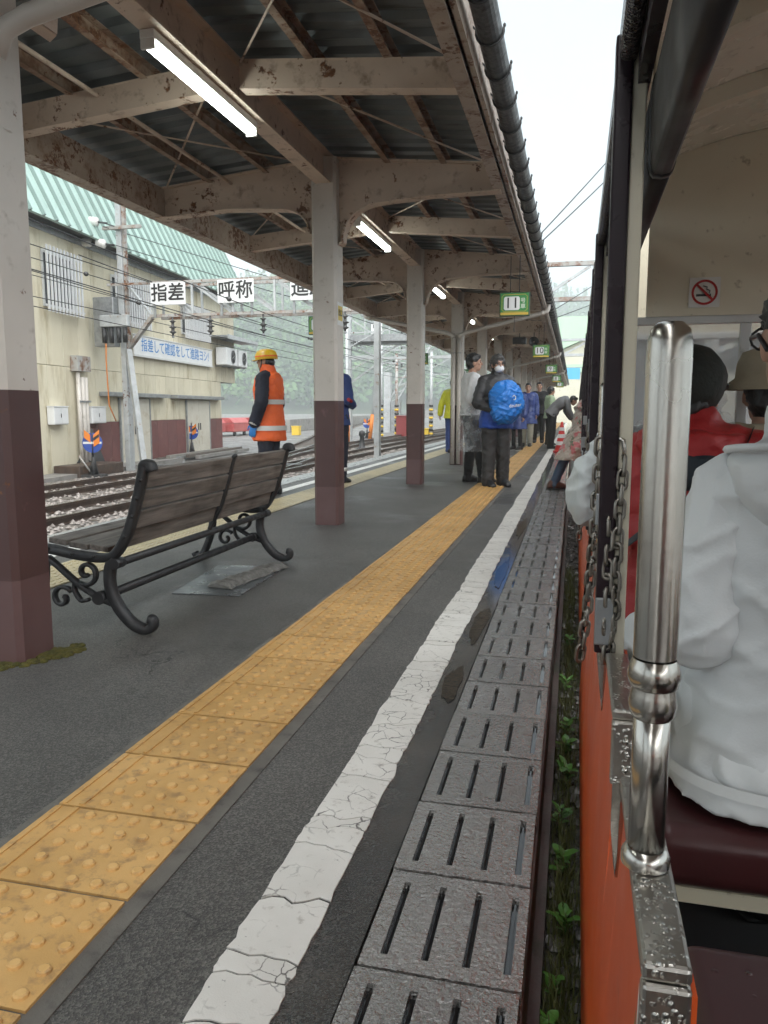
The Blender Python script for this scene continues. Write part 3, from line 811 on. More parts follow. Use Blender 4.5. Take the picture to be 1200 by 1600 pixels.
    for sx in (0, 1):
        X_ = lambda x: x if sx == 0 else 1.5 - x
        mb = MB(); a, c = sorted((X_(-.024), X_(.006))); mb.bx(a, c, -.04, CL + .04, 1.585, 1.655); mb.build('drip_edge', MATS['roof_wet'], rf_, world=False, bevel=.010)
        mb = MB(); a, c = sorted((X_(.0075), X_(.028))); mb.bx(a, c, -.03, CL + .03, 1.55, 1.612); mb.build('cant_rail', MATS['pillar_purple'], rf_, world=False)
        for b in range(NB * 2):
            y = .05 + b * BAY / 2; mb = MB()
            mb.loft([((X_(.052), y + .012, 1.48), (1, 0, 0), .022, (0, 0, 1), .085, .5), ((X_(.052), y + BAY / 2 - .012, 1.48), (1, 0, 0), .022, (0, 0, 1), .085, .5)], 20)
            cu = mb.build('rolled_curtain', MATS['curtain_roll'], T, world=False)
            mb = MB(); mb.loft([((X_(.052), y + BAY / 2 - .03, 1.48), (1, 0, 0), .024, (0, 0, 1), .087, .5), ((X_(.052), y + BAY / 2 - .008, 1.48), (1, 0, 0), .024, (0, 0, 1), .087, .5)], 20); mb.build('strap', MATS['black_plastic'], cu, world=False)
    # end walls with glass
    for y, e in ((CL - .03, -1), (.0, 1)):
        mb = MB(); pts = [(x, zr(x) + .010) for x in xs[2:-2]]
        mb.prism([(xs[2], 1.335), (xs[-3], 1.335)] + pts[::-1], (0, .022, 0), (0, y, 0)); ew = mb.build('end_wall', MATS['cream_paint'], T, world=False)
        B('window_rail', MATS['white_frame'], ew, (.07, 1.43, y - .006, y + .030, 1.306, 1.334), bevel=.004, world=False)
        B('window_rail', MATS['white_frame'], ew, (.07, 1.43, y - .004, y + .028, .80, .83), bevel=.004, world=False)
        for xx in (.06, .48, .96, 1.41): B('window_post', MATS['white_frame'], ew, (xx, xx + .035, y - .004, y + .028, .831, 1.305), bevel=.003, world=False)
        for x0, x1 in ((.096, .479), (.516, .959), (.996, 1.409)): B('pane', MATS['wet_glass'], ew, (x0, x1, y + .009, y + .014, .831, 1.305), world=False)
        B('end_panel', MATS['car_orange'], T, (.036, 1.464, y, y + .026, -.1, .799), world=False)
    # seats, floor, frame below
    for i in range(8):
        y = .63 + i * BAY / 2
        if y > CL - .3: continue
        st = B('seat', MATS['maroon_vinyl'], T, (.048, 1.44, y - .19, y + .20, .31, .405), bevel=.03, world=False)
        st.modifiers[0].segments = 6; st.data.polygons.foreach_set('use_smooth', [True] * len(st.data.polygons)); st.modifiers[0].harden_normals = True
        B('seat_rail', MATS['cream_paint'], st, (.05, 1.44, y - .17, y + .18, .285, .309), world=False)
        for xx in (.30, .72, 1.15): B('seat_leg', MATS['car_dark'], st, (xx, xx + .04, y - .05, y + .05, -.075, .284), world=False)
    B('floor', MATS['car_dark'], T, (.036, 1.464, .03, CL - .04, -.12, -.08), world=False)
    B('underframe', MATS['car_dark'], T, (.16, 1.34, .05, CL - .05, -.24, -.121), world=False)
    for yy in (.9, 1.9, CL - 1.9, CL - .9):
        for xx in (.34, 1.10):
            mb = MB(); mb.lathe([(.01, 0), (.17, 0), (.18, .02), (.155, .025), (.155, .07), (.01, .07)], 18, (xx, yy, -.18 + .02), axis=(1, 0, 0)); mb.build('wheel', MATS['dark_steel'], T, world=False)
    return T
TH = -R(.25)
def carM(yfar): return Matrix.Rotation(TH, 4, 'Z') @ Matrix.Translation((.074, yfar - CL, 0))
car = make_car(); FAM = family()
CARL = ['orange open-sided sightseeing car the white-jacketed passenger rides in', 'orange open-sided car coupled just ahead of the nearest car', 'third open-sided car along the platform from the camera', 'fourth open-sided car along the platform from the camera', 'fifth open-sided car along the platform', 'sixth open-sided car far down the platform']
YF = 3.05; CARP = CL + .62
cars = []
near_seat = [o for o in FAM[car] if o.name.startswith('seat') and not o.name.startswith('seat_')][4]
for i in range(6):
    c = car if i == 0 else copy_tree(car, FAM)
    c.matrix_basis = carM(YF + i * CARP); cars.append(c)
    tag(c, CARL[i], 'train car', 'cars of the sightseeing train')
for i in range(5):
    t = thing('coupler', f'dark coupler joining {["the nearest and second", "the second and third", "the third and fourth", "the fourth and fifth", "the fifth and sixth"][i]} train cars', 'coupler', group='train couplers')
    t.matrix_basis = carM(YF + i * CARP) @ Matrix.Translation((.75, CL - .1, -.1))
    B('drawbar', MATS['dark_steel'], t, (-.05, .05, 0, .82, -.05, .03), world=False, bevel=.01)
    mb = MB(); mb.tube([(.25, .05, .2), (.25, .2, .02), (.25, .41, -.06), (.25, .62, .02), (.25, .77, .2)], .018, 8); mb.build('hose', MATS['black_plastic'], t, world=False)

near_seat.location.y += .15; near_seat.material_slots[0].link = 'OBJECT'; near_seat.material_slots[0].material = MATS['maroon_vinyl_wet']
# wet seat beside the camera is the near row; no-smoking notice on the end wall
def carP(x, y, z): return Matrix.Rotation(TH, 4, 'Z') @ V((x - (.026 if x < .12 and 1.3 < y < 5 and z < 1 else 0), y, z))
t = thing('no_smoking_sign', 'square white no-smoking sticker with red ring on the cream end wall', 'sign'); t.matrix_basis = carM(YF) @ Matrix.Translation((.352, CL - .0335, 1.415))
B('plate', MATS['sign_white'], t, (-.052, .052, -.002, .002, -.052, .052), world=False)
mb = MB(); mb.add([(r_ * math.cos(a), -.0032, r_ * math.sin(a)) for r_ in (.036, .044) for a in [2 * math.pi * i / 32 for i in range(32)]], [(i, (i + 1) % 32, 32 + (i + 1) % 32, 32 + i) for i in range(32)]); mb.build('red_ring', MATS['sign_red'], t, world=False)
mb = MB(); mb.bar((-.028, -.0052, .028), (.028, -.0052, -.028), .001, .008, up=(1, 0, 1)); mb.build('red_bar', MATS['sign_red'], t, world=False)
mb = MB(); mb.bx(-.028, .014, -.0040, -.0030, -.014, -.006); mb.bx(.017, .021, -.0040, -.0030, -.014, -.006); mb.build('cigarette', MATS['sign_black'], t, world=False)
mb = MB(); mb.tube([(.016, -.0036, -.002), (.018, -.0036, .006), (.006, -.0036, .010), (.008, -.0036, .018), (-.006, -.0036, .022)], .0016, 5); mb.build('smoke_line', MATS['sign_black'], t, world=False)

# chains hung up beside the second pillar
def link_mesh():
    mb = MB(); pts = []
    L_, w_ = .0100, .0082
    for i in range(7): a = -math.pi / 2 + math.pi * i / 6; pts.append((w_ * math.sin(a) , 0, L_ + w_ * math.cos(a)))
    for i in range(7): a = math.pi / 2 + math.pi * i / 6; pts.append((w_ * math.sin(a), 0, -L_ + w_ * math.cos(a)))
    mb.tube(pts, .0040, 8, closed=True); return mb.mesh('link', MATS['chain_steel'])
LK = link_mesh()
def chain(pts, label, cls=True):
    t = thing('chain', label, 'chain', pts[0], group='door chains of the train')
    # walk along the polyline
    P_ = [V(p) for p in pts]; seg = [(b - a).length for a, b in zip(P_, P_[1:])]; tot = sum(seg); d = .0; step = .0268; i = 0
    while d < tot:
        q = d; k = 0
        while k < len(seg) - 1 and q > seg[k]: q -= seg[k]; k += 1
        p = P_[k].lerp(P_[k + 1], min(1, q / seg[k])); tg = (P_[k + 1] - P_[k]).normalized()
        M4 = Matrix.Translation(p - P_[0]) @ tg.to_track_quat('Z', 'Y').to_matrix().to_4x4() @ Matrix.Rotation((i % 2) * math.pi / 2 + .5 + random.uniform(-.25, .25), 4, 'Z')
        link('link', LK, t, M4); d += step; i += 1
    return t
yp = 1.51
for q in range(3):
    y = yp + q * BAY
    nm = ['beside the pillar nearest the camera', 'beside the second pillar', 'beside the third pillar'][q]
    ft = thing('chain_hook', f'steel hook plate screwed to the purple pillar, {["on the pillar nearest the camera", "on the second pillar", "on the third pillar"][q]}', 'hook', carP(.075, y - .03, .93), group='chain hook plates')
    B('plate', MATS['galvanised'], ft, (.052, .086, y - .034, y - .029, .915, .965), bevel=.002)
    mb = MB(); mb.tube([carP(.09, y - .036, .945), carP(.098, y - .055, .95), carP(.108, y - .06, .945), carP(.111, y - .055, .925), carP(.108, y - .05, .905)], .004, 8); mb.build('hook', MATS['stainless'], ft)
    B('eye_plate', MATS['galvanised'], ft, (.045, .078, y - .034, y - .029, .785, .845), bevel=.002)
    mb = MB(); mb.tube([carP(.080, y - .030, .825), carP(.080, y - .05, .825), carP(.094, y - .05, .825), carP(.094, y - .030, .825)], .0035, 8); mb.build('eye', MATS['stainless'], ft)
    if q < 2:
        chain([carP(.109, y - .055, .90), carP(.104, y - .06, .76), carP(.104, y - .06, .60), carP(.097, y - .06, .545)], 'steel door chain on the inner hook ' + nm)
        chain([carP(.087, y - .055, .815), carP(.089, y - .062, .70), carP(.090, y - .062, .545)], 'steel door chain hanging from the eye plate ' + nm)
        chain([carP(.070, y + .03, .93), carP(.066, y + .04, .76), carP(.058, y + .06, .60), carP(.047, y + .07, .50), carP(.043, y + .07, .485)], 'steel door chain dangling outside, ' + nm)

# green and white painted swoosh on the orange side
pm('stripe_green', (.02, .22, .06), None, rough=.35); pm('stripe_white', (.7, .7, .68), None, rough=.35)
for nm, mt, gsc, xo in (('stripe_outline', 'stripe_white', 1.0, .0022), ('stripe_fill', 'stripe_green', .72, .0044)):
    mb = MB(); pts = [(.655, .50), (.635, .44), (.60, .36), (.54, .26), (.46, .16), (.36, .10), (.36, .02), (.47, .07), (.56, .16), (.615, .27), (.645, .37)]
    cy_, cz_ = .52, .24
    P2 = []
    for a, b in pts:
        if gsc < 1: 
            a = a + (-.006 if b < .45 else -.004); b = b + (-.012)
        P2.append((a, b))
    if gsc < 1: P2 = [(.652, .475), (.633, .42), (.598, .345), (.54, .25), (.46, .15), (.36, .09), (.36, .03), (.465, .08), (.553, .165), (.61, .275), (.64, .375)]
    vs = [(-.0 + .074 + xside(b) - xo, a, b) for a, b in P2]
    mb.add(vs, [tuple(range(len(vs)))]); o = mb.build(nm, MATS[mt], car, world=True)
# ------------------------------------------------------------------ things on the platform
pm('cast_iron', (.030, .030, .032), (.045, .045, .046), 10, .38, .55, metal=.5, bump=.25, bs=120, dirt=((.085, .080, .072), .2, 20))
def mat_wood(name, c1, c2):
    m, t, p, out = NT(name)
    co = coords(t, True, stretch=(14, 1.0, 14))
    n1 = noi(t, co, 3.2, 7, .6)
    base = mix(t, ramp(t, n1, .3, .7), c1, c2)
    kn = nd(t, 'TexVoronoi', Scale=1.0); kco = coords(t, True, stretch=(5.5, 2.4, 5.5)); t.links.new(kco, kn.inputs['Vector'])
    kk = ramp(t, kn.outputs['Distance'], .05, .14, (1, 1, 1, 1), (0, 0, 0, 1))
    base = mix(t, kk, base, (.035, .024, .018))
    base = mix(t, ramp(t, noi(t, coords(t, True), 5, 5), .5, .7), base, mix(t, 1., base, (.6, .58, .56), 'MULTIPLY'))
    setin(t, p.inputs['Base Color'], base); p.inputs['Roughness'].default_value = .62
    bumpn(t, p, n1, .5, .004)
    return m
mat_wood('weathered_wood', (.058, .049, .042), (.205, .178, .155))
def ribbon(mb, pts, wd, dp, mi=0):       # strap of width wd (in plane x-z) and depth dp (along y); wd may be a list
    k = len(pts); ws = wd if isinstance(wd, list) else [wd] * k
    rings = []
    for i, (x, y, z) in enumerate(pts):
        a = V(pts[max(i - 1, 0)]); b = V(pts[min(i + 1, k - 1)]); tg = (b - a).normalized()
        nrm = V((-tg.z, 0, tg.x))
        rings.append(((x, y, z), nrm, ws[i] / 2, (0, 1, 0), dp / 2, .55))
    mb.loft(rings, 12, mi)
def curve(ctrl, n=5):                    # Catmull-Rom through control points
    P_ = [V(c) for c in ctrl]; P_ = [P_[0] * 2 - P_[1]] + P_ + [P_[-1] * 2 - P_[-2]]; out = []
    for i in range(1, len(P_) - 2):
        for j in range(n):
            t = j / n; a, b, c, d = P_[i - 1:i + 3]
            out.append(.5 * ((2 * b) + (c - a) * t + (2 * a - 5 * b + 4 * c - d) * t * t + (3 * b - a - 3 * c + d) * t ** 3))
    out.append(P_[-2]); return out
def spiral(cx, cz, r0, r1, a0, a1, n=18):
    return [(cx + (r0 + (r1 - r0) * i / n) * math.cos(a0 + (a1 - a0) * i / n), 0, cz + (r0 + (r1 - r0) * i / n) * math.sin(a0 + (a1 - a0) * i / n)) for i in range(n + 1)]
bench = thing('park_bench', 'dark wooden slatted bench with black cast-iron scroll frame behind the first column', 'bench', (-2.06, 3.83, 0))
def bench_frame(y):
    fr = MB()
    back = [(-1.755, 0, .735), (-1.765, 0, .765), (-1.792, 0, .765), (-1.80, 0, .735), (-1.828, 0, .63), (-1.868, 0, .51), (-1.905, 0, .43), (-1.955, 0, .365), (-2.02, 0, .345), (-2.14, 0, .352), (-2.27, 0, .372), (-2.35, 0, .378), (-2.395, 0, .36), (-2.40, 0, .335)]
    ribbon(fr, [tuple(p) for p in curve(back, 4)], .042, .05)
    rear = [(-1.962, 0, .352), (-1.985, 0, .29), (-1.985, 0, .21), (-1.95, 0, .125), (-1.885, 0, .055), (-1.82, 0, .03), (-1.785, 0, .045), (-1.782, 0, .075), (-1.80, 0, .082)]
    ribbon(fr, [tuple(p) for p in curve(rear, 4)], [.05] * 20 + [.04] * 13, .048)
    front = [(-2.335, 0, .36), (-2.325, 0, .30), (-2.335, 0, .20), (-2.37, 0, .10), (-2.41, 0, .03), (-2.45, 0, .022), (-2.465, 0, .045)]
    ribbon(fr, [tuple(p) for p in curve(front, 4)], .046, .046)
    ribbon(fr, [tuple(p) for p in curve([(-1.955, 0, .13), (-2.05, 0, .165), (-2.15, 0, .22), (-2.24, 0, .29), (-2.30, 0, .335)], 4)], .026, .034)
    ribbon(fr, spiral(-2.105, .275, .062, .012, -2.2, 5.2, 26), .020, .03)
    ribbon(fr, spiral(-2.235, .15, .058, .012, .6, 7.2, 26), .020, .03)
    ribbon(fr, [tuple(p) for p in curve([(-2.165, 0, .235), (-2.17, 0, .19), (-2.14, 0, .145), (-2.10, 0, .15)], 4)], .018, .03)
    fr.cyl((-2.035, -.03, .165), (-2.035, .03, .165), .03, 12); fr.cyl((-1.945, -.032, .325), (-1.945, .032, .325), .024, 12)
    fr.v = [(a, b + y, c) for a, b, c in fr.v]
    return fr.build('end_frame', MATS['cast_iron'], bench)
for y in (2.97, 4.67):
    fo = bench_frame(y)
    for (x, z) in ((-1.812, .70), (-1.835, .62), (-1.862, .54), (-1.90, .45), (-2.06, .355), (-2.17, .362), (-2.29, .382)):
        mb = MB(); mb.ell((x + .012, y - .026, z), .010, .007, .010, 8, 5); mb.build('bolt_head', MATS['cast_iron'], fo)
mb = MB(); ribbon(mb, [tuple(p) for p in curve([(-1.772, 3.86, .755), (-1.79, 3.86, .735), (-1.818, 3.86, .63), (-1.858, 3.86, .51), (-1.895, 3.86, .43), (-1.935, 3.86, .36), (-1.945, 3.86, .325)], 4)], .022, .034); mb.build('middle_strap', MATS['cast_iron'], bench)
def slat(x, z, tx, tz, w_, th=.026):      # centre, in-plane direction of the width
    l = math.hypot(tx, tz); tx, tz = tx / l, tz / l
    mb = MB(); a = V((tx, 0, tz)) * w_ / 2; b = V((-tz, 0, tx)) * th / 2
    c = V((x, 0, z)); c0 = c + V((0, 2.995, 0)); c1 = c + V((0, 4.645, 0))
    mb.add([c0 - a - b, c0 + a - b, c0 + a + b, c0 - a + b, c1 - a - b, c1 + a - b, c1 + a + b, c1 - a + b], [(3, 2, 1, 0), (4, 5, 6, 7), (0, 1, 5, 4), (1, 2, 6, 5), (2, 3, 7, 6), (3, 0, 4, 7)])
    mb.build('slat', MATS['weathered_wood'], bench, bevel=.004)
for (x, z) in ((-1.812, .703), (-1.836, .612), (-1.870, .520), (-1.915, .435)): slat(x, z, .03, .095, .086)
for (x, z) in ((-2.055, .382), (-2.16, .389), (-2.265, .405)): slat(x, z, -.1, .012, .094)
for (x, z, r_) in ((-2.035, .165, .021), (-1.945, .325, .019)):
    mb = MB(); mb.cyl((x, 2.95, z), (x, 4.69, z), r_, 14); mb.build('stretcher', MATS['cast_iron'], bench)

pm('wet_plate', (.16, .17, .175), (.12, .128, .13), 5, .22, .42, metal=.5, bump=.12, bs=30)
mb = MB(); mb.prism([(-2.105, 3.71), (-1.72, 3.74), (-1.755, 4.56), (-2.195, 4.46)], (0, 0, .006), (0, 0, .001), (1, 0, 0), (0, 1, 0))
tag(mb.build('steel_plate', MATS['wet_plate'], bevel=.002), 'flat wet grey steel cover plate lying on the asphalt behind the bench', 'plate')
pm('scrap_board', (.115, .110, .100), (.19, .185, .17), 30, .4, .6, bump=.9, bs=55, bd=.01, dirt=((.05, .045, .04), .4, 25))
mb = MB(); nn = 26; rr = random.Random(8); vs = []
for i in range(nn):
    u = i / (nn - 1); p = V((-1.90, 3.86, .012)).lerp(V((-1.80, 4.50, .012)), u); h = .018 + .016 * abs(math.sin(i * 1.9)) * rr.uniform(.4, 1)
    for s_, zz in ((-.075, .004), (-.07, h * .7), (-.02, h + .012), (.03, h + .006), (.07, h * .5), (.075, .004)):
        vs.append(p + V((s_ * (1 + .25 * noise.noise((i * .6, s_ * 20, 0))), -s_ * .15, zz - .005)))
fs = [(i * 6 + j, i * 6 + j + 1, (i + 1) * 6 + j + 1, (i + 1) * 6 + j) for i in range(nn - 1) for j in range(5)] + [tuple(range(6))[::-1], tuple((nn - 1) * 6 + j for j in range(6))] + [(i * 6 + 5, i * 6, (i + 1) * 6, (i + 1) * 6 + 5) for i in range(nn - 1)]
mb.add(vs, fs); tag(mb.build('scrap_board', MATS['scrap_board']), 'crumpled weathered scrap of corrugated board lying on the steel plate', 'scrap')

# moss at the foot of the first column
pm('moss', (.060, .058, .008), (.115, .098, .016), 30, .9, bump=.9, bs=160, bd=.01, world=True, dirt=((.03, .026, .008), .4, 40))
mb = MB(); rr = random.Random(2)
poly = [(-2.46, 2.28), (-2.10, 2.37), (-1.96, 2.47), (-1.89, 2.62), (-1.86, 2.74), (-1.93, 2.80), (-1.985, 2.72), (-2.0, 2.56), (-2.10, 2.515), (-2.25, 2.47), (-2.40, 2.40)]
from mathutils.geometry import intersect_point_tri_2d
def inside(p, poly):
    c = False; j = len(poly) - 1
    for i in range(len(poly)):
        if (poly[i][1] > p[1]) != (poly[j][1] > p[1]) and p[0] < (poly[j][0] - poly[i][0]) * (p[1] - poly[i][1]) / (poly[j][1] - poly[i][1]) + poly[i][0]: c = not c
        j = i
    return c
n_ = 0
while n_ < 420:
    p = (rr.uniform(-2.4, -1.84), rr.uniform(2.26, 2.84))
    q = (p[0] + .03 * noise.noise((p[0] * 20, p[1] * 20, 1)), p[1] + .03 * noise.noise((p[0] * 20, p[1] * 20, 5)))
    if inside(q, poly):
        s_ = rr.uniform(.008, .02); mb.ell((p[0] - .10, p[1], .001), s_, s_, s_ * rr.uniform(.35, .7), 7, 5); n_ += 1
tag(mb.build('moss', MATS['moss']), 'olive green moss growing round the foot of the first column', 'moss', kind='stuff')
pm('pale_concrete', (.27, .255, .225), (.20, .19, .17), 8, .7, bump=.4, bs=60, world=True)
mb = MB(); mb.prism([(-2.42, 2.355), (-2.23, 2.40), (-2.19, 2.47), (-2.42, 2.45)], (0, 0, .004), (0, 0, .0005), (1, 0, 0), (0, 1, 0)); mb.build('patch', MATS['pale_concrete'], plat)

# traffic cone near the boarding passenger
pm('cone_red', (.56, .022, .018), None, rough=.4); pm('reflect_white', (.74, .74, .74), None, rough=.35)
t = thing('traffic_cone', 'red and white striped traffic cone beside the train', 'cone', (-.27, 18.9, 0))
pr = lambda z: .15 - (.15 - .028) * (z - .03) / .67
B('base', MATS['cone_red'], t, (-.46, -.08, 18.71, 19.09, .001, .03), bevel=.01)
mb = MB(); mb.lathe([(pr(.03), .03), (pr(.70), .70), (.012, .715), (.001, .716)], 20); mb.build('cone', MATS['cone_red'], t, world=False)
for z0, z1 in ((.16, .25), (.33, .42), (.50, .58)):
    mb = MB(); mb.lathe([(pr(z0) + .003, z0), (pr(z1) + .003, z1)], 20); mb.build('white_band', MATS['reflect_white'], t, world=False)

# ------------------------------------------------------------------ lettering
def text(body, size, mat, parent, M4, name='lettering', bold=.0, ext=.0008, align='CENTER'):
    cu = bpy.data.curves.new('txt', 'FONT'); cu.body = body; cu.size = size; cu.align_x = align; cu.align_y = 'CENTER'
    cu.extrude = ext; cu.offset = bold * size; cu.resolution_u = 3
    o = bpy.data.objects.new('txt', cu); me = evaluated(o)
    bpy.data.objects.remove(o); bpy.data.curves.remove(cu)
    me.materials.clear(); me.materials.append(mat); me.name = name
    return link(name, me, parent, M4)
FRONT = Matrix.Rotation(math.pi / 2, 4, 'X')              # text plane facing -y
pm('board_white', (.72, .73, .73), (.66, .67, .67), 3, .35, dirt=((.5, .5, .48), .2, 6))
pm('sign_green', (.035, .20, .05), (.04, .23, .06), 3, .3)
pm('sign_gold', (.55, .38, .06), None, rough=.35); pm('sign_dkgreen', (.012, .05, .022), None, rough=.4)
pm('sign_pale', (.60, .66, .56), None, rough=.4)
def car_sign(num, x, y, label, flip=False):
    t = thing('car_number_sign', label, 'sign', (x, y, 2.04), group='hanging car number signs')
    W, H_ = .335, .262
    B('frame', MATS['sign_dkgreen'], t, (-W / 2, W / 2, -.016, .016, 0, H_), bevel=.004, world=False)
    B('face', MATS['sign_green'], t, (-W / 2 + .012, W / 2 - .012, -.0195, -.0165, .012, H_ - .012), world=False)
    B('gold_band', MATS['sign_gold'], t, (-W / 2 + .013, W / 2 - .013, -.0225, -.0198, .014, .042), world=False)
    # gold line border with clipped corners
    mb = MB(); a, b, c0, d0, k = -W / 2 + .028, W / 2 - .028, .052, H_ - .026, .022
    pts = [(a + k, c0), (b - k, c0), (b, c0 + k), (b, d0 - k), (b - k, d0), (a + k, d0), (a, d0 - k), (a, c0 + k)]
    for i in range(8):
        p, q = pts[i], pts[(i + 1) % 8]; mb.bar((p[0], -.0205, p[1]), (q[0], -.0205, q[1]), .0018, .004, up=(0, 0, 1) if abs(p[1] - q[1]) < .001 else (1, 0, 0))
    mb.build('gold_line', MATS['sign_gold'], t, world=False)
    mb = MB(); k = .016; a, b, c0, d0 = -.118, .058, .066, .214
    mb.prism([(a + k, c0), (b - k, c0), (b, c0 + k), (b, d0 - k), (b - k, d0), (a + k, d0), (a, d0 - k), (a, c0 + k)], (0, .002, 0), (0, -.0245, 0)); mb.build('number_field', MATS['board_white'], t, world=False)
    text(num, .165, MATS['sign_black'], t, Matrix.Translation((-.03, -.0258, .139)) @ FRONT, 'numeral', .004)
    text('号', .058, MATS['sign_pale'], t, Matrix.Translation((.094, -.0208, .166)) @ FRONT, 'character', .01)
    text('車', .058, MATS['sign_pale'], t, Matrix.Translation((.094, -.0208, .104)) @ FRONT, 'character', .01)
    for s_ in (-.05, .05):
        mb = MB(); mb.cyl((s_, 0, H_), (s_, 0, .66 if x > PX else .62), .005, 6); mb.build('hanger', MATS['dark_steel'], t, world=False)
    mb = MB(); mb.cyl((0, 0, 0), (0, 0, -.13), .003, 6); mb.bx(-.006, .006, -.004, .004, -.17, -.13); mb.build('pull_cord', MATS['dark_steel'], t, world=False)
WORD = {11: 'eleven', 10: 'ten', 9: 'nine', 8: 'eight', 7: 'seven'}
for i, n_ in enumerate((11, 10, 9, 8, 7)):
    car_sign(str(n_), -.685, 8.95 + i * 7.2, f'green hanging sign with number {WORD[n_]}, under the train-side canopy edge')
for i, n_ in enumerate((11, 10, 9)):
    car_sign(str(n_), -3.50, 10.5 + i * 7.4, f'far-side green hanging sign number {WORD[n_]}, over the other platform edge')
# small yellow notice on the second column, black loudspeaker and lamp farther on
pm('notice_yellow', (.62, .46, .05), None, rough=.4)
t = thing('exit_notice', 'small yellow and white notice plate on the second column', 'sign', (PX + .109, COLY[3], 1.72))
B('plate', MATS['board_white'], t, (PX + .1095, PX + .113, COLY[3] - .09, COLY[3] + .06, 1.71, 1.90), bevel=.002)
B('panel', MATS['notice_yellow'], t, (PX + .1135, PX + .1145, COLY[3] - .075, COLY[3] + .045, 1.75, 1.87))
text('出口', .062, MATS['sign_black'], t, Matrix.Translation((.0065, -.015, .09)) @ Matrix.Rotation(math.pi / 2, 4, 'Z') @ FRONT, 'lettering', .012)
t = thing('loudspeaker', 'black boxy loudspeaker under a far canopy beam', 'loudspeaker', (-1.25, 18.0, 2.55))
B('housing', MATS['black_plastic'], t, (-1.40, -1.10, 17.9, 18.1, 2.46, 2.62), bevel=.02); B('bracket', MATS['shaded_beam_paint'], t, (-1.45, -1.05, 17.92, 18.08, 2.44, 2.458)); B('hanger', MATS['dark_steel'], t, (-1.26, -1.24, 17.99, 18.01, 2.621, 2.95))
t = thing('round_horn', 'round black horn speaker beside the boxy loudspeaker', 'loudspeaker', (-.98, 18.0, 2.5))
mb = MB(); mb.lathe([(.02, .1), (.04, .05), (.10, 0), (.11, -.005), (.10, .004), (.02, .06)], 18, (-.93, 17.95, 2.52), axis=(0, 1, 0)); mb.build('horn', MATS['black_plastic'], t); B('hanger', MATS['dark_steel'], t, (-.94, -.92, 18.03, 18.05, 2.53, 2.95))
# ------------------------------------------------------------------ hills and forest
def hill(x, y):
    r_ = math.hypot(x, y); a = math.atan2(x, y)
    base = 260 + 40 * noise.noise((a * 3, 1.5, 0)) + 25 * a
    h = max(0, r_ - base) * (.50 - .30 * max(0, min(1, (a + .12) / .25)) + .10 * noise.noise((a * 4, 7, 0)))
    h = 105 * (1 - math.exp(-h / 105))
    return -.4 + h * (1 + .18 * noise.noise((x * .011, y * .011, 0))) + (9 * noise.noise((x * .03, y * .03, 4)) * min(1, h / 30))
pm('forest_floor', (.030, .045, .022), (.045, .060, .030), .05, .9, world=True)
mb = MB(); na, nr = 60, 34; vs = []
for i in range(na + 1):
    a = R(-75 + 105 * i / na)
    for j in range(nr + 1):
        r_ = 205 + 490 * (j / nr) ** 1.3; x, y = r_ * math.sin(a), r_ * math.cos(a); vs.append((x, y, hill(x, y)))
mb.add(vs, [(i * (nr + 1) + j, (i + 1) * (nr + 1) + j, (i + 1) * (nr + 1) + j + 1, i * (nr + 1) + j + 1) for i in range(na) for j in range(nr)], 0, True)
tag(mb.build('hillside', MATS['forest_floor']), kind='structure')
def mat_forest():
    m, t, p, out = NT('forest_leaves')
    co = coords(t, False, True)
    c = mix(t, ramp(t, noi(t, co, .06, 3), .38, .62), (.024, .062, .022), (.066, .135, .040))
    c = mix(t, ramp(t, noi(t, co, .5, 4), .35, .7), c, mix(t, 1., c, (1.7, 1.6, 1.4), 'MULTIPLY'))
    setin(t, p.inputs['Base Color'], c); p.inputs['Roughness'].default_value = .8
    return m
mat_forest()
rng = np.random.default_rng(4)
def leaf_cloud(C, N, size):                  # quads with centres C (n,3), normals N, half sizes
    n = len(C); up = rng.normal(size=(n, 3)); u = np.cross(N, up); u /= np.linalg.norm(u, axis=1)[:, None] + 1e-9; v = np.cross(N, u)
    s_ = size[:, None]
    q = np.stack([C - u * s_ - v * s_ * .7, C + u * s_ - v * s_ * .6, C + u * s_ * .7 + v * s_, C - u * s_ * .8 + v * s_ * .8], 1)
    return q.reshape(-1, 3)
def quads_object(name, verts, mat, parent=None):
    n = len(verts) // 4; me = bpy.data.meshes.new(name)
    me.vertices.add(len(verts)); me.vertices.foreach_set('co', verts.astype(np.float32).ravel())
    me.loops.add(n * 4); me.loops.foreach_set('vertex_index', np.arange(n * 4, dtype=np.int32))
    me.polygons.add(n); me.polygons.foreach_set('loop_start', np.arange(0, n * 4, 4, dtype=np.int32))
    me.update(calc_edges=True); me.validate(); me.materials.append(mat); return link(name, me, parent)
Cs, Ns, Ss = [], [], []
cnt = 0
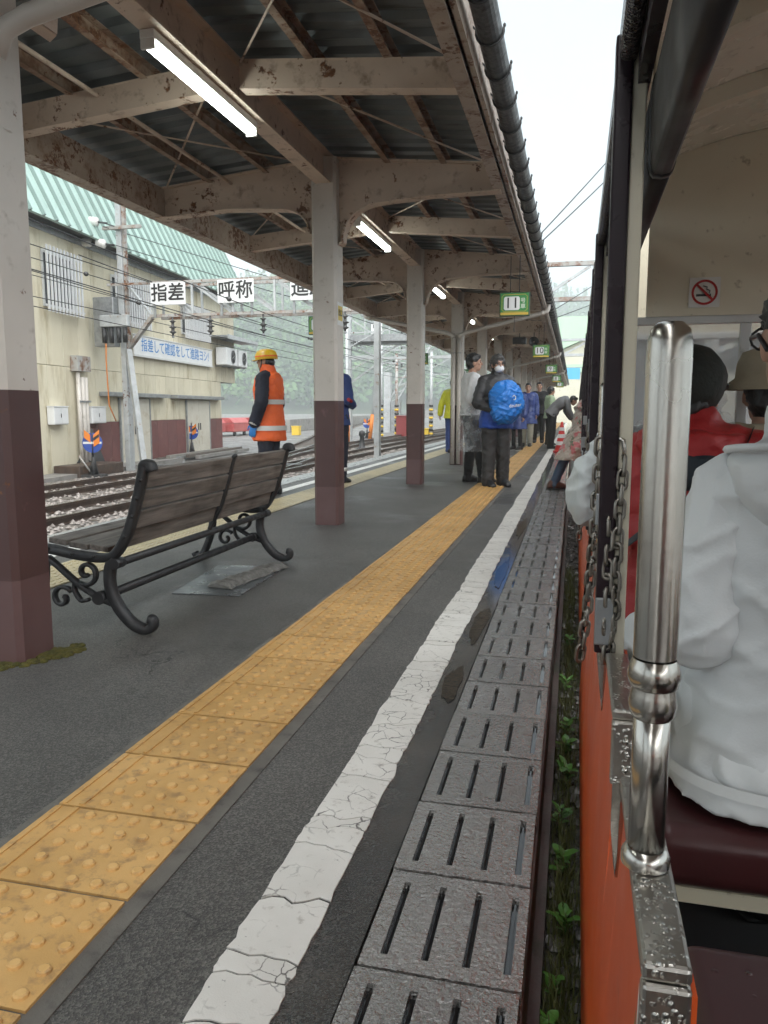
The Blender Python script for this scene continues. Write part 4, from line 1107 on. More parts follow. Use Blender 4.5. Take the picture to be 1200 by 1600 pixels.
while cnt < 7000:
    a = R(rng.uniform(-50, 10)); r_ = 225 + 400 * rng.random() ** 1.25
    x, y = r_ * math.sin(a), r_ * math.cos(a); h = hill(x, y)
    if h < .3: continue
    cnt += 1
    con = rng.random() < .45; H_ = rng.uniform(8, 13) * (1.15 if con else .85); W = rng.uniform(1.7, 2.5) if con else rng.uniform(2.6, 4.2)
    k = 56 if r_ < 360 else 26
    if con:
        u = rng.random(k) ** .8; ph = rng.random(k) * 6.283; rad = W * (1 - u) ** .8 * rng.uniform(.7, 1.05, k)
        P_ = np.stack([x + rad * np.cos(ph), y + rad * np.sin(ph), h + H_ * (.12 + .88 * u)], 1); N_ = np.stack([np.cos(ph), np.sin(ph), .7 + 0 * u], 1)
        sz = rng.uniform(.3, .7, k) * (1.25 if k < 40 else 1)
    else:
        d = rng.normal(size=(k, 3)); d /= np.linalg.norm(d, axis=1)[:, None]; d[:, 2] = np.abs(d[:, 2]) * 1.1 - .25
        rad = rng.uniform(.75, 1.05, k)[:, None]
        P_ = np.array([x, y, h + H_ * .55]) + d * rad * np.array([W, W, H_ * .42]); N_ = d + np.array([0, 0, .3]); sz = rng.uniform(.4, .85, k) * (1.25 if k < 40 else 1)
    N_ = N_ + rng.normal(size=N_.shape) * .35; N_ /= np.linalg.norm(N_, axis=1)[:, None]
    Cs.append(P_); Ns.append(N_); Ss.append(sz)
fo = quads_object('forest', leaf_cloud(np.concatenate(Cs), np.concatenate(Ns), np.concatenate(Ss)), MATS['forest_leaves'])
tag(fo, 'misty green forest covering the hillside behind the station', 'forest', kind='stuff')

# ------------------------------------------------------------------ tracks and ballast
def mat_ballast():
    m, t, p, out = NT('ballast')
    co = coords(t, False, True)
    vo = nd(t, 'TexVoronoi', Scale=26.); t.links.new(co, vo.inputs['Vector'])
    c = ramp(t, vo.outputs['Color'], .1, .9, (.13, .115, .10, 1), (.40, .36, .33, 1))
    c = mix(t, ramp(t, vo.outputs['Distance'], .35, .75), c, (.05, .045, .04))
    c = mix(t, ramp(t, noi(t, co, .9, 5), .5, .68), c, (.16, .15, .14))
    setin(t, p.inputs['Base Color'], c); p.inputs['Roughness'].default_value = .55
    bumpn(t, p, vo.outputs['Distance'], -1., .04)
    return m
mat_ballast()
mb = MB(); mb.add([(-9.7, -8, -.348), (-4.065, -8, -.348), (-4.065, 120, -.348), (-9.7, 120, -.348)], [(0, 1, 2, 3)])
tag(mb.build('ballast_bed', MATS['ballast']), kind='structure')
def stones(n, xr, yr, z, s0, s1, seed, dens=None):
    rr = random.Random(seed); mb = MB()
    dirs = [(1, 0, .1), (.3, .95, 0), (-.8, .6, .1), (-.8, -.6, 0), (.3, -.95, .1), (0, 0, 1), (0, 0, -1)]
    F_ = [(0, 1, 5), (1, 2, 5), (2, 3, 5), (3, 4, 5), (4, 0, 5), (1, 0, 6), (2, 1, 6), (3, 2, 6), (4, 3, 6), (0, 4, 6)]
    for i in range(n):
        x, y = rr.uniform(*xr), yr[0] + (yr[1] - yr[0]) * rr.random() ** (1.6 if yr[1] > 6 else 1)
        s_ = rr.uniform(s0, s1); a = rr.uniform(0, 6.28); ca, sa = math.cos(a), math.sin(a); vs = []
        for d in dirs:
            k = s_ * rr.uniform(.7, 1.2); dx, dy, dz_ = d[0] * k, d[1] * k, d[2] * k * .75
            vs.append((x + dx * ca - dy * sa, y + dx * sa + dy * ca, z + s_ * .35 + dz_))
        mb.add(vs, F_)
    return mb
pm('ballast_stone', (.36, .325, .30), (.20, .175, .155), 9, .5, .65, world=True)
tag(stones(5200, (-9.3, -4.3), (6.5, 26), -.348, .022, .045, 4).build('ballast_stones', MATS['ballast_stone'], fix=False), 'loose pinkish grey ballast stones between the rails', 'ballast', kind='stuff')
pm('rail_steel', (.065, .045, .036), (.10, .07, .055), 6, .45, .6, metal=.3, dirt=((.13, .06, .03), .3, 6))
pm('rail_head', (.30, .29, .28), (.22, .21, .20), 9, .22, .35, metal=.9)
pm('sleeper', (.10, .085, .072), (.15, .13, .11), 6, .7, bump=.4, bs=30, dirt=((.05, .04, .035), .4, 9))
def track(path, label):
    t = thing('railway_track', None, None); tag(t, kind='structure')
    P_ = [V(p) for p in curve([(x, y, 0) for x, y in path], 8)]
    for s_ in (-1, 1):
        mb = MB(); rg = []; 
        pts = []
        for i, p in enumerate(P_):
            a = P_[max(i - 1, 0)]; b = P_[min(i + 1, len(P_) - 1)]; tg = (b - a).normalized(); nr_ = V((tg.y, -tg.x, 0)); pts.append((p + nr_ * s_ * .381, nr_))
        pr = [(-.045, -.345), (.045, -.345), (.045, -.333), (.008, -.325), (.008, -.268), (.026, -.262), (.026, -.236), (-.026, -.236), (-.026, -.262), (-.008, -.268), (-.008, -.325), (-.045, -.333)]
        k = len(pr); vs = [(q.x + n_.x * a, q.y + n_.y * a, b) for q, n_ in pts for a, b in pr]
        mb.add(vs, [(i * k + j, i * k + (j + 1) % k, (i + 1) * k + (j + 1) % k, (i + 1) * k + j) for i in range(len(pts) - 1) for j in range(k)])
        for i in range(len(mb.m)):
            if i % k in (6,): mb.m[i] = 1
        mb.build('rail', [MATS['rail_steel'], MATS['rail_head']], t)
    mb = MB(); d = 0
    for a, b in zip(P_, P_[1:]):
        L_ = (b - a).length; tg = (b - a).normalized(); n_ = V((tg.y, -tg.x, 0)); q = (-d) % .62
        while q < L_:
            c = a + tg * q; mb.bar(c - n_ * .72 + V((0, 0, -.352)), c + n_ * .72 + V((0, 0, -.352)), .19, .03); q += .62
        d += L_
    tag(mb.build('sleepers', MATS['sleeper'], t), kind='stuff')
    return t
track([(-6.2, -6), (-6.2, 5), (-6.2, 20), (-6.2, 60), (-6.2, 118)], '')
track([(-8.05, -6), (-8.05, 5), (-8.05, 20), (-8.05, 60), (-8.05, 118)], '')
track([(-6.3, 13.5), (-6.5, 16), (-7.1, 20), (-7.7, 24), (-8.0, 27)], '')
track([(-8.1, 17), (-8.4, 21), (-9.6, 27), (-11.4, 34), (-14, 44), (-18, 62), (-23, 85)], '')
track([(-8.0, 30), (-7.6, 33), (-6.9, 37), (-6.3, 41)], '')
track([(.78, -6), (.80, 10), (.9, 40)], '')
for i, (a, b) in enumerate([((-7.0, 14.2), (-6.2, 15.4)), ((-9.1, 15.5), (-6.0, 16.6)), ((-7.2, 13.2), (-9.4, 17.4)), ((-6.0, 12.6), (-7.8, 15.8))]):
    mb = MB(); mb.cyl((*a, -.24), (*b, -.24), .022, 8)
    tag(mb.build('point_rod', MATS['galvanised']), f'pale steel switch rod lying across the rails, {["shortest one", "longest one", "one slanting away behind the worker", "one slanting nearest the bench end"][i]}', 'rod', 'switch rods across the tracks')

# ------------------------------------------------------------------ depot building beside the tracks
pm('wall_cream', (.66, .61, .47), (.58, .53, .395), 1.2, .6, .75, bump=.2, bs=30, dirt=((.42, .36, .23), .44, 2.6), rnd=.06, stretch=(1.2, 1.2, .28))
pm('wall_maroon', (.16, .060, .055), (.13, .048, .045), 3, .55, dirt=((.22, .13, .11), .3, 5), rnd=.08)
pm('door_cream', (.58, .55, .47), (.52, .49, .41), 2, .5, dirt=((.34, .25, .14), .3, 3))
pm('mint_roof', (.41, .55, .50), (.375, .50, .455), 2, .4, .55, dirt=((.26, .38, .34), .25, 3), rnd=.04)
pm('roof_rib', (.17, .25, .225), (.14, .21, .19), 2, .45)
pm('window_dark', (.05, .055, .06), None, rough=.08)
pm('grille_white', (.60, .61, .62), None, rough=.4)
pm('concrete', (.25, .24, .225), (.19, .18, .17), 2, .6, bump=.4, bs=20, dirt=((.11, .105, .09), .4, 3))
RZ = math.atan2(.99515, -.09842)
bld = thing('depot_building', 'cream panelled depot building with steep mint green ribbed roof beside the tracks', 'building', (-10.161, 13.356, -.36), RZ)
bld_loc = lambda *a: a
def BL(name, mat, *boxes, bevel=0, parent=None):       # boxes in (s, inward, height above platform)
    m = MB()
    for x0, x1, y0, y1, z0, z1 in boxes: m.bx(x0, x1, y0, y1, z0 + .36, z1 + .36)
    return m.build(name, MATS[mat], parent or bld, world=False, bevel=bevel)
BL('body', 'concrete', (-7.9, 9.85, .07, 6, -.36, 1.88), (-7.9, 11.25, .07, 6, 1.885, 4.6))
i = 0; s_ = -8.0
while s_ < 11.25:
    e_ = min(s_ + .62, 11.3)
    openings = [(.0, 1.32, 3.0, 4.1), (2.76, 4.5, 3.05, 4.1), (6.74, 8.6, 3.1, 3.95)]
    if s_ < 9.85:
        e1 = min(e_, 9.9)
        lo = -.36
        if 1.5 <= s_ + .3 < 3.0 or 4.55 <= s_ + .3 < 6.95 or s_ + .3 >= 8.7:
            BL('skirt_panel', 'wall_maroon', (s_ + .004, e1 - .004, -.012, .06, -.36, .716)); lo = .724
        BL('wall_panel', 'wall_cream', (s_ + .004, e1 - .004, .0, .06, lo, 1.876), bevel=.006)
    BL('wall_panel', 'wall_cream', (s_ + .004, e_ - .004, .0, .06, 1.884, 4.6), bevel=.006)
    s_ += .62; i += 1
for x0, x1, z0, z1 in ((.05, 1.22, 3.02, 4.1), (2.8, 4.45, 3.08, 4.08), (6.8, 8.55, 3.12, 3.9)):
    wn = BL('window', 'white_frame', (x0, x1, -.03, -.002, z0, z0 + .05), (x0, x1, -.03, -.002, z1 - .05, z1), (x0, x0 + .05, -.03, -.002, z0 + .051, z1 - .051), (x1 - .05, x1, -.03, -.002, z0 + .051, z1 - .051), ((x0 + x1) / 2 - .02, (x0 + x1) / 2 + .02, -.03, -.002, z0 + .051, z1 - .051))
    BL('pane', 'window_dark', (x0 + .05, (x0 + x1) / 2 - .021, -.012, -.004, z0 + .051, z1 - .051), parent=wn)
    BL('pane', 'window_dark', ((x0 + x1) / 2 + .021, x1 - .05, -.012, -.004, z0 + .051, z1 - .051), parent=wn)
    nb = int((x1 - x0 + .2) / .125)
    for b in range(nb + 1):
        xb = x0 - .1 + b * .125; BL('grille_bar', 'grille_white', (xb, xb + .042, -.20, -.17, z0 - .12, z1 + .06), parent=wn)
    for zz in (z0 - .02, z1 - .06): BL('grille_rail', 'grille_white', (x0 - .12, x1 + .12, -.168, -.14, zz, zz + .03), parent=wn)
for x0, x1 in ((2.98, 4.5), (6.98, 8.7)):
    for a, b in ((x0, (x0 + x1) / 2 - .006), ((x0 + x1) / 2 + .006, x1)):
        dd = BL('door', 'door_cream', (a, b, -.045, -.004, -.30, 1.27), bevel=.006)
        BL('handle', 'dark_steel', (b - .09 if a == x0 else a + .05, b - .05 if a == x0 else a + .09, -.065, -.046, .40, .60), parent=dd)
    BL('door_frame', 'galvanised', (x0 - .07, x0 - .005, -.05, -.004, -.3, 1.28), (x1 + .005, x1 + .07, -.05, -.004, -.3, 1.28))
for x0, x1 in ((2.05, 5.45), (5.9, 9.6)): BL('door_hood', 'galvanised', (x0, x1, -.22, -.004, 1.30, 1.40), bevel=.01)
BL('ledge', 'galvanised', (8.9, 11.9, -.62, -.004, 3.22, 3.28), bevel=.01); BL('ledge_trim', 'pale_steel', (8.9, 11.9, -.66, -.621, 3.17, 3.30))
BL('band', 'galvanised', (-8, 11.35, -.03, -.003, 4.45, 4.62))
BL('plinth', 'concrete', (-8, 10.1, -.6, -.05, -.36, -.27))
# steep ribbed roof
nr_ = V((0, -math.sin(R(64)), math.cos(R(64)))); up_ = V((0, math.cos(R(64)), math.sin(R(64))))
mb = MB(); e0 = V((0, -.42, 4.58 + .36)); LN = 4.6
def rp(s_, u, o=0): p = e0 + up_ * u + nr_ * o; return (s_, p.y, p.z)
pitch = .43; s_ = -8.2
while s_ < 11.7:
    m = MB(); a, b = s_, min(s_ + pitch, 11.75)
    m.add([rp(a + .002, 0), rp(b - .002, 0), rp(b - .002, LN), rp(a + .002, LN), rp(a + .002, 0, -.05), rp(b - .002, 0, -.05), rp(b - .002, LN, -.05), rp(a + .002, LN, -.05)], [(0, 1, 2, 3), (7, 6, 5, 4), (0, 4, 5, 1), (1, 5, 6, 2), (2, 6, 7, 3), (3, 7, 4, 0)])
    m.build('roof_sheet', MATS['mint_roof'], bld, world=False)
    m = MB(); m.add([rp(a - .035, -.01, .001), rp(a + .035, -.01, .001), rp(a + .035, LN, .001), rp(a - .035, LN, .001), rp(a - .02, -.01, .055), rp(a + .02, -.01, .055), rp(a + .02, LN, .055), rp(a - .02, LN, .055)], [(4, 5, 6, 7), (0, 1, 5, 4), (1, 2, 6, 5), (2, 3, 7, 6), (3, 0, 4, 7)])
    m.build('roof_rib', MATS['roof_rib'], bld, world=False); s_ += pitch
BL('eave', 'dark_steel', (-8.2, 11.75, -.36, .06, 4.605, 4.66))
# things fixed to the building
def on_wall(name, label, cat, s_, z, group=None):
    t = thing(name, label, cat, group=group); t.matrix_basis = bld.matrix_basis @ Matrix.Translation((s_, 0, z + .36)); return t
for k, (s_, w_, lb) in enumerate(((9.75, 1.0, 'white outdoor air conditioner unit nearer the safety banner'), (10.85, .85, 'white outdoor air conditioner unit at the outer corner of the depot'))):
    t = on_wall('air_conditioner', lb, 'air conditioner', s_, 2.36, 'wall air conditioners')
    B('case', MATS['board_white'], t, (-w_ / 2, w_ / 2, -.46, -.10, .04, .58), bevel=.02, world=False)
    mb = MB(); mb.lathe([(.20, 0), (.215, .012), (.20, .02)], 24, (.08, -.465, .31), axis=(0, -1, 0)); mb.build('fan_ring', MATS['galvanised'], t, world=False)
    mb = MB(); mb.lathe([(.001, 0), (.2, 0)], 24, (.08, -.463, .31), axis=(0, -1, 0)); mb.build('fan_well', MATS['dark_steel'], t, world=False)
    for q in range(4): mb = MB(); mb.bar((.08, -.472, .31), (.08 + .17 * math.cos(q * 1.57 + .4), -.472, .31 + .17 * math.sin(q * 1.57 + .4)), .006, .06, up=(0, 1, 0)); mb.build('fan_blade', MATS['galvanised'], t, world=False)
    for q in (-.3, .3): B('bracket', MATS['galvanised'], t, (q * w_ - .02, q * w_ + .02, -.5, -.004, 0, .035), world=False)
for k, (s0, s1, lb) in enumerate(((-.05, .47, 'small white electrical box on the depot wall by the first column'), (1.42, 2.02, 'small white electrical box beside the rusty-topped pipes'))):
    t = on_wall('electrical_box', lb, 'electrical box', (s0 + s1) / 2, .70, 'wall electrical boxes'); h_ = (s1 - s0) / 2
    B('case', MATS['board_white'], t, (-h_, h_, -.17, -.014, 0, .35), bevel=.012, world=False)
    B('lid', MATS['board_white'], t, (-h_ - .012, h_ + .012, -.185, -.014, .352, .372), bevel=.004, world=False)
    B('door_leaf', MATS['board_white'], t, (-h_ + .02, -.004, -.178, -.1715, .02, .33), bevel=.003, world=False); B('door_leaf', MATS['board_white'], t, (.004, h_ - .02, -.178, -.1715, .02, .33), bevel=.003, world=False)
    B('lock', MATS['dark_steel'], t, (-.035, -.018, -.186, -.1785, .14, .22), world=False)
t = on_wall('pipe_riser', 'bundle of three white conduits under a rusty junction box on the depot', 'pipe', 1.15, -.3)
for q, (dx, r_) in enumerate(((-.12, .045), (.03, .055), (.17, .05))): mb = MB(); mb.cyl((dx, -.10, 0), (dx, -.10, 1.98 + .1 * (q == 0)), r_, 12); mb.build('conduit', MATS['pvc_pipe'], t, world=False)
B('junction_box', MATS['rusty_steel'], t, (-.24, .28, -.18, -.014, 2.0 + .1, 2.42), world=False)
for zz in (.6, 1.45): B('clamp', MATS['galvanised'], t, (-.2, .26, -.165, -.155, zz, zz + .04), world=False)
t = on_wall('safety_banner', 'long white banner board with blue slogan lettering on the depot wall', 'banner', 6.3, 2.34)
pm('banner_blue', (.035, .20, .50), None, rough=.4)
B('board', MATS['board_white'], t, (-2.62, 2.62, -.10, -.06, 0, .46), bevel=.006, world=False)
B('rim', MATS['white_frame'], t, (-2.66, 2.66, -.115, -.055, -.045, -.002), world=False); B('rim', MATS['white_frame'], t, (-2.66, 2.66, -.115, -.055, .462, .49), world=False)
text('指差して確認をして進路ヨシ!', .345, MATS['banner_blue'], t, Matrix.Translation((.05, -.102, .235)) @ FRONT, 'slogan', .010)

pm('hazard_cable', (.55, .17, .02), None, rough=.5)
# ------------------------------------------------------------------ overhead line gantry with kanji boards
GY = 15.3
gan = thing('overhead_gantry', 'rusty white truss gantry over the two tracks, carrying the kanji boards', 'gantry', (-9.56, GY, -.36))
B('mast', MATS['pale_steel'], gan, (-9.64, -9.52, GY - .10, GY + .10, -.36, 6.2), bevel=.01)
B('mast', MATS['rusty_steel'], gan, (-9.515, -9.46, GY - .05, GY + .05, 2.1, 6.2))
mb = MB(); mb.bar((-9.05, GY - .30, -.36), (-9.46, GY - .08, 2.3), .12, .09); mb.build('mast_stay', MATS['pale_steel'], gan)
for z in (2.97, 3.65):
    for dy in (-.22, .22):
        mb = MB(); mb.bx(-8.80, -3.80, GY + dy - .027, GY + dy + .027, z - .03, z + .03); mb.build('chord', MATS['rusty_steel'], gan)
x = -8.75
while x < -3.9:
    for dy in (-.22, .22):
        mb = MB(); mb.bar((x, GY + dy, 3.002), (x, GY + dy, 3.618), .045, .035, up=(0, 1, 0)); mb.build('upright', MATS['pale_steel'], gan)
        if x < -4.6: mb = MB(); mb.bar((x + .05, GY + dy * .82, 3.59), (x + .86, GY + dy * .82, 3.01), .045, .035, up=(0, 1, 0)); mb.build('diagonal', MATS['pale_steel'], gan)
    x += .92
mb = MB(); mb.bar((-9.46, GY, 2.36), (-8.80, GY - .18, 2.95), .09, .08); mb.build('knee_brace', MATS['rusty_steel'], gan)
mb = MB(); mb.bar((-9.46, GY, 3.67), (-8.80, GY - .18, 2.98), .055, .045); mb.build('knee_brace', MATS['pale_steel'], gan)
mb = MB(); mb.bx(-9.80, -8.80, GY - .27, GY - .22, 3.62, 3.67); mb.build('arm', MATS['rusty_steel'], gan)
mb = MB(); mb.bx(-9.90, -9.0, GY - .19, GY - .12, 4.80, 4.87); mb.build('cross_arm', MATS['rusty_steel'], gan)
B('switch_box', MATS['galvanised'], gan, (-10.16, -9.66, GY - .28, GY - .06, 2.35, 3.40), bevel=.02)
B('switch_gear', MATS['pale_steel'], gan, (-9.92, -9.25, GY - .42, GY - .30, 2.75, 3.0), bevel=.02)
for i, xx in enumerate((-9.85, -9.68, -9.50, -9.35)): mb = MB(); mb.cyl((xx, GY - .36, 2.42), (xx, GY - .36, 2.74), .05, 10); mb.build('bushing', MATS['dark_steel'], gan)
mb = MB(); mb.tube([(-9.78, GY - .42, 2.4), (-9.79, GY - .43, 2.05), (-9.77, GY - .43, 1.1), (-9.70, GY - .30, .75)], .013, 8); mb.build('orange_cable', MATS['hazard_cable'], gan)
for i, (x0, tx, lb) in enumerate(((-8.73, '指差', 'white gantry board with two kanji, the one closest to the mast'), (-7.20, '呼称', 'white gantry board with two kanji, in the middle of the three'), (-5.61, '進路', 'white gantry board mostly hidden behind the second column'))):
    t = thing('kanji_board', lb, 'sign', (x0 + .39, GY - .30, 3.175), group='white kanji boards on the gantry')
    B('board', MATS['board_white'], t, (-.40, .40, -.018, .018, 0, .465), bevel=.008, world=False)
    B('back_strap', MATS['galvanised'], t, (-.36, -.31, .019, .045, -.25, .46), world=False); B('back_strap', MATS['galvanised'], t, (.31, .36, .019, .045, -.25, .46), world=False)
    for q, ch in enumerate(tx): text(ch, .385, MATS['sign_black'], t, Matrix.Translation((-.195 + q * .39, -.020, .232)) @ FRONT, 'character', .018)
pm('porcelain', (.70, .69, .66), None, rough=.18); pm('insulator_dark', (.05, .05, .05), None, rough=.25)
for i, (x, lb) in enumerate(((-8.3, 'first'), (-7.43, 'second'), (-6.25, 'third'), (-4.5, 'fourth'))):
    t = thing('hanging_insulator', f'dark finned insulator hanging under the kanji gantry, {lb} from the mast', 'insulator', (x, GY - .22, 2.55), group='insulators under the gantry')
    mb = MB(); mb.lathe([(.02, .40), (.02, .32), (.07, .30), (.03, .27), (.03, .2), (.09, .18), (.035, .15), (.035, .10), (.08, .08), (.025, .04), (.015, 0)], 14); mb.build('body', MATS['insulator_dark'], t, world=False)
    mb = MB(); mb.cyl((0, 0, -.04), (0, 0, .0), .03, 10); mb.build('clamp', MATS['galvanised'], t, world=False)
def strain(x, y, z, lb):
    t = thing('strain_insulator', lb, 'insulator', (x, y, z), group='white strain insulators at the mast')
    d = V((.95, .2, -.12)).normalized()
    for q in (0, .30):
        mb = MB(); c = V((q, q * .2, -q * .12)); mb.lathe([(.03, -.12), (.09, -.10), (.10, -.08), (.09, -.055), (.10, -.035), (.10, .0), (.09, .03), (.10, .045), (.09, .08), (.03, .10)], 16, c, axis=d); mb.build('disc_stack', MATS['porcelain'], t, world=False)
    mb = MB(); mb.cyl((-.28, -.056, .034), (.58, .116, -.07), .02, 8); mb.build('fitting', MATS['dark_steel'], t, world=False)
strain(-10.35, GY - .3, 5.0, 'upper white porcelain strain insulator pair left of the mast')
strain(-10.20, GY - .3, 4.54, 'lower white porcelain strain insulator pair left of the mast')
strain(-11.45, GY - .5, 5.32, 'white porcelain insulator peeping past the first column')
# truss over canopy and train farther on
g3 = thing('cross_truss', 'rusty pale truss crossing above the canopy and the train', 'gantry', (3.5, 17.5, -.36))
for z in (3.36, 4.10): B('chord', MATS['rusty_steel'], g3, (-4.38, 3.40, 17.45, 17.55, z - .045, z + .045))
x = -4.2; k = 0
while x < 3.3:
    mb = MB(); mb.bar((x, 17.5, 3.407), (x, 17.5, 4.053), .06, .05, up=(0, 1, 0)); mb.build('upright', MATS['pale_steel'], g3)
    mb = MB(); mb.bar((x + .06, 17.5, 3.42), (x + 1.06, 17.5, 4.04), .06, .05, up=(0, 1, 0)); mb.build('diagonal', MATS['pale_steel'], g3)
    x += 1.13
for xx in (-4.45, 3.47): B('mast', MATS['pale_steel'], g3, (xx - .06, xx + .06, 17.4, 17.6, -.36, 4.6))
# wires
pm('wire', (.02, .021, .022), None, rough=.5)
def wire(pts, r_, label, beads=0):
    t = thing('overhead_wire', label, 'wire', pts[0], group='overhead wires')
    P_ = []
    for a, b in zip(pts, pts[1:]):
        a, b = V(a), V(b); L_ = (b - a).length; n = 10
        for i in range(n): u = i / n; P_.append(a.lerp(b, u) + V((0, 0, -.0022 * L_ * 4 * u * (1 - u) * 1.6)))
    P_.append(V(pts[-1]))
    mb = MB(); mb.tube(P_, r_, 6); mb.build('strand', MATS['wire'], t)
    for i in range(beads):
        p = P_[0].lerp(P_[-1], (i + .6) / (beads + .4)); mb = MB(); k = int((i + .6) / (beads + .4) * (len(P_) - 1)); p = P_[k]; mb.ell(p, .05, .05, .045, 8, 6); mb.build('bead_insulator', MATS['insulator_dark'], t)
WR = [([(-6.2, -4, 3.0), (-6.2, 15.3, 2.5), (-6.2, 55, 2.75), (-6.2, 100, 2.8)], .008, 'contact wire over the track next to the platform'),
      ([(-6.2, -4, 3.75), (-6.2, 15.3, 2.95), (-6.2, 55, 3.4)], .009, 'messenger wire over the track next to the platform'),
      ([(-8.05, -4, 2.95), (-8.05, 15.3, 2.5), (-8.05, 55, 2.75), (-8.05, 100, 2.8)], .008, 'contact wire over the second track'),
      ([(-8.05, -4, 3.7), (-8.05, 15.3, 2.95), (-8.05, 55, 3.4)], .009, 'messenger wire over the second track'),
      ([(-9.4, -4, 3.2), (-9.4, 15.3, 3.0), (-9.4, 55, 3.1)], .009, 'wire along the depot side of the tracks'),
      ([(-9.3, 0, 3.95), (-9.3, 15.1, 3.6), (-8.2, 35, 3.3)], .009, 'wire running past the mast at board height'),
      ([(-9.1, 0, 3.6), (-9.1, 15.1, 3.25), (-8.8, 35, 3.05)], .008, 'lower of the wires running past the mast'),
      ([(-9.8, 15.0, 4.84), (-5.9, 22, 4.0), (-4.0, 30, 3.7)], .010, 'wire slanting from the mast cross arm towards the canopy'),
      ([(-9.6, 15.0, 4.47), (-6.8, 20, 3.8), (-4.6, 30, 3.3)], .010, 'second wire slanting from the mast towards the canopy'),
      ([(-11.5, 14.8, 5.4), (-9.6, 15.1, 4.86)], .010, 'short wire ending at the upper strain insulator'),
      ([(-11.6, 14.7, 4.75), (-8.7, 15.0, 3.66)], .011, 'wire slanting down to the board nearest the mast'),
      ([(-10.1, 9, 4.2), (-8.8, 15.05, 3.67)], .010, 'wire slanting along the depot front to the gantry'),
      ([(-.52, 9.5, 2.96), (.53, 12, 4.72), (1.9, 15.8, 7.4)], .008, 'upper of two stay wires rising from the gutter into the sky'),
      ([(-.50, 9.75, 2.95), (.46, 12, 4.38), (1.9, 15.9, 6.8)], .008, 'lower of two stay wires rising from the gutter into the sky'),
      ([(-.50, 16, 2.93), (.72, 19, 4.1), (2.2, 22.7, 5.5)], .008, 'upper farther stay wire between canopy and train'),
      ([(-.50, 17, 2.90), (.70, 20, 3.7), (2.2, 23.8, 4.7)], .008, 'lower farther stay wire between canopy and train'),
      ([(-6.9, 15.3, 2.95), (-6.6, 30, 2.8), (-6.5, 60, 2.9)], .008, 'beaded wire under the gantry towards the far masts')]
for i, (p, r_, lb) in enumerate(WR): wire(p, r_, lb, 3 if i in (1, 3, 5, 16) else 0)

# ------------------------------------------------------------------ track-side furniture
pm('indicator_blue', (.025, .07, .34), None, rough=.35); pm('hazard_orange', (.72, .22, .03), None, rough=.45); pm('hazard_yellow', (.70, .48, .05), None, rough=.45)
def indicator(x, y, label, rz):
    t = thing('switch_indicator', label, 'signal', (x, y, -.36), rz, group='track switch indicators')
    B('base', MATS['dark_steel'], t, (-.22, .22, -.16, .16, 0, .07), world=False, bevel=.01)
    mb = MB(); mb.tube([(0, 0, .07), (0, 0, .30), (0, 0, .42)], [.10, .05, .035], 10); mb.build('stand', MATS['dark_steel'], t, world=False)
    mb = MB(); mb.cyl((0, 0, .42), (0, 0, .98), .018, 8); mb.build('spindle', MATS['dark_steel'], t, world=False)
    mb = MB(); mb.cyl((0, -.012, .70), (0, .012, .70), .20, 28); dsc = mb.build('disc', MATS['indicator_blue'], t, world=False)
    B('bar', MATS['reflect_white'], dsc, (-.185, .185, -.016, -.0125, .678, .722), world=False)
    mb = MB()
    for z0, c in ((.56, 0), (.68, 1), (.74, 0), (.86, 1)): pass
    mb.prism([(-.012, .50), (-.012, .86), (.0, .98), (.012, .86), (.012, .50)], (0, -.26, 0), (0, .13, 0), (1, 0, 0), (0, 0, 1)); 
    mb = MB(); mb.prism([(.03, .62), (.15, .70), (.15, .96), (.03, .86)], (0, -.01, 0), (0, -.02, 0)); mb.build('arrow_vane', MATS['hazard_orange'], t, world=False)
    mb = MB(); mb.prism([(-.03, .86), (-.15, .96), (-.15, .80), (-.03, .70)], (0, -.01, 0), (0, -.02, 0)); mb.build('arrow_vane', MATS['hazard_orange'], t, world=False)
    mb = MB(); mb.prism([(.032, .74), (.148, .82), (.148, .88), (.032, .80)], (0, -.003, 0), (0, -.0305, 0)); mb.build('stripe', MATS['sign_black'], t, world=False)
    mb = MB(); mb.tube([(-.05, -.05, .12), (-.25, -.1, .45)], .016, 8); mb.build('lever', MATS['rusty_steel'], t, world=False)
indicator(-9.35, 13.6, 'switch indicator with blue disc by the electrical box', .25)
indicator(-10.75, 20.4, 'switch indicator with blue disc before the depot double door', .15)
indicator(-9.4, 35.0, 'distant switch indicator with blue disc among the striped poles', .1)
t = thing('leaning_sheet', 'wet black sheet leaning on the depot wall beside the mast', 'sheet', (-10.0, 14.6, -.36))
mb = MB(); mb.prism([(-.35, 0), (.35, 0), (.35, .62), (-.35, .62)], (0, .04, 0), (0, 0, 0)); mb.xf(Matrix.Rotation(1.2, 4, 'Z') @ Matrix.Rotation(-.55, 4, 'X')); mb.build('board', MATS['car_dark'], t, world=False); mb = MB(); mb.bx(-.37, .37, -.05, .05, 0, .06); mb.xf(Matrix.Rotation(1.2, 4, 'Z')); mb.build('foot', MATS['rusty_steel'], t, world=False)
t = thing('timber_pile', 'low pile of old timber and pipes along the depot foot', 'timber', (-10.3, 19, -.36))
for q in range(5): mb = MB(); mb.bar((-10.35 + .12 * q, 17.8 + .3 * q, -.28 + .05 * (q % 2)), (-10.8 + .15 * q, 22.3 + .2 * q, -.28 + .06 * (q % 2)), .10, .09); mb.build('beam', MATS[('sleeper', 'pale_concrete', 'galvanised', 'sleeper', 'concrete')[q]], t)
t = thing('brown_crate', 'low brown rusty tray at the depot foot by the first column', 'crate', (-9.75, 13.9, -.36)); B('tray', MATS['rail_steel'], t, (-10.1, -9.5, 13.35, 14.9, -.355, -.12), bevel=.02)
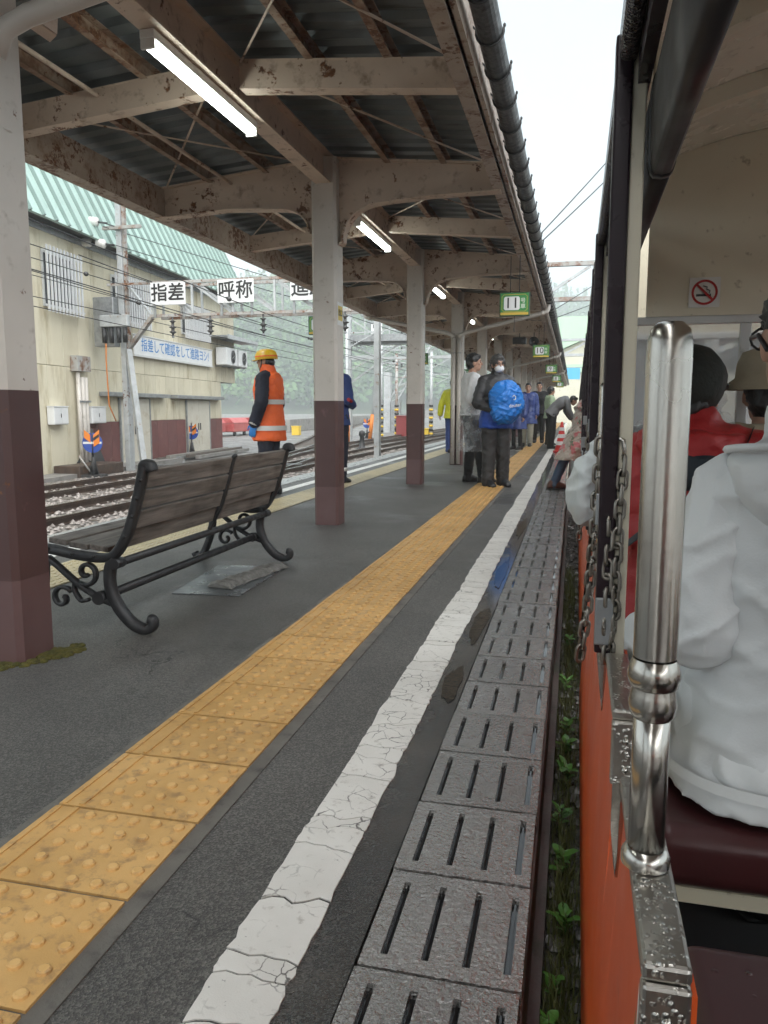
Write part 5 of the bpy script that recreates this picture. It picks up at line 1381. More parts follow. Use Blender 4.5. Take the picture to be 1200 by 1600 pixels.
pm('tarp_red', (.36, .05, .05), (.44, .12, .11), 4, .3, .5)
for i, (x, y) in enumerate(((-17.9, 35.3), (-17.6, 37.6), (-17.3, 39.9))):
    t = thing('goods_cart', f'goods cart under a red tarpaulin, {["closest to the depot", "middle of the three", "farthest, behind the worker"][i]}', 'cart', (x, y, -.36), group='red covered carts')
    B('tarp', MATS['tarp_red'], t, (x - .7, x + .7, y - 1.0, y + 1.0, -.15, .32), bevel=.05)
    mb = MB(); mb.prism([(-.72, 0), (.72, 0), (.45, .25), (-.45, .25)], (0, 2.04, 0), (x, y - 1.02, .321)); mb.build('tarp_top', MATS['tarp_red'], t)
    for yy in (-.6, .6): mb = MB(); mb.cyl((x + .5, y + yy, -.24), (x + .6, y + yy, -.24), .11, 12); mb.build('wheel', MATS['dark_steel'], t)
wl = thing('yard_wall', 'low dark grey concrete block wall across the yard below the hillside', 'wall', (-17, 46, -.36))
for q in range(34):
    a = V((-16.6, 43.5, -.36)) + V((-.121, .9926, 0)) * q * 2.5; b = a + V((-.121, .9926, 0)) * 2.46; mb = MB()
    mb.bar(a + V((0, 0, .39)), b + V((0, 0, .39)), .3, .78); mb.build('block', MATS['concrete'], wl, bevel=.02)
wl2 = thing('far_yard_wall', 'long grey wall closing the yard in front of the hill', 'wall', (-26, 125, -.36))
for q in range(22):
    a = V((-27 + q * 1.5, 126 + q * .2, -.36)); mb = MB(); mb.bar(a + V((0, 0, .5)), a + V((1.46, .2, .5)), .3, 1.7); mb.build('block', MATS['concrete'], wl2)
# second gantry and the masts beyond it
g2 = thing('far_gantry', 'pale grey truss gantry farther up the line', 'gantry', (-8.9, 30.5, -.36))
B('mast', MATS['pale_steel'], g2, (-9.0, -8.84, 30.4, 30.6, -.36, 5.2)); B('mast', MATS['pale_steel'], g2, (5.0, 5.2, 30.4, 30.6, -.36, 5.2))
for z in (3.05, 3.62): B('chord', MATS['pale_steel'], g2, (-8.83, 4.99, 30.42, 30.58, z - .05, z + .05))
B('walkway', MATS['galvanised'], g2, (-8.8, -3.2, 30.1, 31.1, 3.69, 3.95))
x = -8.7; k = 0
while x < 4.8:
    mb = MB(); mb.bar((x, 30.5, 3.1 if k % 2 else 3.57), (x + .9, 30.5, 3.57 if k % 2 else 3.1), .06, .05, up=(0, 1, 0)); mb.build('diagonal', MATS['pale_steel'], g2); x += .92; k += 1
mb = MB(); mb.bar((-8.84, 30.5, 2.1), (-7.5, 30.5, 3.0), .07, .06); mb.build('knee_brace', MATS['pale_steel'], g2); mb = MB(); mb.bar((-8.84, 30.5, 4.6), (-7.4, 30.5, 3.67), .06, .05); mb.build('knee_brace', MATS['pale_steel'], g2)
for xx in (-8.2, -7.2, -6.2, -5.2): B('railing', MATS['pale_steel'], g2, (xx, xx + .04, 30.15, 30.19, 3.951, 4.7))
B('hand_rail', MATS['pale_steel'], g2, (-8.3, -4.2, 30.13, 30.21, 4.701, 4.74))
t = thing('small_kanji_board', 'small white one-kanji board on the far gantry', 'sign', (-7.66, 30.0, 3.95)); B('board', MATS['board_white'], t, (-7.88, -7.44, 29.99, 30.03, 3.96, 4.36)); text('安', .34, MATS['sign_black'], t, Matrix.Translation((0, -.012, .21)) @ FRONT, 'character', .02)
pm('stripe_pole', (.62, .58, .45), None, rough=.5)
def mast(x, y, h, label, band=None, lean=0, rr=.06, mt='pale_steel', arms=2):
    t = thing('line_mast', label, 'mast', (x, y, -.36), group='masts along the tracks')
    mb = MB(); mb.cyl((0, 0, 0), (lean, 0, h), rr, 10, r2=rr * .8); mb.build('pole', MATS[mt], t, world=False)
    if band == 'orange': mb = MB(); mb.cyl((0, 0, .0), (lean * 1.15 / h, 0, 1.15), rr * 1.3, 10); mb.build('sleeve', MATS['hazard_orange'], t, world=False)
    if band == 'stripe':
        for q in range(8):
            z0 = .1 + q * .2; mb = MB(); mb.cyl((lean * z0 / h, 0, z0), (lean * (z0 + .1) / h, 0, z0 + .1), rr * 1.25, 10); mb.build('stripe', MATS['sign_black' if q % 2 else 'hazard_yellow'], t, world=False)
    for q in range(arms):
        z0 = h - .3 - q * .9; mb = MB(); mb.bar((lean * z0 / h + rr, 0, z0), (lean + 1.5, 0, z0 + .02), .05, .05); mb.build('arm', MATS[mt], t, world=False)
        mb = MB(); mb.bar((lean * z0 / h + rr, 0, z0 - .55), (lean + 1.1, 0, z0 - .03), .035, .035); mb.build('strut', MATS[mt], t, world=False)
        mb = MB(); mb.lathe([(.02, 0), (.07, -.04), (.03, -.08), (.07, -.13), (.02, -.2)], 10, (lean + 1.3, 0, z0 - .03)); mb.build('insulator', MATS['insulator_dark'], t, world=False)
mast(-8.65, 29.2, 4.6, 'mast with orange foot sleeve beside the blue-uniformed person', 'orange', 0, .075)
mast(-8.75, 33.0, 4.2, 'leaning mast with orange foot sleeve behind the far gantry', 'orange', .5, .065, arms=1)
mast(-8.95, 36.0, 5.0, 'striped mast among the far masts, closest to the blue indicator', 'stripe', 0, .07)
mast(-8.9, 39.0, 4.2, 'rusty striped mast beside the red cabinet', 'stripe', 0, .09, 'rusty_steel')
mast(-7.0, 38.5, 4.3, 'striped mast beyond the third column', 'stripe', 0, .085, 'pale_steel')
mast(-6.6, 46.0, 4.5, 'far mast behind the yellow-jacketed person', 'stripe', 0, .09, 'pale_steel')
mast(-10.6, 42.0, 6.0, 'tall pale mast at the back of the yard', None, 0, .12, 'pale_steel', 3)
mast(-5.2, 62.0, 4.6, 'small distant mast beside the tracks', None, 0, .09, 'pale_steel', 2)
mast(-9.8, 70.0, 5.5, 'distant mast in front of the hill', None, 0, .1, 'pale_steel', 3)
t = thing('lattice_tower', 'pale leaning lattice boom behind the far gantry', 'tower', (-9.6, 44, -.36))
for q in range(9):
    u0, u1 = q / 9, (q + 1) / 9; a, b = V((-10.8, 45, 1.4)), V((-8.0, 45, 5.8)); p0, p1 = a.lerp(b, u0), a.lerp(b, u1); o_ = V((.35, 0, -.2))
    mb = MB(); mb.bar(p0, p1, .07, .07); mb.bar(p0 + o_, p1 + o_, .07, .07); mb.bar(p0, p1 + o_, .04, .04); mb.build('lattice', MATS['pale_steel'], t)
B('tower_leg', MATS['pale_steel'], t, (-11.0, -10.6, 44.8, 45.2, -.36, 3.2)); B('cabinet', MATS['galvanised'], t, (-10.55, -10.0, 44.7, 45.1, -.36, 1.5))
pm('cabinet_red', (.22, .035, .035), None, rough=.5)
t = thing('red_cabinet', 'dark red metal cabinet standing by the tracks', 'cabinet', (-8.2, 38.5, -.36)); B('case', MATS['cabinet_red'], t, (-8.7, -7.8, 38.0, 38.9, -.355, .65), bevel=.03); B('lid', MATS['cabinet_red'], t, (-8.74, -7.76, 37.96, 38.94, .651, .70))
t = thing('yellow_case', 'low yellow case beside the red cabinet', 'case', (-7.4, 38.6, -.36)); B('case', MATS['hazard_yellow'], t, (-7.7, -7.1, 38.3, 38.9, -.355, .02), bevel=.03); B('lid', MATS['hazard_yellow'], t, (-7.72, -7.08, 38.28, 38.92, .021, .06))
t = thing('yellow_box', 'small yellow box in the yard left of the second column', 'box', (-14.4, 39, -.36)); B('case', MATS['hazard_yellow'], t, (-14.6, -14.2, 38.8, 39.2, -.355, .1), bevel=.02); B('lid', MATS['hazard_yellow'], t, (-14.62, -14.18, 38.78, 39.22, .101, .14))
t = thing('switch_stand', 'dark iron switch stand between the tracks', 'switch', (-6.95, 25.2, -.36)); mb = MB(); mb.lathe([(.2, 0), (.2, .06), (.1, .1), (.07, .45), (.11, .5), (.10, .62), (.03, .66)], 12); mb.build('body', MATS['dark_steel'], t, world=False); mb = MB(); mb.cyl((0, 0, .5), (.28, 0, .62), .02, 8); mb.build('lever', MATS['dark_steel'], t, world=False)
t = thing('hopper_wagon', 'small black hopper wagon on a far siding', 'wagon', (-6.2, 45.5, -.25)); mb = MB(); mb.loft([((0, 0, .35), (1, 0, 0), .5, (0, 1, 0), .9, .4), ((0, 0, .75), (1, 0, 0), .68, (0, 1, 0), 1.2, .4), ((0, 0, 1.05), (1, 0, 0), .68, (0, 1, 0), 1.2, .4)], 20, smooth=False); mb.build('hopper', MATS['car_dark'], t, world=False); B('frame', MATS['dark_steel'], t, (-.5, .5, -1.2, 1.2, .25, .34), world=False)
for xx in (-.38, .38):
    for yy in (-.7, .7): mb = MB(); mb.cyl((xx - .04, yy, .18), (xx + .04, yy, .18), .18, 14); mb.build('wheel', MATS['dark_steel'], t, world=False)
# station house beyond the platform end
pm('house_cream', (.62, .60, .48), (.56, .54, .43), 1, .6); pm('house_green', (.44, .60, .44), (.40, .56, .41), 1, .5)
t = thing('station_house', 'pale cream gabled building with light green roof beyond the platform end', 'building', (6, 72, -.36))
B('wall', MATS['house_cream'], t, (-3.0, 16, 70, 84, -.36, 5.4))
mb = MB(); mb.prism([(-3.0, 5.4), (16, 5.4), (6.5, 9.4)], (0, 13.9, 0), (0, 70.05, 0)); mb.build('gable', MATS['house_cream'], t)
for sgn in (-1, 1):
    mb = MB(); a = V((6.5, 69.4, 9.75)); b = V((6.5 + sgn * 11, 69.4, 5.1)); mb.add([a, b, b + V((0, 15.5, 0)), a + V((0, 15.5, 0)), a + V((0, 0, -.3)), b + V((0, 0, -.3)), b + V((0, 15.5, -.3)), a + V((0, 15.5, -.3))], [(0, 1, 2, 3), (7, 6, 5, 4), (0, 4, 5, 1), (1, 5, 6, 2), (2, 6, 7, 3), (3, 7, 4, 0)]); rfo = mb.build('roof', MATS['house_green'], t)
B('band', MATS['house_green'], t, (-3.1, 16.1, 69.7, 69.99, 4.2, 4.9))
B('window', MATS['window_dark'], t, (1.0, 2.6, 69.93, 69.995, 2.2, 3.4))
t = thing('annexe_roof', 'light green roof slope behind the station house', 'roof', (-4, 90, -.36))
mb = MB(); mb.prism([(-6, 5.0), (16, 5.0), (14, 11.5), (-4, 11.5)], (0, .5, 0), (0, 92, 0)); mb.build('slope', MATS['house_green'], t); B('wall', MATS['house_cream'], t, (-6, 16, 92.6, 100, -.36, 4.99))
t = thing('blue_sheet', 'light blue sheet hanging beyond the platform end', 'sheet', (-.2, 52, 2.9)); pm('sheet_blue', (.10, .42, .66), None, rough=.5)
B('sheet', MATS['sheet_blue'], t, (-.66, .30, 51.98, 52.0, 2.95, 3.68)); B('rod', MATS['galvanised'], t, (-.75, .40, 51.97, 52.01, 3.69, 3.73)); B('post', MATS['galvanised'], t, (.401, .46, 51.96, 52.02, -.36, 3.75))
# ------------------------------------------------------------------ people
def mat_cloth(name, c1, c2=None, rough=.75, bump=.35, bs=14, sheen=.0, pat=None, fold=0.):
    m, t, p, out = NT(name); co = coords(t, True)
    cur = mix(t, ramp(t, noi(t, co, 5, 5), .35, .65), c1, c2 or tuple(x * .8 for x in c1))
    if pat:
        for cc, sc, lo_, hi_ in pat:
            cur = mix(t, ramp(t, noi(t, coords(t, True), sc, 3), lo_, hi_), cur, cc)
    setin(t, p.inputs['Base Color'], cur); p.inputs['Roughness'].default_value = rough; p.inputs['Sheen Weight'].default_value = sheen
    n1 = bumpn(t, p, noi(t, co, bs, 6, .6), bump, .03); n1 = bumpn(t, p, noi(t, co, 300, 2), .15, .002, n1)
    if fold:
        for st_, sc in (((1.0, 1.0, 2.2), 4.2), ((2.0, 1.2, .8), 5.5)):
            nz = nd(t, 'TexNoise', noise_type='RIDGED_MULTIFRACTAL', Scale=sc, Detail=2., Roughness=.4); t.links.new(coords(t, True, stretch=st_), nz.inputs['Vector'])
            n1 = bumpn(t, p, ramp(t, nz.outputs[0], .35, 1.0), fold, .025, n1)
    return m
pm('skin', (.46, .27, .19), (.42, .235, .165), 14, .5, bump=.1, bs=90)
pm('hair_black', (.012, .011, .011), (.022, .020, .019), 40, .42, bump=.8, bs=90, stretch=(1, 1, .25))
pm('hair_grey', (.035, .033, .032), (.06, .058, .056), 40, .5, bump=.8, bs=90, stretch=(1, 1, .25))
pm('lip', (.30, .12, .10), None, rough=.5); pm('mask_white', (.70, .72, .74), None, rough=.8, bump=.2, bs=60)
pm('shoe_black', (.014, .014, .015), None, rough=.45); pm('boot_brown', (.09, .035, .022), None, rough=.45)
pm('rubber_white', (.6, .6, .58), None, rough=.6)
mat_cloth('cl_navy', (.008, .011, .024)); mat_cloth('cl_orange', (.80, .13, .02), (.74, .11, .018), rough=.6, fold=.4)
mat_cloth('cl_blue', (.02, .045, .17)); mat_cloth('cl_yellow', (.62, .62, .03), rough=.5); mat_cloth('cl_white', (.86, .87, .88))
mat_cloth('cl_black', (.007, .007, .008)); mat_cloth('cl_grey', (.036, .036, .039), rough=.5, fold=.5); mat_cloth('cl_dgrey', (.036, .035, .035), rough=.55, fold=.5)
mat_cloth('cl_coatblue', (.035, .065, .24), rough=.35, fold=.5); mat_cloth('cl_hemblue', (.012, .075, .42), rough=.5); mat_cloth('cl_bag', (.012, .19, .60), (.01, .15, .52), rough=.38, bump=.6, bs=18, fold=.7)
mat_cloth('cl_palegreen', (.36, .47, .30), rough=.6); mat_cloth('cl_midgrey', (.15, .155, .16), rough=.6); mat_cloth('cl_khaki', (.34, .33, .27))
mat_cloth('cl_floral', (.42, .36, .30), rough=.35, pat=[((.45, .13, .13), 9, .52, .58), ((.10, .13, .08), 12, .58, .62), ((.52, .48, .40), 15, .60, .64)])
mat_cloth('cl_jeans', (.06, .10, .16)); mat_cloth('cl_red', (.40, .020, .022), (.34, .016, .018), rough=.5, fold=.5); mat_cloth('cl_cap', (.018, .020, .016), rough=.8)
mat_cloth('cl_rainwhite', (.72, .74, .745), (.67, .69, .70), rough=.42, bump=.16, bs=5, fold=.5); mat_cloth('cl_beige', (.36, .31, .22), rough=.8); mat_cloth('cl_glove', (.03, .22, .60), rough=.5)
mat_cloth('cl_straps', (.02, .028, .038), rough=.7)
m_, t_, p_, o_ = NT('clear_plastic')
p_.inputs['Base Color'].default_value = (.75, .78, .80, 1); p_.inputs['Roughness'].default_value = .12
tr_ = nd(t_, 'BsdfTransparent'); mx_ = nd(t_, 'MixShader'); cn_ = coords(t_, True)
mr_ = nd(t_, 'MapRange'); mr_.inputs[3].default_value = .12; mr_.inputs[4].default_value = .45; t_.links.new(ramp(t_, noi(t_, cn_, 9, 6, .65), .4, .65), mr_.inputs[0]); t_.links.new(mr_.outputs[0], mx_.inputs[0])
t_.links.new(tr_.outputs[0], mx_.inputs[1]); t_.links.new(p_.outputs[0], mx_.inputs[2]); t_.links.new(mx_.outputs[0], o_.inputs[0]); bumpn(t_, p_, noi(t_, cn_, 16, 6), .8, .03)
pm('helmet_yellow', (.72, .44, .02), (.66, .39, .02), 3, .28, coat=.3); pm('band_silver', (.58, .57, .54), None, rough=.4)
pm('flag_red', (.30, .02, .03), None, rough=.7); pm('lens_frame', (.02, .02, .022), None, rough=.3)

def fuse(mb, mat, voxel, smooth=4, wr=0., ws=10., seed=0., name='body'):
    me = mb.mesh(name, mat, fix=True); o = bpy.data.objects.new('tmp', me)
    rm = o.modifiers.new('r', 'REMESH'); rm.mode = 'VOXEL'; rm.voxel_size = voxel
    if smooth: sm = o.modifiers.new('s', 'SMOOTH'); sm.factor = .5; sm.iterations = smooth
    out = evaluated(o); bpy.data.objects.remove(o); bpy.data.meshes.remove(me)
    if wr:
        n = len(out.vertices); co = np.empty(n * 3, np.float32); no = np.empty(n * 3, np.float32)
        out.vertices.foreach_get('co', co); out.vertex_normals.foreach_get('vector', no); co = co.reshape(-1, 3); no = no.reshape(-1, 3)
        d = np.empty(n)
        for i in range(n):
            x, y, z = co[i]
            u1, v1 = x * .62 + z * .78, z * .62 - x * .78; u2, v2 = -x * .5 + z * .86, z * .5 + x * .86
            a = noise.noise((u1 * ws * 2.0 + seed, v1 * ws * .45, y * ws * .7)); b = noise.noise((u2 * ws * 2.6, v2 * ws * .5 + seed, y * ws * .8)); c_ = noise.noise((x * ws * .7, y * ws * .7, z * ws * .7 + seed))
            d[i] = max(0, 1 - abs(a) * 3.2) ** 1.5 * .75 * (c_ + .8) + max(0, 1 - abs(b) * 3.4) ** 1.5 * .5 * (.9 - c_) + c_ * .35 - .3
        co += no * (d * wr)[:, None]; out.vertices.foreach_set('co', co.ravel().astype(np.float32))
    out.polygons.foreach_set('use_smooth', [True] * len(out.polygons))
    out.materials.clear(); out.materials.append(mat); out.update(); out.name = name
    return out

def skel(h=1.72, **ov):
    k = h / 1.72
    J = dict(pel=(0, 0, .93), waist=(0, 0, 1.08), chest=(0, .005, 1.27), sh=(0, -.005, 1.41), neck=(0, 0, 1.47), head=(0, .03, 1.605),
             shL=(-.185, -.005, 1.395), shR=(.185, -.005, 1.395), elL=(-.235, -.02, 1.12), elR=(.235, -.02, 1.12), wrL=(-.245, .05, .88), wrR=(.245, .05, .88),
             hipL=(-.09, 0, .90), hipR=(.09, 0, .90), knL=(-.10, .015, .50), knR=(.10, .015, .50), anL=(-.105, -.01, .085), anR=(.105, -.01, .085))
    J = {a: V(b) * k for a, b in J.items()}
    for a, b in ov.items(): J[a] = V(b)
    J['k'] = k; return J
def torso(mb, J, t=0., hem=None, hemr=.0, top=True, hemlen=.0):
    k = J['k']; ux0 = (J['hipR'] - J['hipL']).normalized(); ux1 = (J['shR'] - J['shL']).normalized()
    sp = [(J['pel'] + (J['pel'] - J['waist']) * .55, .150, .112, 0), (J['pel'], .168, .122, 0), (J['waist'], .145, .106, .4), (J['chest'], .172, .122, .8), (J['sh'], .168, .098, 1)]
    if top: sp.append((J['neck'], .070, .068, 1))
    rings = []
    if hem is not None:
        dn = (J['pel'] - J['waist']).normalized(); rings.append((J['pel'] + dn * hem, ux0, (.178 + hemr) * k + t, None, (.132 + hemr) * k + t)); sp = sp[1:]
    for c, rx, ry, w_ in sp:
        ux = ux0.lerp(ux1, w_).normalized(); rings.append((c, ux, rx * k + t, None, ry * k + t))
    R2 = []
    for i, rg in enumerate(rings):
        a = rings[max(i - 1, 0)][0]; b = rings[min(i + 1, len(rings) - 1)][0]; up = (b - a).normalized(); ux = rg[1]; ux = (ux - up * ux.dot(up)).normalized(); uy = up.cross(ux)
        R2.append((rg[0], ux, rg[2], uy, rg[4], .85))
    mb.loft(R2, 20)
def arm(mb, J, s, t=0., frac=1., r=(.056, .046, .033)):
    k = J['k']; a, b, c = J['sh' + s], J['el' + s], J['wr' + s]; e = b.lerp(c, frac)
    r2 = r[1] + (r[2] - r[1]) * frac
    mb.cap(J['sh'].lerp(a, .55), (r[0] + .010) * k + t, a, r[0] * k + t); mb.cap(a, r[0] * k + t, b, r[1] * k + t); mb.cap(b, r[1] * k + t, e, r2 * k + t)
def leg(mb, J, s, t=0., ra=None, r=(.088, .060, .042)):
    k = J['k']; a, b, c = J['hip' + s], J['kn' + s], J['an' + s]
    if ra: c = c + V((0, -.01, -.035)) * k
    mb.cap(a, r[0] * k + t, b, r[1] * k + t); mb.cap(b, r[1] * k + t, c, (ra or r[2]) * k + (0 if ra else t))
def hand(mb, wr, d, nrm, side, k=1., curl=.5):       # d = finger direction, nrm = back of the hand, side = +1/-1 thumb side along s
    d = V(d).normalized(); n = V(nrm); n = (n - d * n.dot(d)).normalized(); s = d.cross(n) * side; wr = V(wr)
    rot = Matrix((s, d, n)).transposed()
    mb.ell(wr + d * .05 * k, .041 * k, .052 * k, .017 * k, 12, 8, rot=rot); mb.cap(wr, .027 * k, wr + d * .03 * k, .026 * k)
    for i, (o, L_) in enumerate(((.031, .070), (.010, .080), (-.011, .074), (-.031, .058))):
        p = wr + (d * .088 + s * o) * k; a = curl * .5; q = p
        for j, f in enumerate((.45, .32, .23)):
            dd = d * math.cos(a) - n * math.sin(a); q2 = q + dd * L_ * f * k; mb.cap(q, (.0092 - j * .0008) * k, q2, (.0085 - j * .0008) * k, 8); q = q2; a += curl * .75
    p = wr + (d * .025 + s * .030) * k; q = p + (d * .028 + s * .028 - n * .010) * k; mb.cap(p, .0125 * k, q, .0105 * k, 8); mb.cap(q, .0105 * k, q + (d * .032 + s * .008 - n * .014) * k, .0085 * k, 8)
def head_prims(mb, c, rot, k=1.):
    f = lambda x, y, z: c + rot @ (V((x, y, z)) * k)
    mb.ell(f(0, -.008, .022), .075 * k, .094 * k, .098 * k, 18, 12, rot=rot); mb.ell(f(0, .026, -.045), .058 * k, .064 * k, .066 * k, 14, 10, rot=rot); mb.ell(f(0, .058, -.082), .026 * k, .024 * k, .024 * k, 10, 8, rot=rot)
    mb.ell(f(0, .070, .035), .050 * k, .020 * k, .012 * k, 10, 6, rot=rot)
    mb.cap(f(0, .086, .020), .009 * k, f(0, .104, -.016), .013 * k, 8); mb.ell(f(0, .092, -.022), .017 * k, .013 * k, .009 * k, 8, 6, rot=rot)
    mb.ell(f(0, .083, -.050), .024 * k, .010 * k, .011 * k, 10, 6, rot=rot)
    for s in (-1, 1): mb.ell(f(s * .040, .064, -.012), .020 * k, .018 * k, .018 * k, 10, 6, rot=rot); mb.ell(f(s * .077, -.008, -.008), .011 * k, .020 * k, .033 * k, 8, 8, rot=rot)
def person(label, loc, rz, J, hyaw=0., hpitch=0., vox=.008, hair='hair_black', hairk=1.0, hands=True, skin='skin', hd={}, curl=.6, group='people on the platform', face=True, z0=0.):
    t = thing('person', label, 'person', loc, rz, group=group); k = J['k']
    rot = (Matrix.Rotation(hyaw, 3, 'Z') @ Matrix.Rotation(hpitch, 3, 'X')); J['rot'] = rot; c = J['head']
    mb = MB(); torso(mb, J, -.012); 
    for s in 'LR': arm(mb, J, s, -.008); leg(mb, J, s, -.008); mb.cap(J['an' + s], .036 * k, J['an' + s] + V((0, .10, -.04)) * k, .026 * k)
    mb.cap(J['neck'] - V((0, 0, .03)), .056 * k, c + rot @ V((0, -.012, -.05)), .052 * k); head_prims(mb, c, rot, k)
    if hands:
        for s, sg in (('L', 1), ('R', -1)):
            d = (J['wr' + s] - J['el' + s]).normalized(); dd, nn, th = hd.get(s, (d, V((-1 if s == 'L' else 1, 0, .1)), None))
            hand(mb, J['wr' + s], dd, nn, th if th else (1 if s == 'L' else -1), k, curl)
    link('body', fuse(mb, MATS[skin], vox, 3 if vox < .01 else 2, name='body'), t)
    if face:
        f = lambda x, y, z: c + rot @ (V((x, y, z)) * k)
        for s in (-1, 1):
            mb = MB(); mb.ell(f(s * .030, .0785, .012), .013 * k, .010 * k, .007 * k, 8, 6, rot=rot); mb.build('eye', MATS['hair_black'], t, world=False)
            mb = MB(); mb.ell(f(s * .031, .083, .034), .021 * k, .008 * k, .005 * k, 8, 6, rot=rot); mb.build('eyebrow', MATS['hair_black'], t, world=False)
        mb = MB(); mb.ell(f(0, .0895, -.052), .020 * k, .006 * k, .006 * k, 8, 6, rot=rot); mb.build('mouth', MATS['lip'], t, world=False)
    if hair:
        mb = MB(); hk = k * hairk; f = lambda x, y, z: c + rot @ (V((x, y, z)) * k)
        mb.ell(f(0, -.022, .042), .085 * hk, .096 * hk, .092 * hk, 18, 12, rot=rot); mb.ell(f(0, -.045, -.005), .078 * hk, .070 * hk, .085 * hk, 16, 10, rot=rot); mb.ell(f(0, .040, .088), .058 * hk, .045 * hk, .030 * hk, 14, 8, rot=rot)
        link('hair', fuse(mb, MATS[hair], max(vox, .009), 1, .012, 26, name='hair'), t)
    return t
def garment(t, J, name, mat, prims, vox=.012, wr=.007, ws=9., smooth=3, seed=1.):
    mb = MB()
    for p in prims: p(mb)
    return link(name, fuse(mb, MATS[mat], vox, smooth, wr, ws, seed, name), t)
def jacket(t, J, mat, hem=.10, tt=.028, frac=.97, hemr=.012, vox=.012, wr=.007, sleeves=True, name='jacket', collar=.0, armr=(.060, .054, .046)):
    pr = [lambda mb: torso(mb, J, tt, hem, hemr)]
    if sleeves:
        for s in 'LR': pr.append(lambda mb, s=s: arm(mb, J, s, tt * .55, frac, armr))
    if collar: 
        pr.append(lambda mb: mb.cap(J['neck'] - V((0, 0, .05)), .085, J['neck'] + V((0, .006, collar)), .080))
    return garment(t, J, name, mat, pr, vox, wr)
def trousers(t, J, mat, tt=.022, ra=.062, vox=.012, wr=.007, name='trousers'):
    k = J['k']
    pr = [lambda mb: mb.ell(J['pel'] - V((0, 0, .03)) * k, .17 * k + tt, .12 * k + tt, .12 * k)] + [lambda mb, s=s: leg(mb, J, s, tt, ra) for s in 'LR']
    return garment(t, J, name, mat, pr, vox, wr, 7.)
def shoes(t, J, mat, dirs={}, which='LR', L_=.27, sole=None, gz=0.):
    k = J['k']
    for s in which:
        a = J['an' + s]; d = V(dirs.get(s, (0, 1, 0))).normalized(); up = V((0, 0, 1)); 
        if abs(d.z) > .5: up = V((0, 1, 0))
        sd = d.cross(up).normalized(); up = sd.cross(d); h = V((a.x, a.y, gz)) if a.z < .2 else a - up * .085
        mb = MB(); sec = [(-.080, .034, .07, .055), (-.05, .044, .11, .05), (.0, .046, .12, .05), (.06, .047, .098, .035), (.12, .050, .068, .03), (.165, .045, .050, .026), (.19, .025, .028, .02)]
        mb.loft([(h + d * y_ * L_ / .27 + up * (hh / 2 + .006), sd, wd, up, hh / 2, .8) for y_, wd, hh, _ in sec], 14); o = mb.build('shoe', MATS[mat], t, world=False)
        mb = MB(); mb.loft([(h + d * y_ * L_ / .27 + up * .006, sd, wd + .004, up, .006, .8) for y_, wd, hh, _ in sec], 14); mb.build('sole', MATS[sole or 'black_plastic'], o, world=False)
def band(t, J, z, mat, tt, ht=.055, name='reflective_band'):
    k = J['k']; rings = []
    def rad(zz):
        P_ = [(J['pel'].z - .30, .19, .145), (J['pel'].z, .168, .122), (J['waist'].z, .145, .106), (J['chest'].z, .172, .122), (J['sh'].z, .168, .098)]
        for a, b in zip(P_, P_[1:]):
            if a[0] <= zz <= b[0]: u = (zz - a[0]) / (b[0] - a[0]); return a[1] + (b[1] - a[1]) * u, a[2] + (b[2] - a[2]) * u
        return P_[0][1:]
    mb = MB()
    rs_ = [rad(z), rad(z + ht)]
    mb.loft([((0, 0, z), (1, 0, 0), rs_[0][0] * k + tt, (0, 1, 0), rs_[0][1] * k + tt, .85), ((0, 0, z + ht), (1, 0, 0), rs_[1][0] * k + tt, (0, 1, 0), rs_[1][1] * k + tt, .85)], 28, capends=False)
    return mb.build(name, MATS[mat], t, world=False)

# 1 worker in the orange vest
J = skel(1.66, wrL=(-.235, .085, .845), elL=(-.255, -.02, 1.09), wrR=(.235, .06, .85)); J['head'] = V((0, .035, 1.55))
t = person('railway worker in yellow helmet and orange reflective vest beyond the bench', (-3.47, 8.5, 0), R(88), J, hyaw=.1, hpitch=.05, vox=.0075, hands=False, hair=None)
garment(t, J, 'jacket', 'cl_navy', [lambda mb: arm(mb, J, 'L', .022, .96, (.066, .060, .05)), lambda mb: arm(mb, J, 'R', .022, .96, (.066, .060, .05)), lambda mb: torso(mb, J, .012, .05)], wr=.008)
garment(t, J, 'vest', 'cl_orange', [lambda mb: torso(mb, J, .047, .26, .012), lambda mb: mb.cap(J['neck'] - V((0, 0, .06)), .098, J['neck'] + V((0, .012, .05)), .092)], wr=.009)
for z in (1.06, .76): band(t, J, z, 'band_silver', .062)
for s in 'LR':
    a, b = J['el' + s], J['wr' + s]; d = (b - a).normalized(); mb = MB(); mb.tube([b - d * .045, b + d * .005], .068, 16); mb.build('cuff_band', MATS['band_silver'], t, world=False)
    mb = MB(); hand(mb, b, V((0, .25, -1)), V((-1 if s == 'L' else 1, 0, .0)), 1 if s == 'L' else -1, 1.12, .5); link('glove', fuse(mb, MATS['cl_glove'], .0065, 2, name='glove'), t)
trousers(t, J, 'cl_navy', .03, .075); shoes(t, J, 'shoe_black')
c = J['head']; rot = J['rot']; mb = MB()
mb.lathe([(.105, .018), (.112, .02), (.113, .045), (.108, .075), (.092, .108), (.060, .130), (.02, .138), (.001, .139)], 26, (0, 0, 0)); mb.v = [(x, y * 1.18, z) for x, y, z in mb.v]
M_ = Matrix.Translation(c + V((0, -.012, .012))) @ rot.to_4x4() @ Matrix.Rotation(-.10, 4, 'X'); mb.xf(M_); hel = mb.build('helmet', MATS['helmet_yellow'], t, world=False)
mb = MB(); mb.loft([((0, .0, .018), (1, 0, 0), .118, (0, 1, 0), .138), ((0, .0, .024), (1, 0, 0), .116, (0, 1, 0), .136)], 26); 
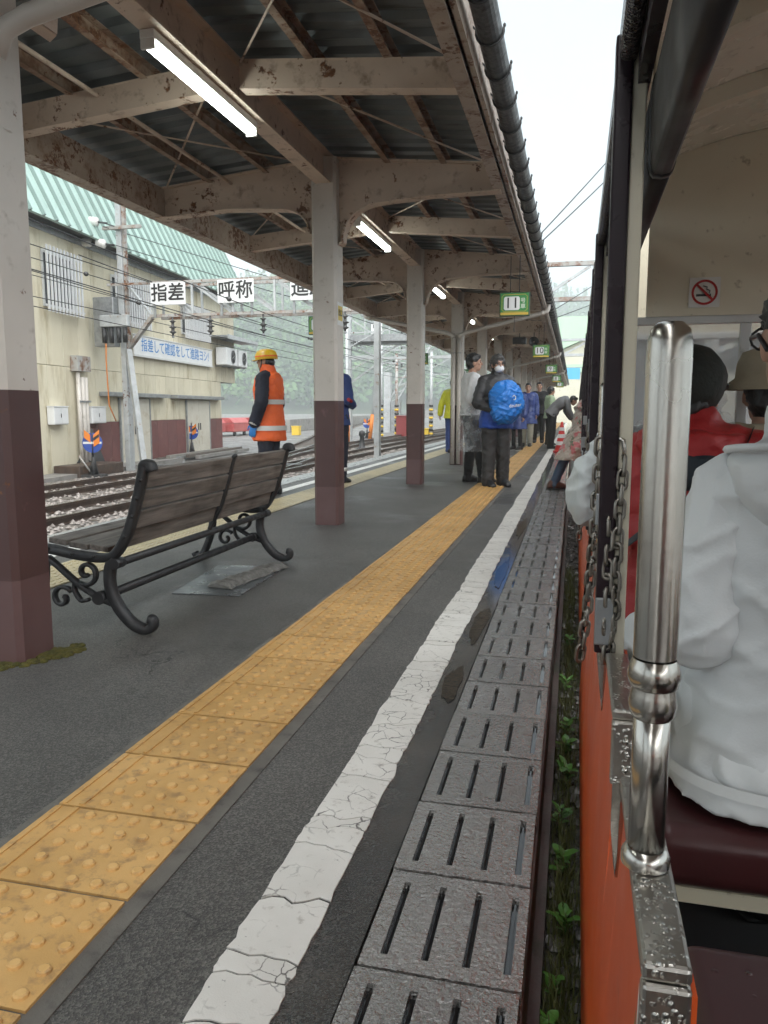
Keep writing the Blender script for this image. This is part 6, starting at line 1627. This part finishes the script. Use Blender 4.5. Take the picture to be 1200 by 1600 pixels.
mb.v = [(x, y + (.035 if y > .05 else 0), z - (.012 if y > .05 else 0)) for x, y, z in mb.v]; mb.xf(M_); mb.build('brim', MATS['helmet_yellow'], hel, world=False)
mb = MB(); mb.lathe([(.1145, .042), (.1142, .056)], 26); mb.v = [(x, y * 1.18, z) for x, y, z in mb.v]; mb.xf(M_); mb.build('orange_line', MATS['cl_orange'], hel, world=False)
mb = MB(); mb.tube([c + V((-.083, .01, .03)), c + V((-.080, .02, -.04)), c + V((-.045, .055, -.10)), c + V((0, .07, -.112)), c + V((.045, .055, -.10)), c + V((.080, .02, -.04)), c + V((.083, .01, .03))], .006, 6); mb.build('chin_strap', MATS['cl_black'], t, world=False)
mb = MB(); mb.ell(c + V((0, -.045, -.005)), .078, .066, .07, 14, 10); mb.build('hair', MATS['hair_black'], t, world=False)

# 2 person in blue uniform half behind the second column
J = skel(1.72, wrR=(.16, .17, 1.06), elR=(.25, -.03, 1.12))
t = person('person in blue uniform with a rolled red flag, half hidden by the second column', (-3.13, 10.0, 0), R(-20), J, vox=.01)
jacket(t, J, 'cl_blue', .14); trousers(t, J, 'cl_navy', .028, .072); shoes(t, J, 'shoe_black')
mb = MB(); mb.tube([(.17, .22, 1.05), (.27, .02, 1.10), (.34, -.16, 1.13)], .024, 10); mb.build('rolled_flag', MATS['flag_red'], t, world=False)
for s in 'LR': mb = MB(); q = J['an' + s].lerp(J['kn' + s], .22); mb.cyl(q, q + V((0, 0, .05)), .082, 14); mb.build('ankle_band', MATS['band_silver'], t, world=False)
mb = MB(); mb.ell(J['head'] + V((0, -.005, .06)), .092, .105, .07, 16, 10); mb.build('cap', MATS['cl_navy'], t, world=False)

# 3 yellow jacket
J = skel(1.70, elL=(-.28, -.03, 1.13), wrL=(-.33, .02, .90))
t = person('person in bright yellow jacket and blue trousers beside the fourth column', (-2.73, 17.9, 0), R(-10), J, vox=.012)
jacket(t, J, 'cl_yellow', .12, .04); trousers(t, J, 'cl_blue', .03, .07); shoes(t, J, 'shoe_black', {'L': (-.6, 1, 0)})

# 4 young man in white shirt under a clear rain apron
J = skel(1.74, elL=(-.225, -.05, 1.13), wrL=(-.14, .20, 1.08), elR=(.225, -.05, 1.13), wrR=(.13, .20, 1.10), anR=(.10, .16, .085), knR=(.10, .09, .50))
t = person('young man in white shirt and translucent rain apron facing the train', (-1.36, 10.55, 0), R(-72), J, hyaw=-.15, vox=.0075, hairk=1.03)
jacket(t, J, 'cl_white', .02, .026, .62, name='shirt', wr=.008); trousers(t, J, 'cl_black', .02, .058); shoes(t, J, 'shoe_black')
mb = MB(); rg = []
for z, rx, ry in ((1.04, .20, .155), (.94, .225, .18), (.75, .235, .20), (.58, .24, .215), (.44, .245, .225)): rg.append(((0, .02, z), (1, 0, 0), rx, (0, 1, 0), ry))
mb.loft(rg, 40, capends=False); mb.v = [(x * (1 + .05 * noise.noise((math.atan2(y, x) * 3, z * 4, 2))), y * (1 + .05 * noise.noise((math.atan2(y, x) * 3, z * 4, 5))), z + .015 * noise.noise((x * 9, y * 9, 1)) * (z < .5)) for x, y, z in mb.v]
mb.build('rain_apron', MATS['clear_plastic'], t, world=False)
for s in 'LR':
    a, b = J['el' + s], J['wr' + s]; mb = MB(); mb.tube([a.lerp(b, .3), a.lerp(b, .6), a.lerp(b, .92)], [.062, .056, .05], 14, cap=False); mb.build('clear_sleeve', MATS['clear_plastic'], t, world=False)

# 5 man with the blue bag
J = skel(1.68, elL=(-.27, .02, 1.10), wrL=(-.06, .27, 1.00), elR=(.27, .0, 1.08), wrR=(.05, .29, .98), anL=(-.115, .0, .085), anR=(.115, .04, .085))
t = person('man in grey jacket and face mask hugging a large blue bag', (-.98, 10.1, 0), R(-150), J, hyaw=-.05, vox=.0075, hair='hair_grey', hairk=1.13, curl=.9,
           hd={'L': (V((.8, .25, -.2)), V((0, 1, .2)), -1), 'R': (V((-.8, .25, -.1)), V((0, 1, .1)), 1)})
jacket(t, J, 'cl_grey', -.02, .036, .95, collar=.03, wr=.010); garment(t, J, 'jacket_hem', 'cl_hemblue', [lambda mb: mb.loft([(V((0, 0, z)), (1, 0, 0), rx, (0, 1, 0), ry, .85) for z, rx, ry in ((.76, .225, .18), (.88, .222, .175), (.985, .20, .155))], 24)], wr=.008)
trousers(t, J, 'cl_dgrey', .034, .088, wr=.012); shoes(t, J, 'shoe_black')
c, rot = J['head'], J['rot']; f = lambda x, y, z: c + rot @ V((x, y, z))
mb = MB(); mb.ell(f(0, .052, -.050), .062, .056, .052, 16, 10, rot=rot); mb.build('face_mask', MATS['mask_white'], t, world=False)
for s in (-1, 1):
    mb = MB(); mb.tube([f(s * .034 + .026 * math.cos(a), .104, .010 + .019 * math.sin(a)) for a in [i * math.pi / 6 for i in range(12)]], .0026, 5, closed=True); mb.build('spectacle_rim', MATS['lens_frame'], t, world=False)
    mb = MB(); mb.cyl(f(s * .060, .100, .014), f(s * .080, .0, .010), .0024, 5); mb.build('spectacle_arm', MATS['lens_frame'], t, world=False)
mb = MB(); mb.ell((0, 0, 0), .23, .165, .275, 24, 16); mb.ell((.06, .05, -.12), .18, .13, .16, 16, 10)
bag = thing('blue_bag', 'large round bright blue rain-covered bag in the arms of the masked man', 'bag'); bag.matrix_basis = t.matrix_basis @ Matrix.Translation((-.03, .235, 1.10)) @ Matrix.Rotation(.12, 4, 'Y')
link('cover', fuse(mb, MATS['cl_bag'], .010, 2, .024, 9., 3., 'cover'), bag)
text('deuter', .062, MATS['sign_white'], bag, Matrix.Translation((-.02, .205, -.05)) @ Matrix.Rotation(math.pi, 4, 'Z') @ FRONT, 'lettering', .004)
mb = MB(); mb.tube([(.012, .212, .055), (-.012, .212, .075), (-.035, .208, .055), (-.03, .212, .025), (.0, .212, .02)], .006, 6); mb.build('emblem', MATS['sign_white'], bag, world=False)

# 6-9 people farther along
J = skel(1.70, anL=(-.10, .20, .085), knL=(-.10, .14, .50)); t = person('man in blue raincoat and pale trousers walking towards the camera', (-1.22, 21.4, 0), R(176), J, vox=.012, hair='hair_grey')
jacket(t, J, 'cl_coatblue', .30, .045, hemr=.06, name='raincoat', wr=.012); trousers(t, J, 'cl_khaki', .028, .07); shoes(t, J, 'shoe_black')
J = skel(1.80); t = person('tall man in black jacket behind the blue raincoat', (-1.02, 23.6, 0), R(180), J, vox=.013)
jacket(t, J, 'cl_black', .10, .03); trousers(t, J, 'cl_black', .02, .06); shoes(t, J, 'shoe_black')
J = skel(1.62); t = person('person in dark blue coat half hidden behind the blue bag', (-1.36, 19.4, 0), R(150), J, vox=.013)
jacket(t, J, 'cl_coatblue', .35, .045, hemr=.05, name='raincoat'); trousers(t, J, 'cl_black', .0, .052); shoes(t, J, 'shoe_black', sole='rubber_white')
J = skel(1.58); t = person('distant person in white top beyond the blue raincoat', (-1.35, 33.0, 0), R(180), J, vox=.016)
jacket(t, J, 'cl_white', .12, .03, vox=.016); trousers(t, J, 'cl_black', .02, .06, vox=.016); shoes(t, J, 'shoe_black')
J = skel(1.62); t = person('distant person in grey coat next to the one in white', (-.92, 34.0, 0), R(185), J, vox=.016)
jacket(t, J, 'cl_midgrey', .25, .04, vox=.016); trousers(t, J, 'cl_black', .02, .06, vox=.016); shoes(t, J, 'shoe_black')
# 10 woman in pale green, 11 bending man
J = skel(1.62, elL=(-.23, .0, 1.06), wrL=(-.17, .16, .95)); t = person('woman in pale green jacket and black trousers facing the train', (-.66, 22.3, 0), R(-75), J, vox=.012, hairk=1.14)
jacket(t, J, 'cl_palegreen', .12, .042); trousers(t, J, 'cl_black', .035, .085); shoes(t, J, 'shoe_black', sole='rubber_white')
J = skel(1.70, waist=(0, .09, 1.05), chest=(0, .24, 1.17), sh=(0, .36, 1.23), neck=(0, .42, 1.24), head=(0, .53, 1.22), shL=(-.185, .35, 1.21), shR=(.185, .35, 1.21), elL=(-.23, .38, .96), elR=(.23, .40, .96), wrL=(-.2, .5, .78), wrR=(.2, .52, .78))
t = person('man in grey jacket bending forward towards the train', (-.55, 20.3, 0), R(-82), J, vox=.012, hpitch=-.5)
jacket(t, J, 'cl_midgrey', .08, .035); trousers(t, J, 'cl_black', .03, .075); shoes(t, J, 'shoe_black')
# 12 passenger climbing aboard in a flowered raincoat
J = skel(1.62, pel=(0, .34, .98), waist=(0, .42, 1.10), chest=(0, .52, 1.24), sh=(0, .60, 1.34), neck=(0, .64, 1.39), head=(0, .71, 1.50), shL=(-.18, .58, 1.33), shR=(.18, .58, 1.33), elL=(-.24, .62, 1.15), elR=(.24, .64, 1.15), wrL=(-.22, .82, 1.22), wrR=(.20, .84, 1.25),
         hipL=(-.09, .32, .95), hipR=(.09, .34, .95), knL=(-.10, .14, .52), anL=(-.10, -.06, .09), knR=(.10, .55, .62), anR=(.10, .50, .20))
t = person('passenger in flowered raincoat stepping up into the train', (-.13, 9.85, 0), R(-70), J, vox=.01, hpitch=-.1)
garment(t, J, 'raincoat', 'cl_floral', [lambda mb: torso(mb, J, .045, .06, .02), lambda mb: arm(mb, J, 'L', .02, .95), lambda mb: arm(mb, J, 'R', .02, .95),
        lambda mb: mb.loft([(J['pel'] + V((0, 0, .05)), (1, 0, 0), .20, (0, 1, 0), .16), (V((0, .28, .78)), (1, 0, 0), .19, (0, 1, 0), .165), (V((0, .19, .58)), (1, 0, 0), .195, (0, 1, 0), .175), (V((0, .09, .38)), (1, 0, 0), .20, (0, 1, 0), .185)], 24), lambda mb: mb.cap(J['neck'], .09, J['head'] + V((0, -.03, .02)), .125)], wr=.014)
trousers(t, J, 'cl_jeans', .012, .058); shoes(t, J, 'boot_brown', {'R': (0, 1, 0)})
# ------------------------------------------------------------------ passengers in the nearest car
GP = 'passengers in the nearest car'
def seated(low=1., **o):
    b = dict(pel=(0, 0, .51), waist=(0, -.01, .66), chest=(0, .01, .83), sh=(0, .0, .955), neck=(0, .015, 1.015), head=(0, .05, 1.145), shL=(-.19, 0, .945), shR=(.19, 0, .945), elL=(-.245, .03, .70), elR=(.245, .03, .70),
             wrL=(-.16, .24, .60), wrR=(.16, .24, .60), hipL=(-.09, .02, .50), hipR=(.09, .02, .50), knL=(-.12, .42, .50), knR=(.12, .42, .50), anL=(-.12, .44, .01), anR=(.12, .44, .01)); b.update(o)
    for k_ in b:
        if b[k_][2] > .52: b[k_] = (b[k_][0], b[k_][1], .52 + (b[k_][2] - .52) * low)
    return skel(1.56, **b)
# white rain suit
J = seated(.87, shL=(-.152, -.005, .925), elL=(-.180, -.035, .70), wrL=(-.105, .17, .61), shR=(.16, 0, .93), head=(-.022, .03, 1.19), knL=(-.13, .40, .50), anL=(-.12, .42, .01))
t = person('passenger in white rain jacket and spectacles on the nearest seat', (.372, 1.27, 0), R(10), J, hyaw=.0, vox=.008, group=GP)
garment(t, J, 'rain_jacket', 'cl_rainwhite', [lambda mb: torso(mb, J, .040, .085, .022), lambda mb: mb.cap(J['neck'] - V((0, .02, .05)), .105, J['neck'] + V((0, .0, .02)), .09),
        lambda mb: mb.cap(J['shL'] + V((.03, 0, -.015)), .070, J['shR'] + V((-.03, 0, -.015)), .070)], .007, .011, 7.5, 2, 2.2)
for s in 'LR':
    garment(t, J, 'sleeve', 'cl_rainwhite', [lambda mb: mb.cap(J['sh' + s] + V((.02 if s == 'L' else -.02, 0, .0)), .070, J['sh' + s].lerp(J['el' + s], .5), .066), lambda mb: mb.cap(J['sh' + s].lerp(J['el' + s], .5), .066, J['el' + s], .064), lambda mb: mb.cap(J['el' + s], .064, J['wr' + s].lerp(J['el' + s], .12), .052)], .006, .011, 8.5, 2, 6.)
    d = (J['wr' + s] - J['el' + s]).normalized(); q = J['wr' + s].lerp(J['el' + s], .06)
    mb = MB(); mb.tube([q - d * .03, q + d * .012], [.051, .048], 18); mb.build('cuff', MATS['cl_rainwhite'], t, world=False)
mb = MB(); mb.loft([((0, -.03, 1.015), (1, 0, 0), .125, (0, 1, 0), .105), ((0, -.055, 1.04), (1, 0, 0), .155, (0, 1, 0), .115), ((0, -.07, 1.02), (1, 0, 0), .172, (0, 1, 0), .11), ((0, -.085, .97), (1, 0, 0), .155, (0, 1, 0), .085), ((0, -.09, .91), (1, 0, 0), .10, (0, 1, 0), .055), ((0, -.08, .87), (1, 0, 0), .045, (0, 1, 0), .03)], 28)
mb.v = [(x, y, z - .095) for x, y, z in mb.v]
link('hood', fuse(mb, MATS['cl_rainwhite'], .007, 3, .010, 6., 5., 'hood'), t)
mb = MB(); mb.tube([(.168 * math.cos(a), -.062 + .112 * math.sin(a), .945 + .006 * math.sin(2 * a)) for a in [2 * math.pi * i / 36 for i in range(36)]], .006, 6, closed=True); mb.build('hood_hem', MATS['cl_rainwhite'], t, world=False)
mb = MB(); mb.loft([((0, .0, .452), (1, 0, 0), .225, (0, 1, 0), .172, .85), ((0, .0, .468), (1, 0, 0), .223, (0, 1, 0), .170, .85)], 36, capends=False); mb.build('jacket_hem', MATS['cl_rainwhite'], t, world=False)
garment(t, J, 'rain_trousers', 'cl_rainwhite', [lambda mb: mb.ell((0, .0, .47), .205, .185, .085, 22, 12), lambda mb: leg(mb, J, 'L', .034, .085), lambda mb: leg(mb, J, 'R', .034, .085)], .008, .012, 7.5, 2, 7.)
shoes(t, J, 'shoe_black', gz=-.08)
c, rot = J['head'], J['rot']; f = lambda x, y, z: c + rot @ V((x, y, z))
for s in (-1, 1):
    mb = MB(); mb.tube([f(s * .031 + .024 * math.cos(a), .094, .010 + .018 * math.sin(a)) for a in [i * math.pi / 6 for i in range(12)]], .0022, 5, closed=True); mb.build('spectacle_rim', MATS['lens_frame'], t, world=False)
    mb = MB(); mb.tube([f(s * .055, .090, .012), f(s * .080, .0, .008), f(s * .078, -.03, -.016)], .0035, 6); mb.build('spectacle_arm', MATS['lens_frame'], t, world=False)
# red jacket with cap
J = seated(.83, elL=(-.135, .06, .71), wrL=(-.08, .26, .60), shL=(-.125, .01, .935), shR=(.15, 0, .935), head=(-.01, .04, 1.14))
t = person('passenger in red jacket and dark green-black cap, second seat ahead', (.290, 2.10, 0), R(-4), J, hyaw=-.25, vox=.009, group=GP)
garment(t, J, 'jacket', 'cl_red', [lambda mb: torso(mb, J, .022, .08, .01), lambda mb: arm(mb, J, 'L', .018, .97, (.060, .055, .046)), lambda mb: arm(mb, J, 'R', .030, .97, (.066, .060, .05)), lambda mb: mb.cap(J['neck'] - V((0, .02, .03)), .10, J['neck'] + V((0, .0, .02)), .085)], .009, .012, 6., 3, 1.)
mb = MB(); mb.loft([((0, -.05, 1.03), (1, 0, 0), .12, (0, 1, 0), .09), ((0, -.07, 1.0), (1, 0, 0), .14, (0, 1, 0), .08), ((0, -.09, .93), (1, 0, 0), .10, (0, 1, 0), .05)], 22); mb.v = [(x, y, z - .085) for x, y, z in mb.v]
link('hood', fuse(mb, MATS['cl_red'], .010, 2, .012, 8., 4., 'hood'), t)
trousers(t, J, 'cl_dgrey', .025, .07); shoes(t, J, 'shoe_black', gz=-.08)
c, rot = J['head'], J['rot']; mb = MB(); mb.ell(c + V((0, -.010, .034)), .092, .110, .098, 22, 14)
link('cap', fuse(mb, MATS['cl_cap'], .009, 3, .004, 14., 2., 'cap'), t)
mb = MB(); mb.loft([((0, .07, .03), (1, 0, 0), .085, (0, 1, 0), .07), ((0, .075, .036), (1, 0, 0), .085, (0, 1, 0), .07)], 20); mb.v = [tuple(c + rot @ V((x, y + .03, z - .3 * max(0, y - .06)))) for x, y, z in mb.v]; mb.build('peak', MATS['cl_cap'], t, world=False)
mb = MB(); pts = [V((.13, -.02, .935)), V((.09, -.145, .88)), V((.0, -.180, .80)), V((-.10, -.155, .71)), V((-.165, -.09, .64))]
mb.loft([(p, (.55, 0, .83), .030, (0, 1, 0), .008) for p in curve(pts, 4)], 12); mb.build('sling_strap', MATS['cl_straps'], t, world=False)
mb = MB(); mb.ell((.0, -.135, .85), .12, .025, .045, 16, 8); mb.build('dark_yoke', MATS['cl_straps'], t, world=False)
# clear poncho, beige hat
J = seated(.84); t = person('passenger under a clear plastic rain hood by the end wall', (.37, 2.76, 0), R(0), J, vox=.011, group=GP)
jacket(t, J, 'cl_midgrey', .06, .025); trousers(t, J, 'cl_dgrey', .02, .07); shoes(t, J, 'shoe_black', gz=-.08)
mb = MB(); mb.ell(J['head'] + V((0, -.01, .02)), .125, .14, .155, 20, 14); mb.loft([((0, 0, z), (1, 0, 0), rx, (0, 1, 0), ry) for z, rx, ry in ((.98, .13, .13), (.90, .20, .14), (.78, .225, .18), (.60, .235, .20))], 24)
link('rain_poncho', fuse(mb, MATS['clear_plastic'], .014, 2, .022, 8., 3., 'rain_poncho'), t)
J = seated(.84); t = person('passenger in beige bucket hat beside the clear rain hood', (.63, 2.80, 0), R(0), J, vox=.011, group=GP)
jacket(t, J, 'cl_beige', .06, .03); trousers(t, J, 'cl_dgrey', .02, .07); shoes(t, J, 'shoe_black', gz=-.08)
mb = MB(); mb.lathe([(.135, -.01), (.125, .015), (.105, .03), (.100, .08), (.085, .115), (.04, .13), (.001, .132)], 24, J['head'] + V((0, -.01, .03))); mb.build('hat', MATS['cl_beige'], t, world=False)
# white carrier bag hung on the second hand pole
pm('bag_plastic', (.62, .66, .66), (.56, .60, .60), 6, .3, .5, bump=.5, bs=30)
bg = thing('plastic_bag', 'crumpled white plastic bag hanging outside the second hand pole', 'bag', carP(.075, 2.42, .66))
mb = MB(); q = carP(.055, 2.42, 0); mb.ell((q.x, q.y, .755), .048, .13, .115, 18, 12); mb.ell((q.x + .005, q.y - .03, .72), .05, .10, .075, 16, 10); mb.cap(V((q.x + .02, q.y, .84)), .035, V((q.x + .03, q.y, .90)), .015)
me = fuse(mb, MATS['bag_plastic'], .006, 1, .014, 7., 4., 'bag'); o = link('sack', me, bg, wm(bg).inverted())
mb = MB(); mb.tube([(q.x + .028, q.y - .02, .885), (q.x + .034, q.y - .06, .93), (q.x + .036, q.y - .10, .90)], .006, 6); mb.build('handle', MATS['bag_plastic'], bg)
# ------------------------------------------------------------------ weeds, gravel and wet stones in the gap below the train
pm('gap_soil', (.045, .040, .032), (.085, .075, .062), 9, .18, .6, bump=.9, bs=45, bd=.02, world=True, dirt=((.022, .030, .010), .5, 6))
mb = MB(); mb.add([(-.054, -4, -.352), (1.6, -4, -.352), (1.6, 62, -.352), (-.054, 62, -.352)], [(0, 1, 2, 3)]); tag(mb.build('track_bed', MATS['gap_soil']), kind='structure')
pm('wet_stone', (.08, .076, .07), (.18, .17, .16), 14, .15, .4, world=True)
tag(stones(2600, (-.05, .35), (.5, 12), -.352, .010, .028, 9).build('wet_gravel', MATS['wet_stone'], fix=False), 'dark wet gravel in the gap between platform and train', 'gravel', kind='stuff')
B('kerb', MATS['platform_wall'], plat, (-.0548, -.030, -4, 60, -.352, -.235))
pm('grass_blade', (.085, .10, .022), (.13, .135, .04), 30, .55, world=True); pm('weed_leaf', (.07, .20, .03), (.11, .26, .045), 18, .4, world=True)
rr = random.Random(21); vs = []
for i in range(5200):
    y = .9 + 5.5 * rr.random() ** 1.7; x = rr.gauss(.012, .025) + .02 * noise.noise((y * 3, 0, 0)); d = .5 + .5 * noise.noise((y * 2.2, 3, 0))
    if rr.random() > d: continue
    h = rr.uniform(.03, .12); a = rr.uniform(0, 6.28); l = rr.uniform(.01, .05); w_ = rr.uniform(.0012, .0022)
    dx, dy = math.cos(a), math.sin(a); b = np.array([x, y, -.35]); s_ = np.array([-dy, dx, 0]) * w_
    m1 = b + np.array([dx * l * .35, dy * l * .35, h * .7]); e = b + np.array([dx * l, dy * l, h])
    vs += [b - s_, b + s_, m1 + s_ * .8, m1 - s_ * .8, m1 - s_ * .8, m1 + s_ * .8, e + s_ * .15, e - s_ * .15]
tag(quads_object('grass', np.array(vs), MATS['grass_blade']), 'thin yellow-green grass growing in the gap beside the train', 'grass', kind='stuff')
def leafmesh(L_, w_):
    mb = MB(); pr = [(0, .08), (.2, .7), (.45, 1), (.7, .8), (.9, .35), (1, .02)]
    v = []
    for u, k in pr: v += [(-w_ * k, L_ * u, .25 * L_ * math.sin(u * 2.2)), (0, L_ * u, .25 * L_ * math.sin(u * 2.2) - .06 * L_ * k), (w_ * k, L_ * u, .25 * L_ * math.sin(u * 2.2))]
    mb.add(v, [(i * 3 + j, i * 3 + j + 1, i * 3 + j + 4, i * 3 + j + 3) for i in range(5) for j in range(2)], 0, True); return mb.mesh('leaf', MATS['weed_leaf'], fix=False)
LM = [leafmesh(.045, .013), leafmesh(.032, .014), leafmesh(.055, .008), leafmesh(.028, .009)]
PL = [(.005, 1.34, 9, 0, 'small round-leaved weed lowest in the gap'), (.00, 1.62, 8, 1, 'bright clover-like weed in the gap below the arm cap'), (.01, 2.12, 12, 0, 'leafy weed in the gap beside the wet slots'), (.00, 2.38, 14, 0, 'largest leafy weed in the gap'), (.015, 2.68, 10, 0, 'leafy weed under the second arm cap'), (.01, 3.1, 9, 1, 'low weed farther along the gap'), (.005, 3.6, 9, 0, 'weed tuft past the chain pillar'), (.01, 4.3, 9, 1, 'small far weed in the gap'), (-.012, 1.50, 7, 1, 'tiny weed against the platform wall'), (.02, 1.85, 11, 0, 'weed beside the train wall between two larger ones'), (.012, 2.9, 12, 0, 'bushy weed in line with the second arm cap'), (.0, 1.12, 8, 0, 'weed at the bottom edge of the gap')]
for x, y, n_, k, lb in PL:
    t = thing('weed', lb, 'plant', (x, y, -.352), group='weeds in the gap')
    mb = MB(); mb.tube([(0, 0, 0), (.004, .003, .04), (.0, .006, .085)], .002, 5); mb.build('stem', MATS['grass_blade'], t, world=False)
    for i in range(n_):
        a = i * 2.4 + rr.uniform(-.3, .3); z = .03 + .06 * i / n_
        link('leaf', LM[rr.choice((k, k, 2, 3))], t, Matrix.Translation((0, 0, z)) @ Matrix.Rotation(a, 4, 'Z') @ Matrix.Rotation(rr.uniform(-.1, .55), 4, 'X') @ Matrix.Scale(rr.uniform(.5, 1.35), 4))
# ------------------------------------------------------------------ the rainy air
mb = MB(); mb.bx(-720, 720, -160, 720, -1.5, 165)
hz = mb.build('haze', None)
hm = bpy.data.materials.new('haze_air'); hm.use_nodes = True; ht = hm.node_tree; ht.nodes.clear()
ho = ht.nodes.new('ShaderNodeOutputMaterial'); pv = ht.nodes.new('ShaderNodeVolumePrincipled')
pv.inputs['Color'].default_value = (.90, .96, .98, 1); pv.inputs['Density'].default_value = .0015; pv.inputs['Anisotropy'].default_value = 0.0
ht.links.new(pv.outputs[0], ho.inputs['Volume']); hz.data.materials.clear(); hz.data.materials.append(hm)
tag(hz, 'pale rain haze over the whole station', 'haze', kind='stuff')

bpy.data.scenes.remove(TMP)
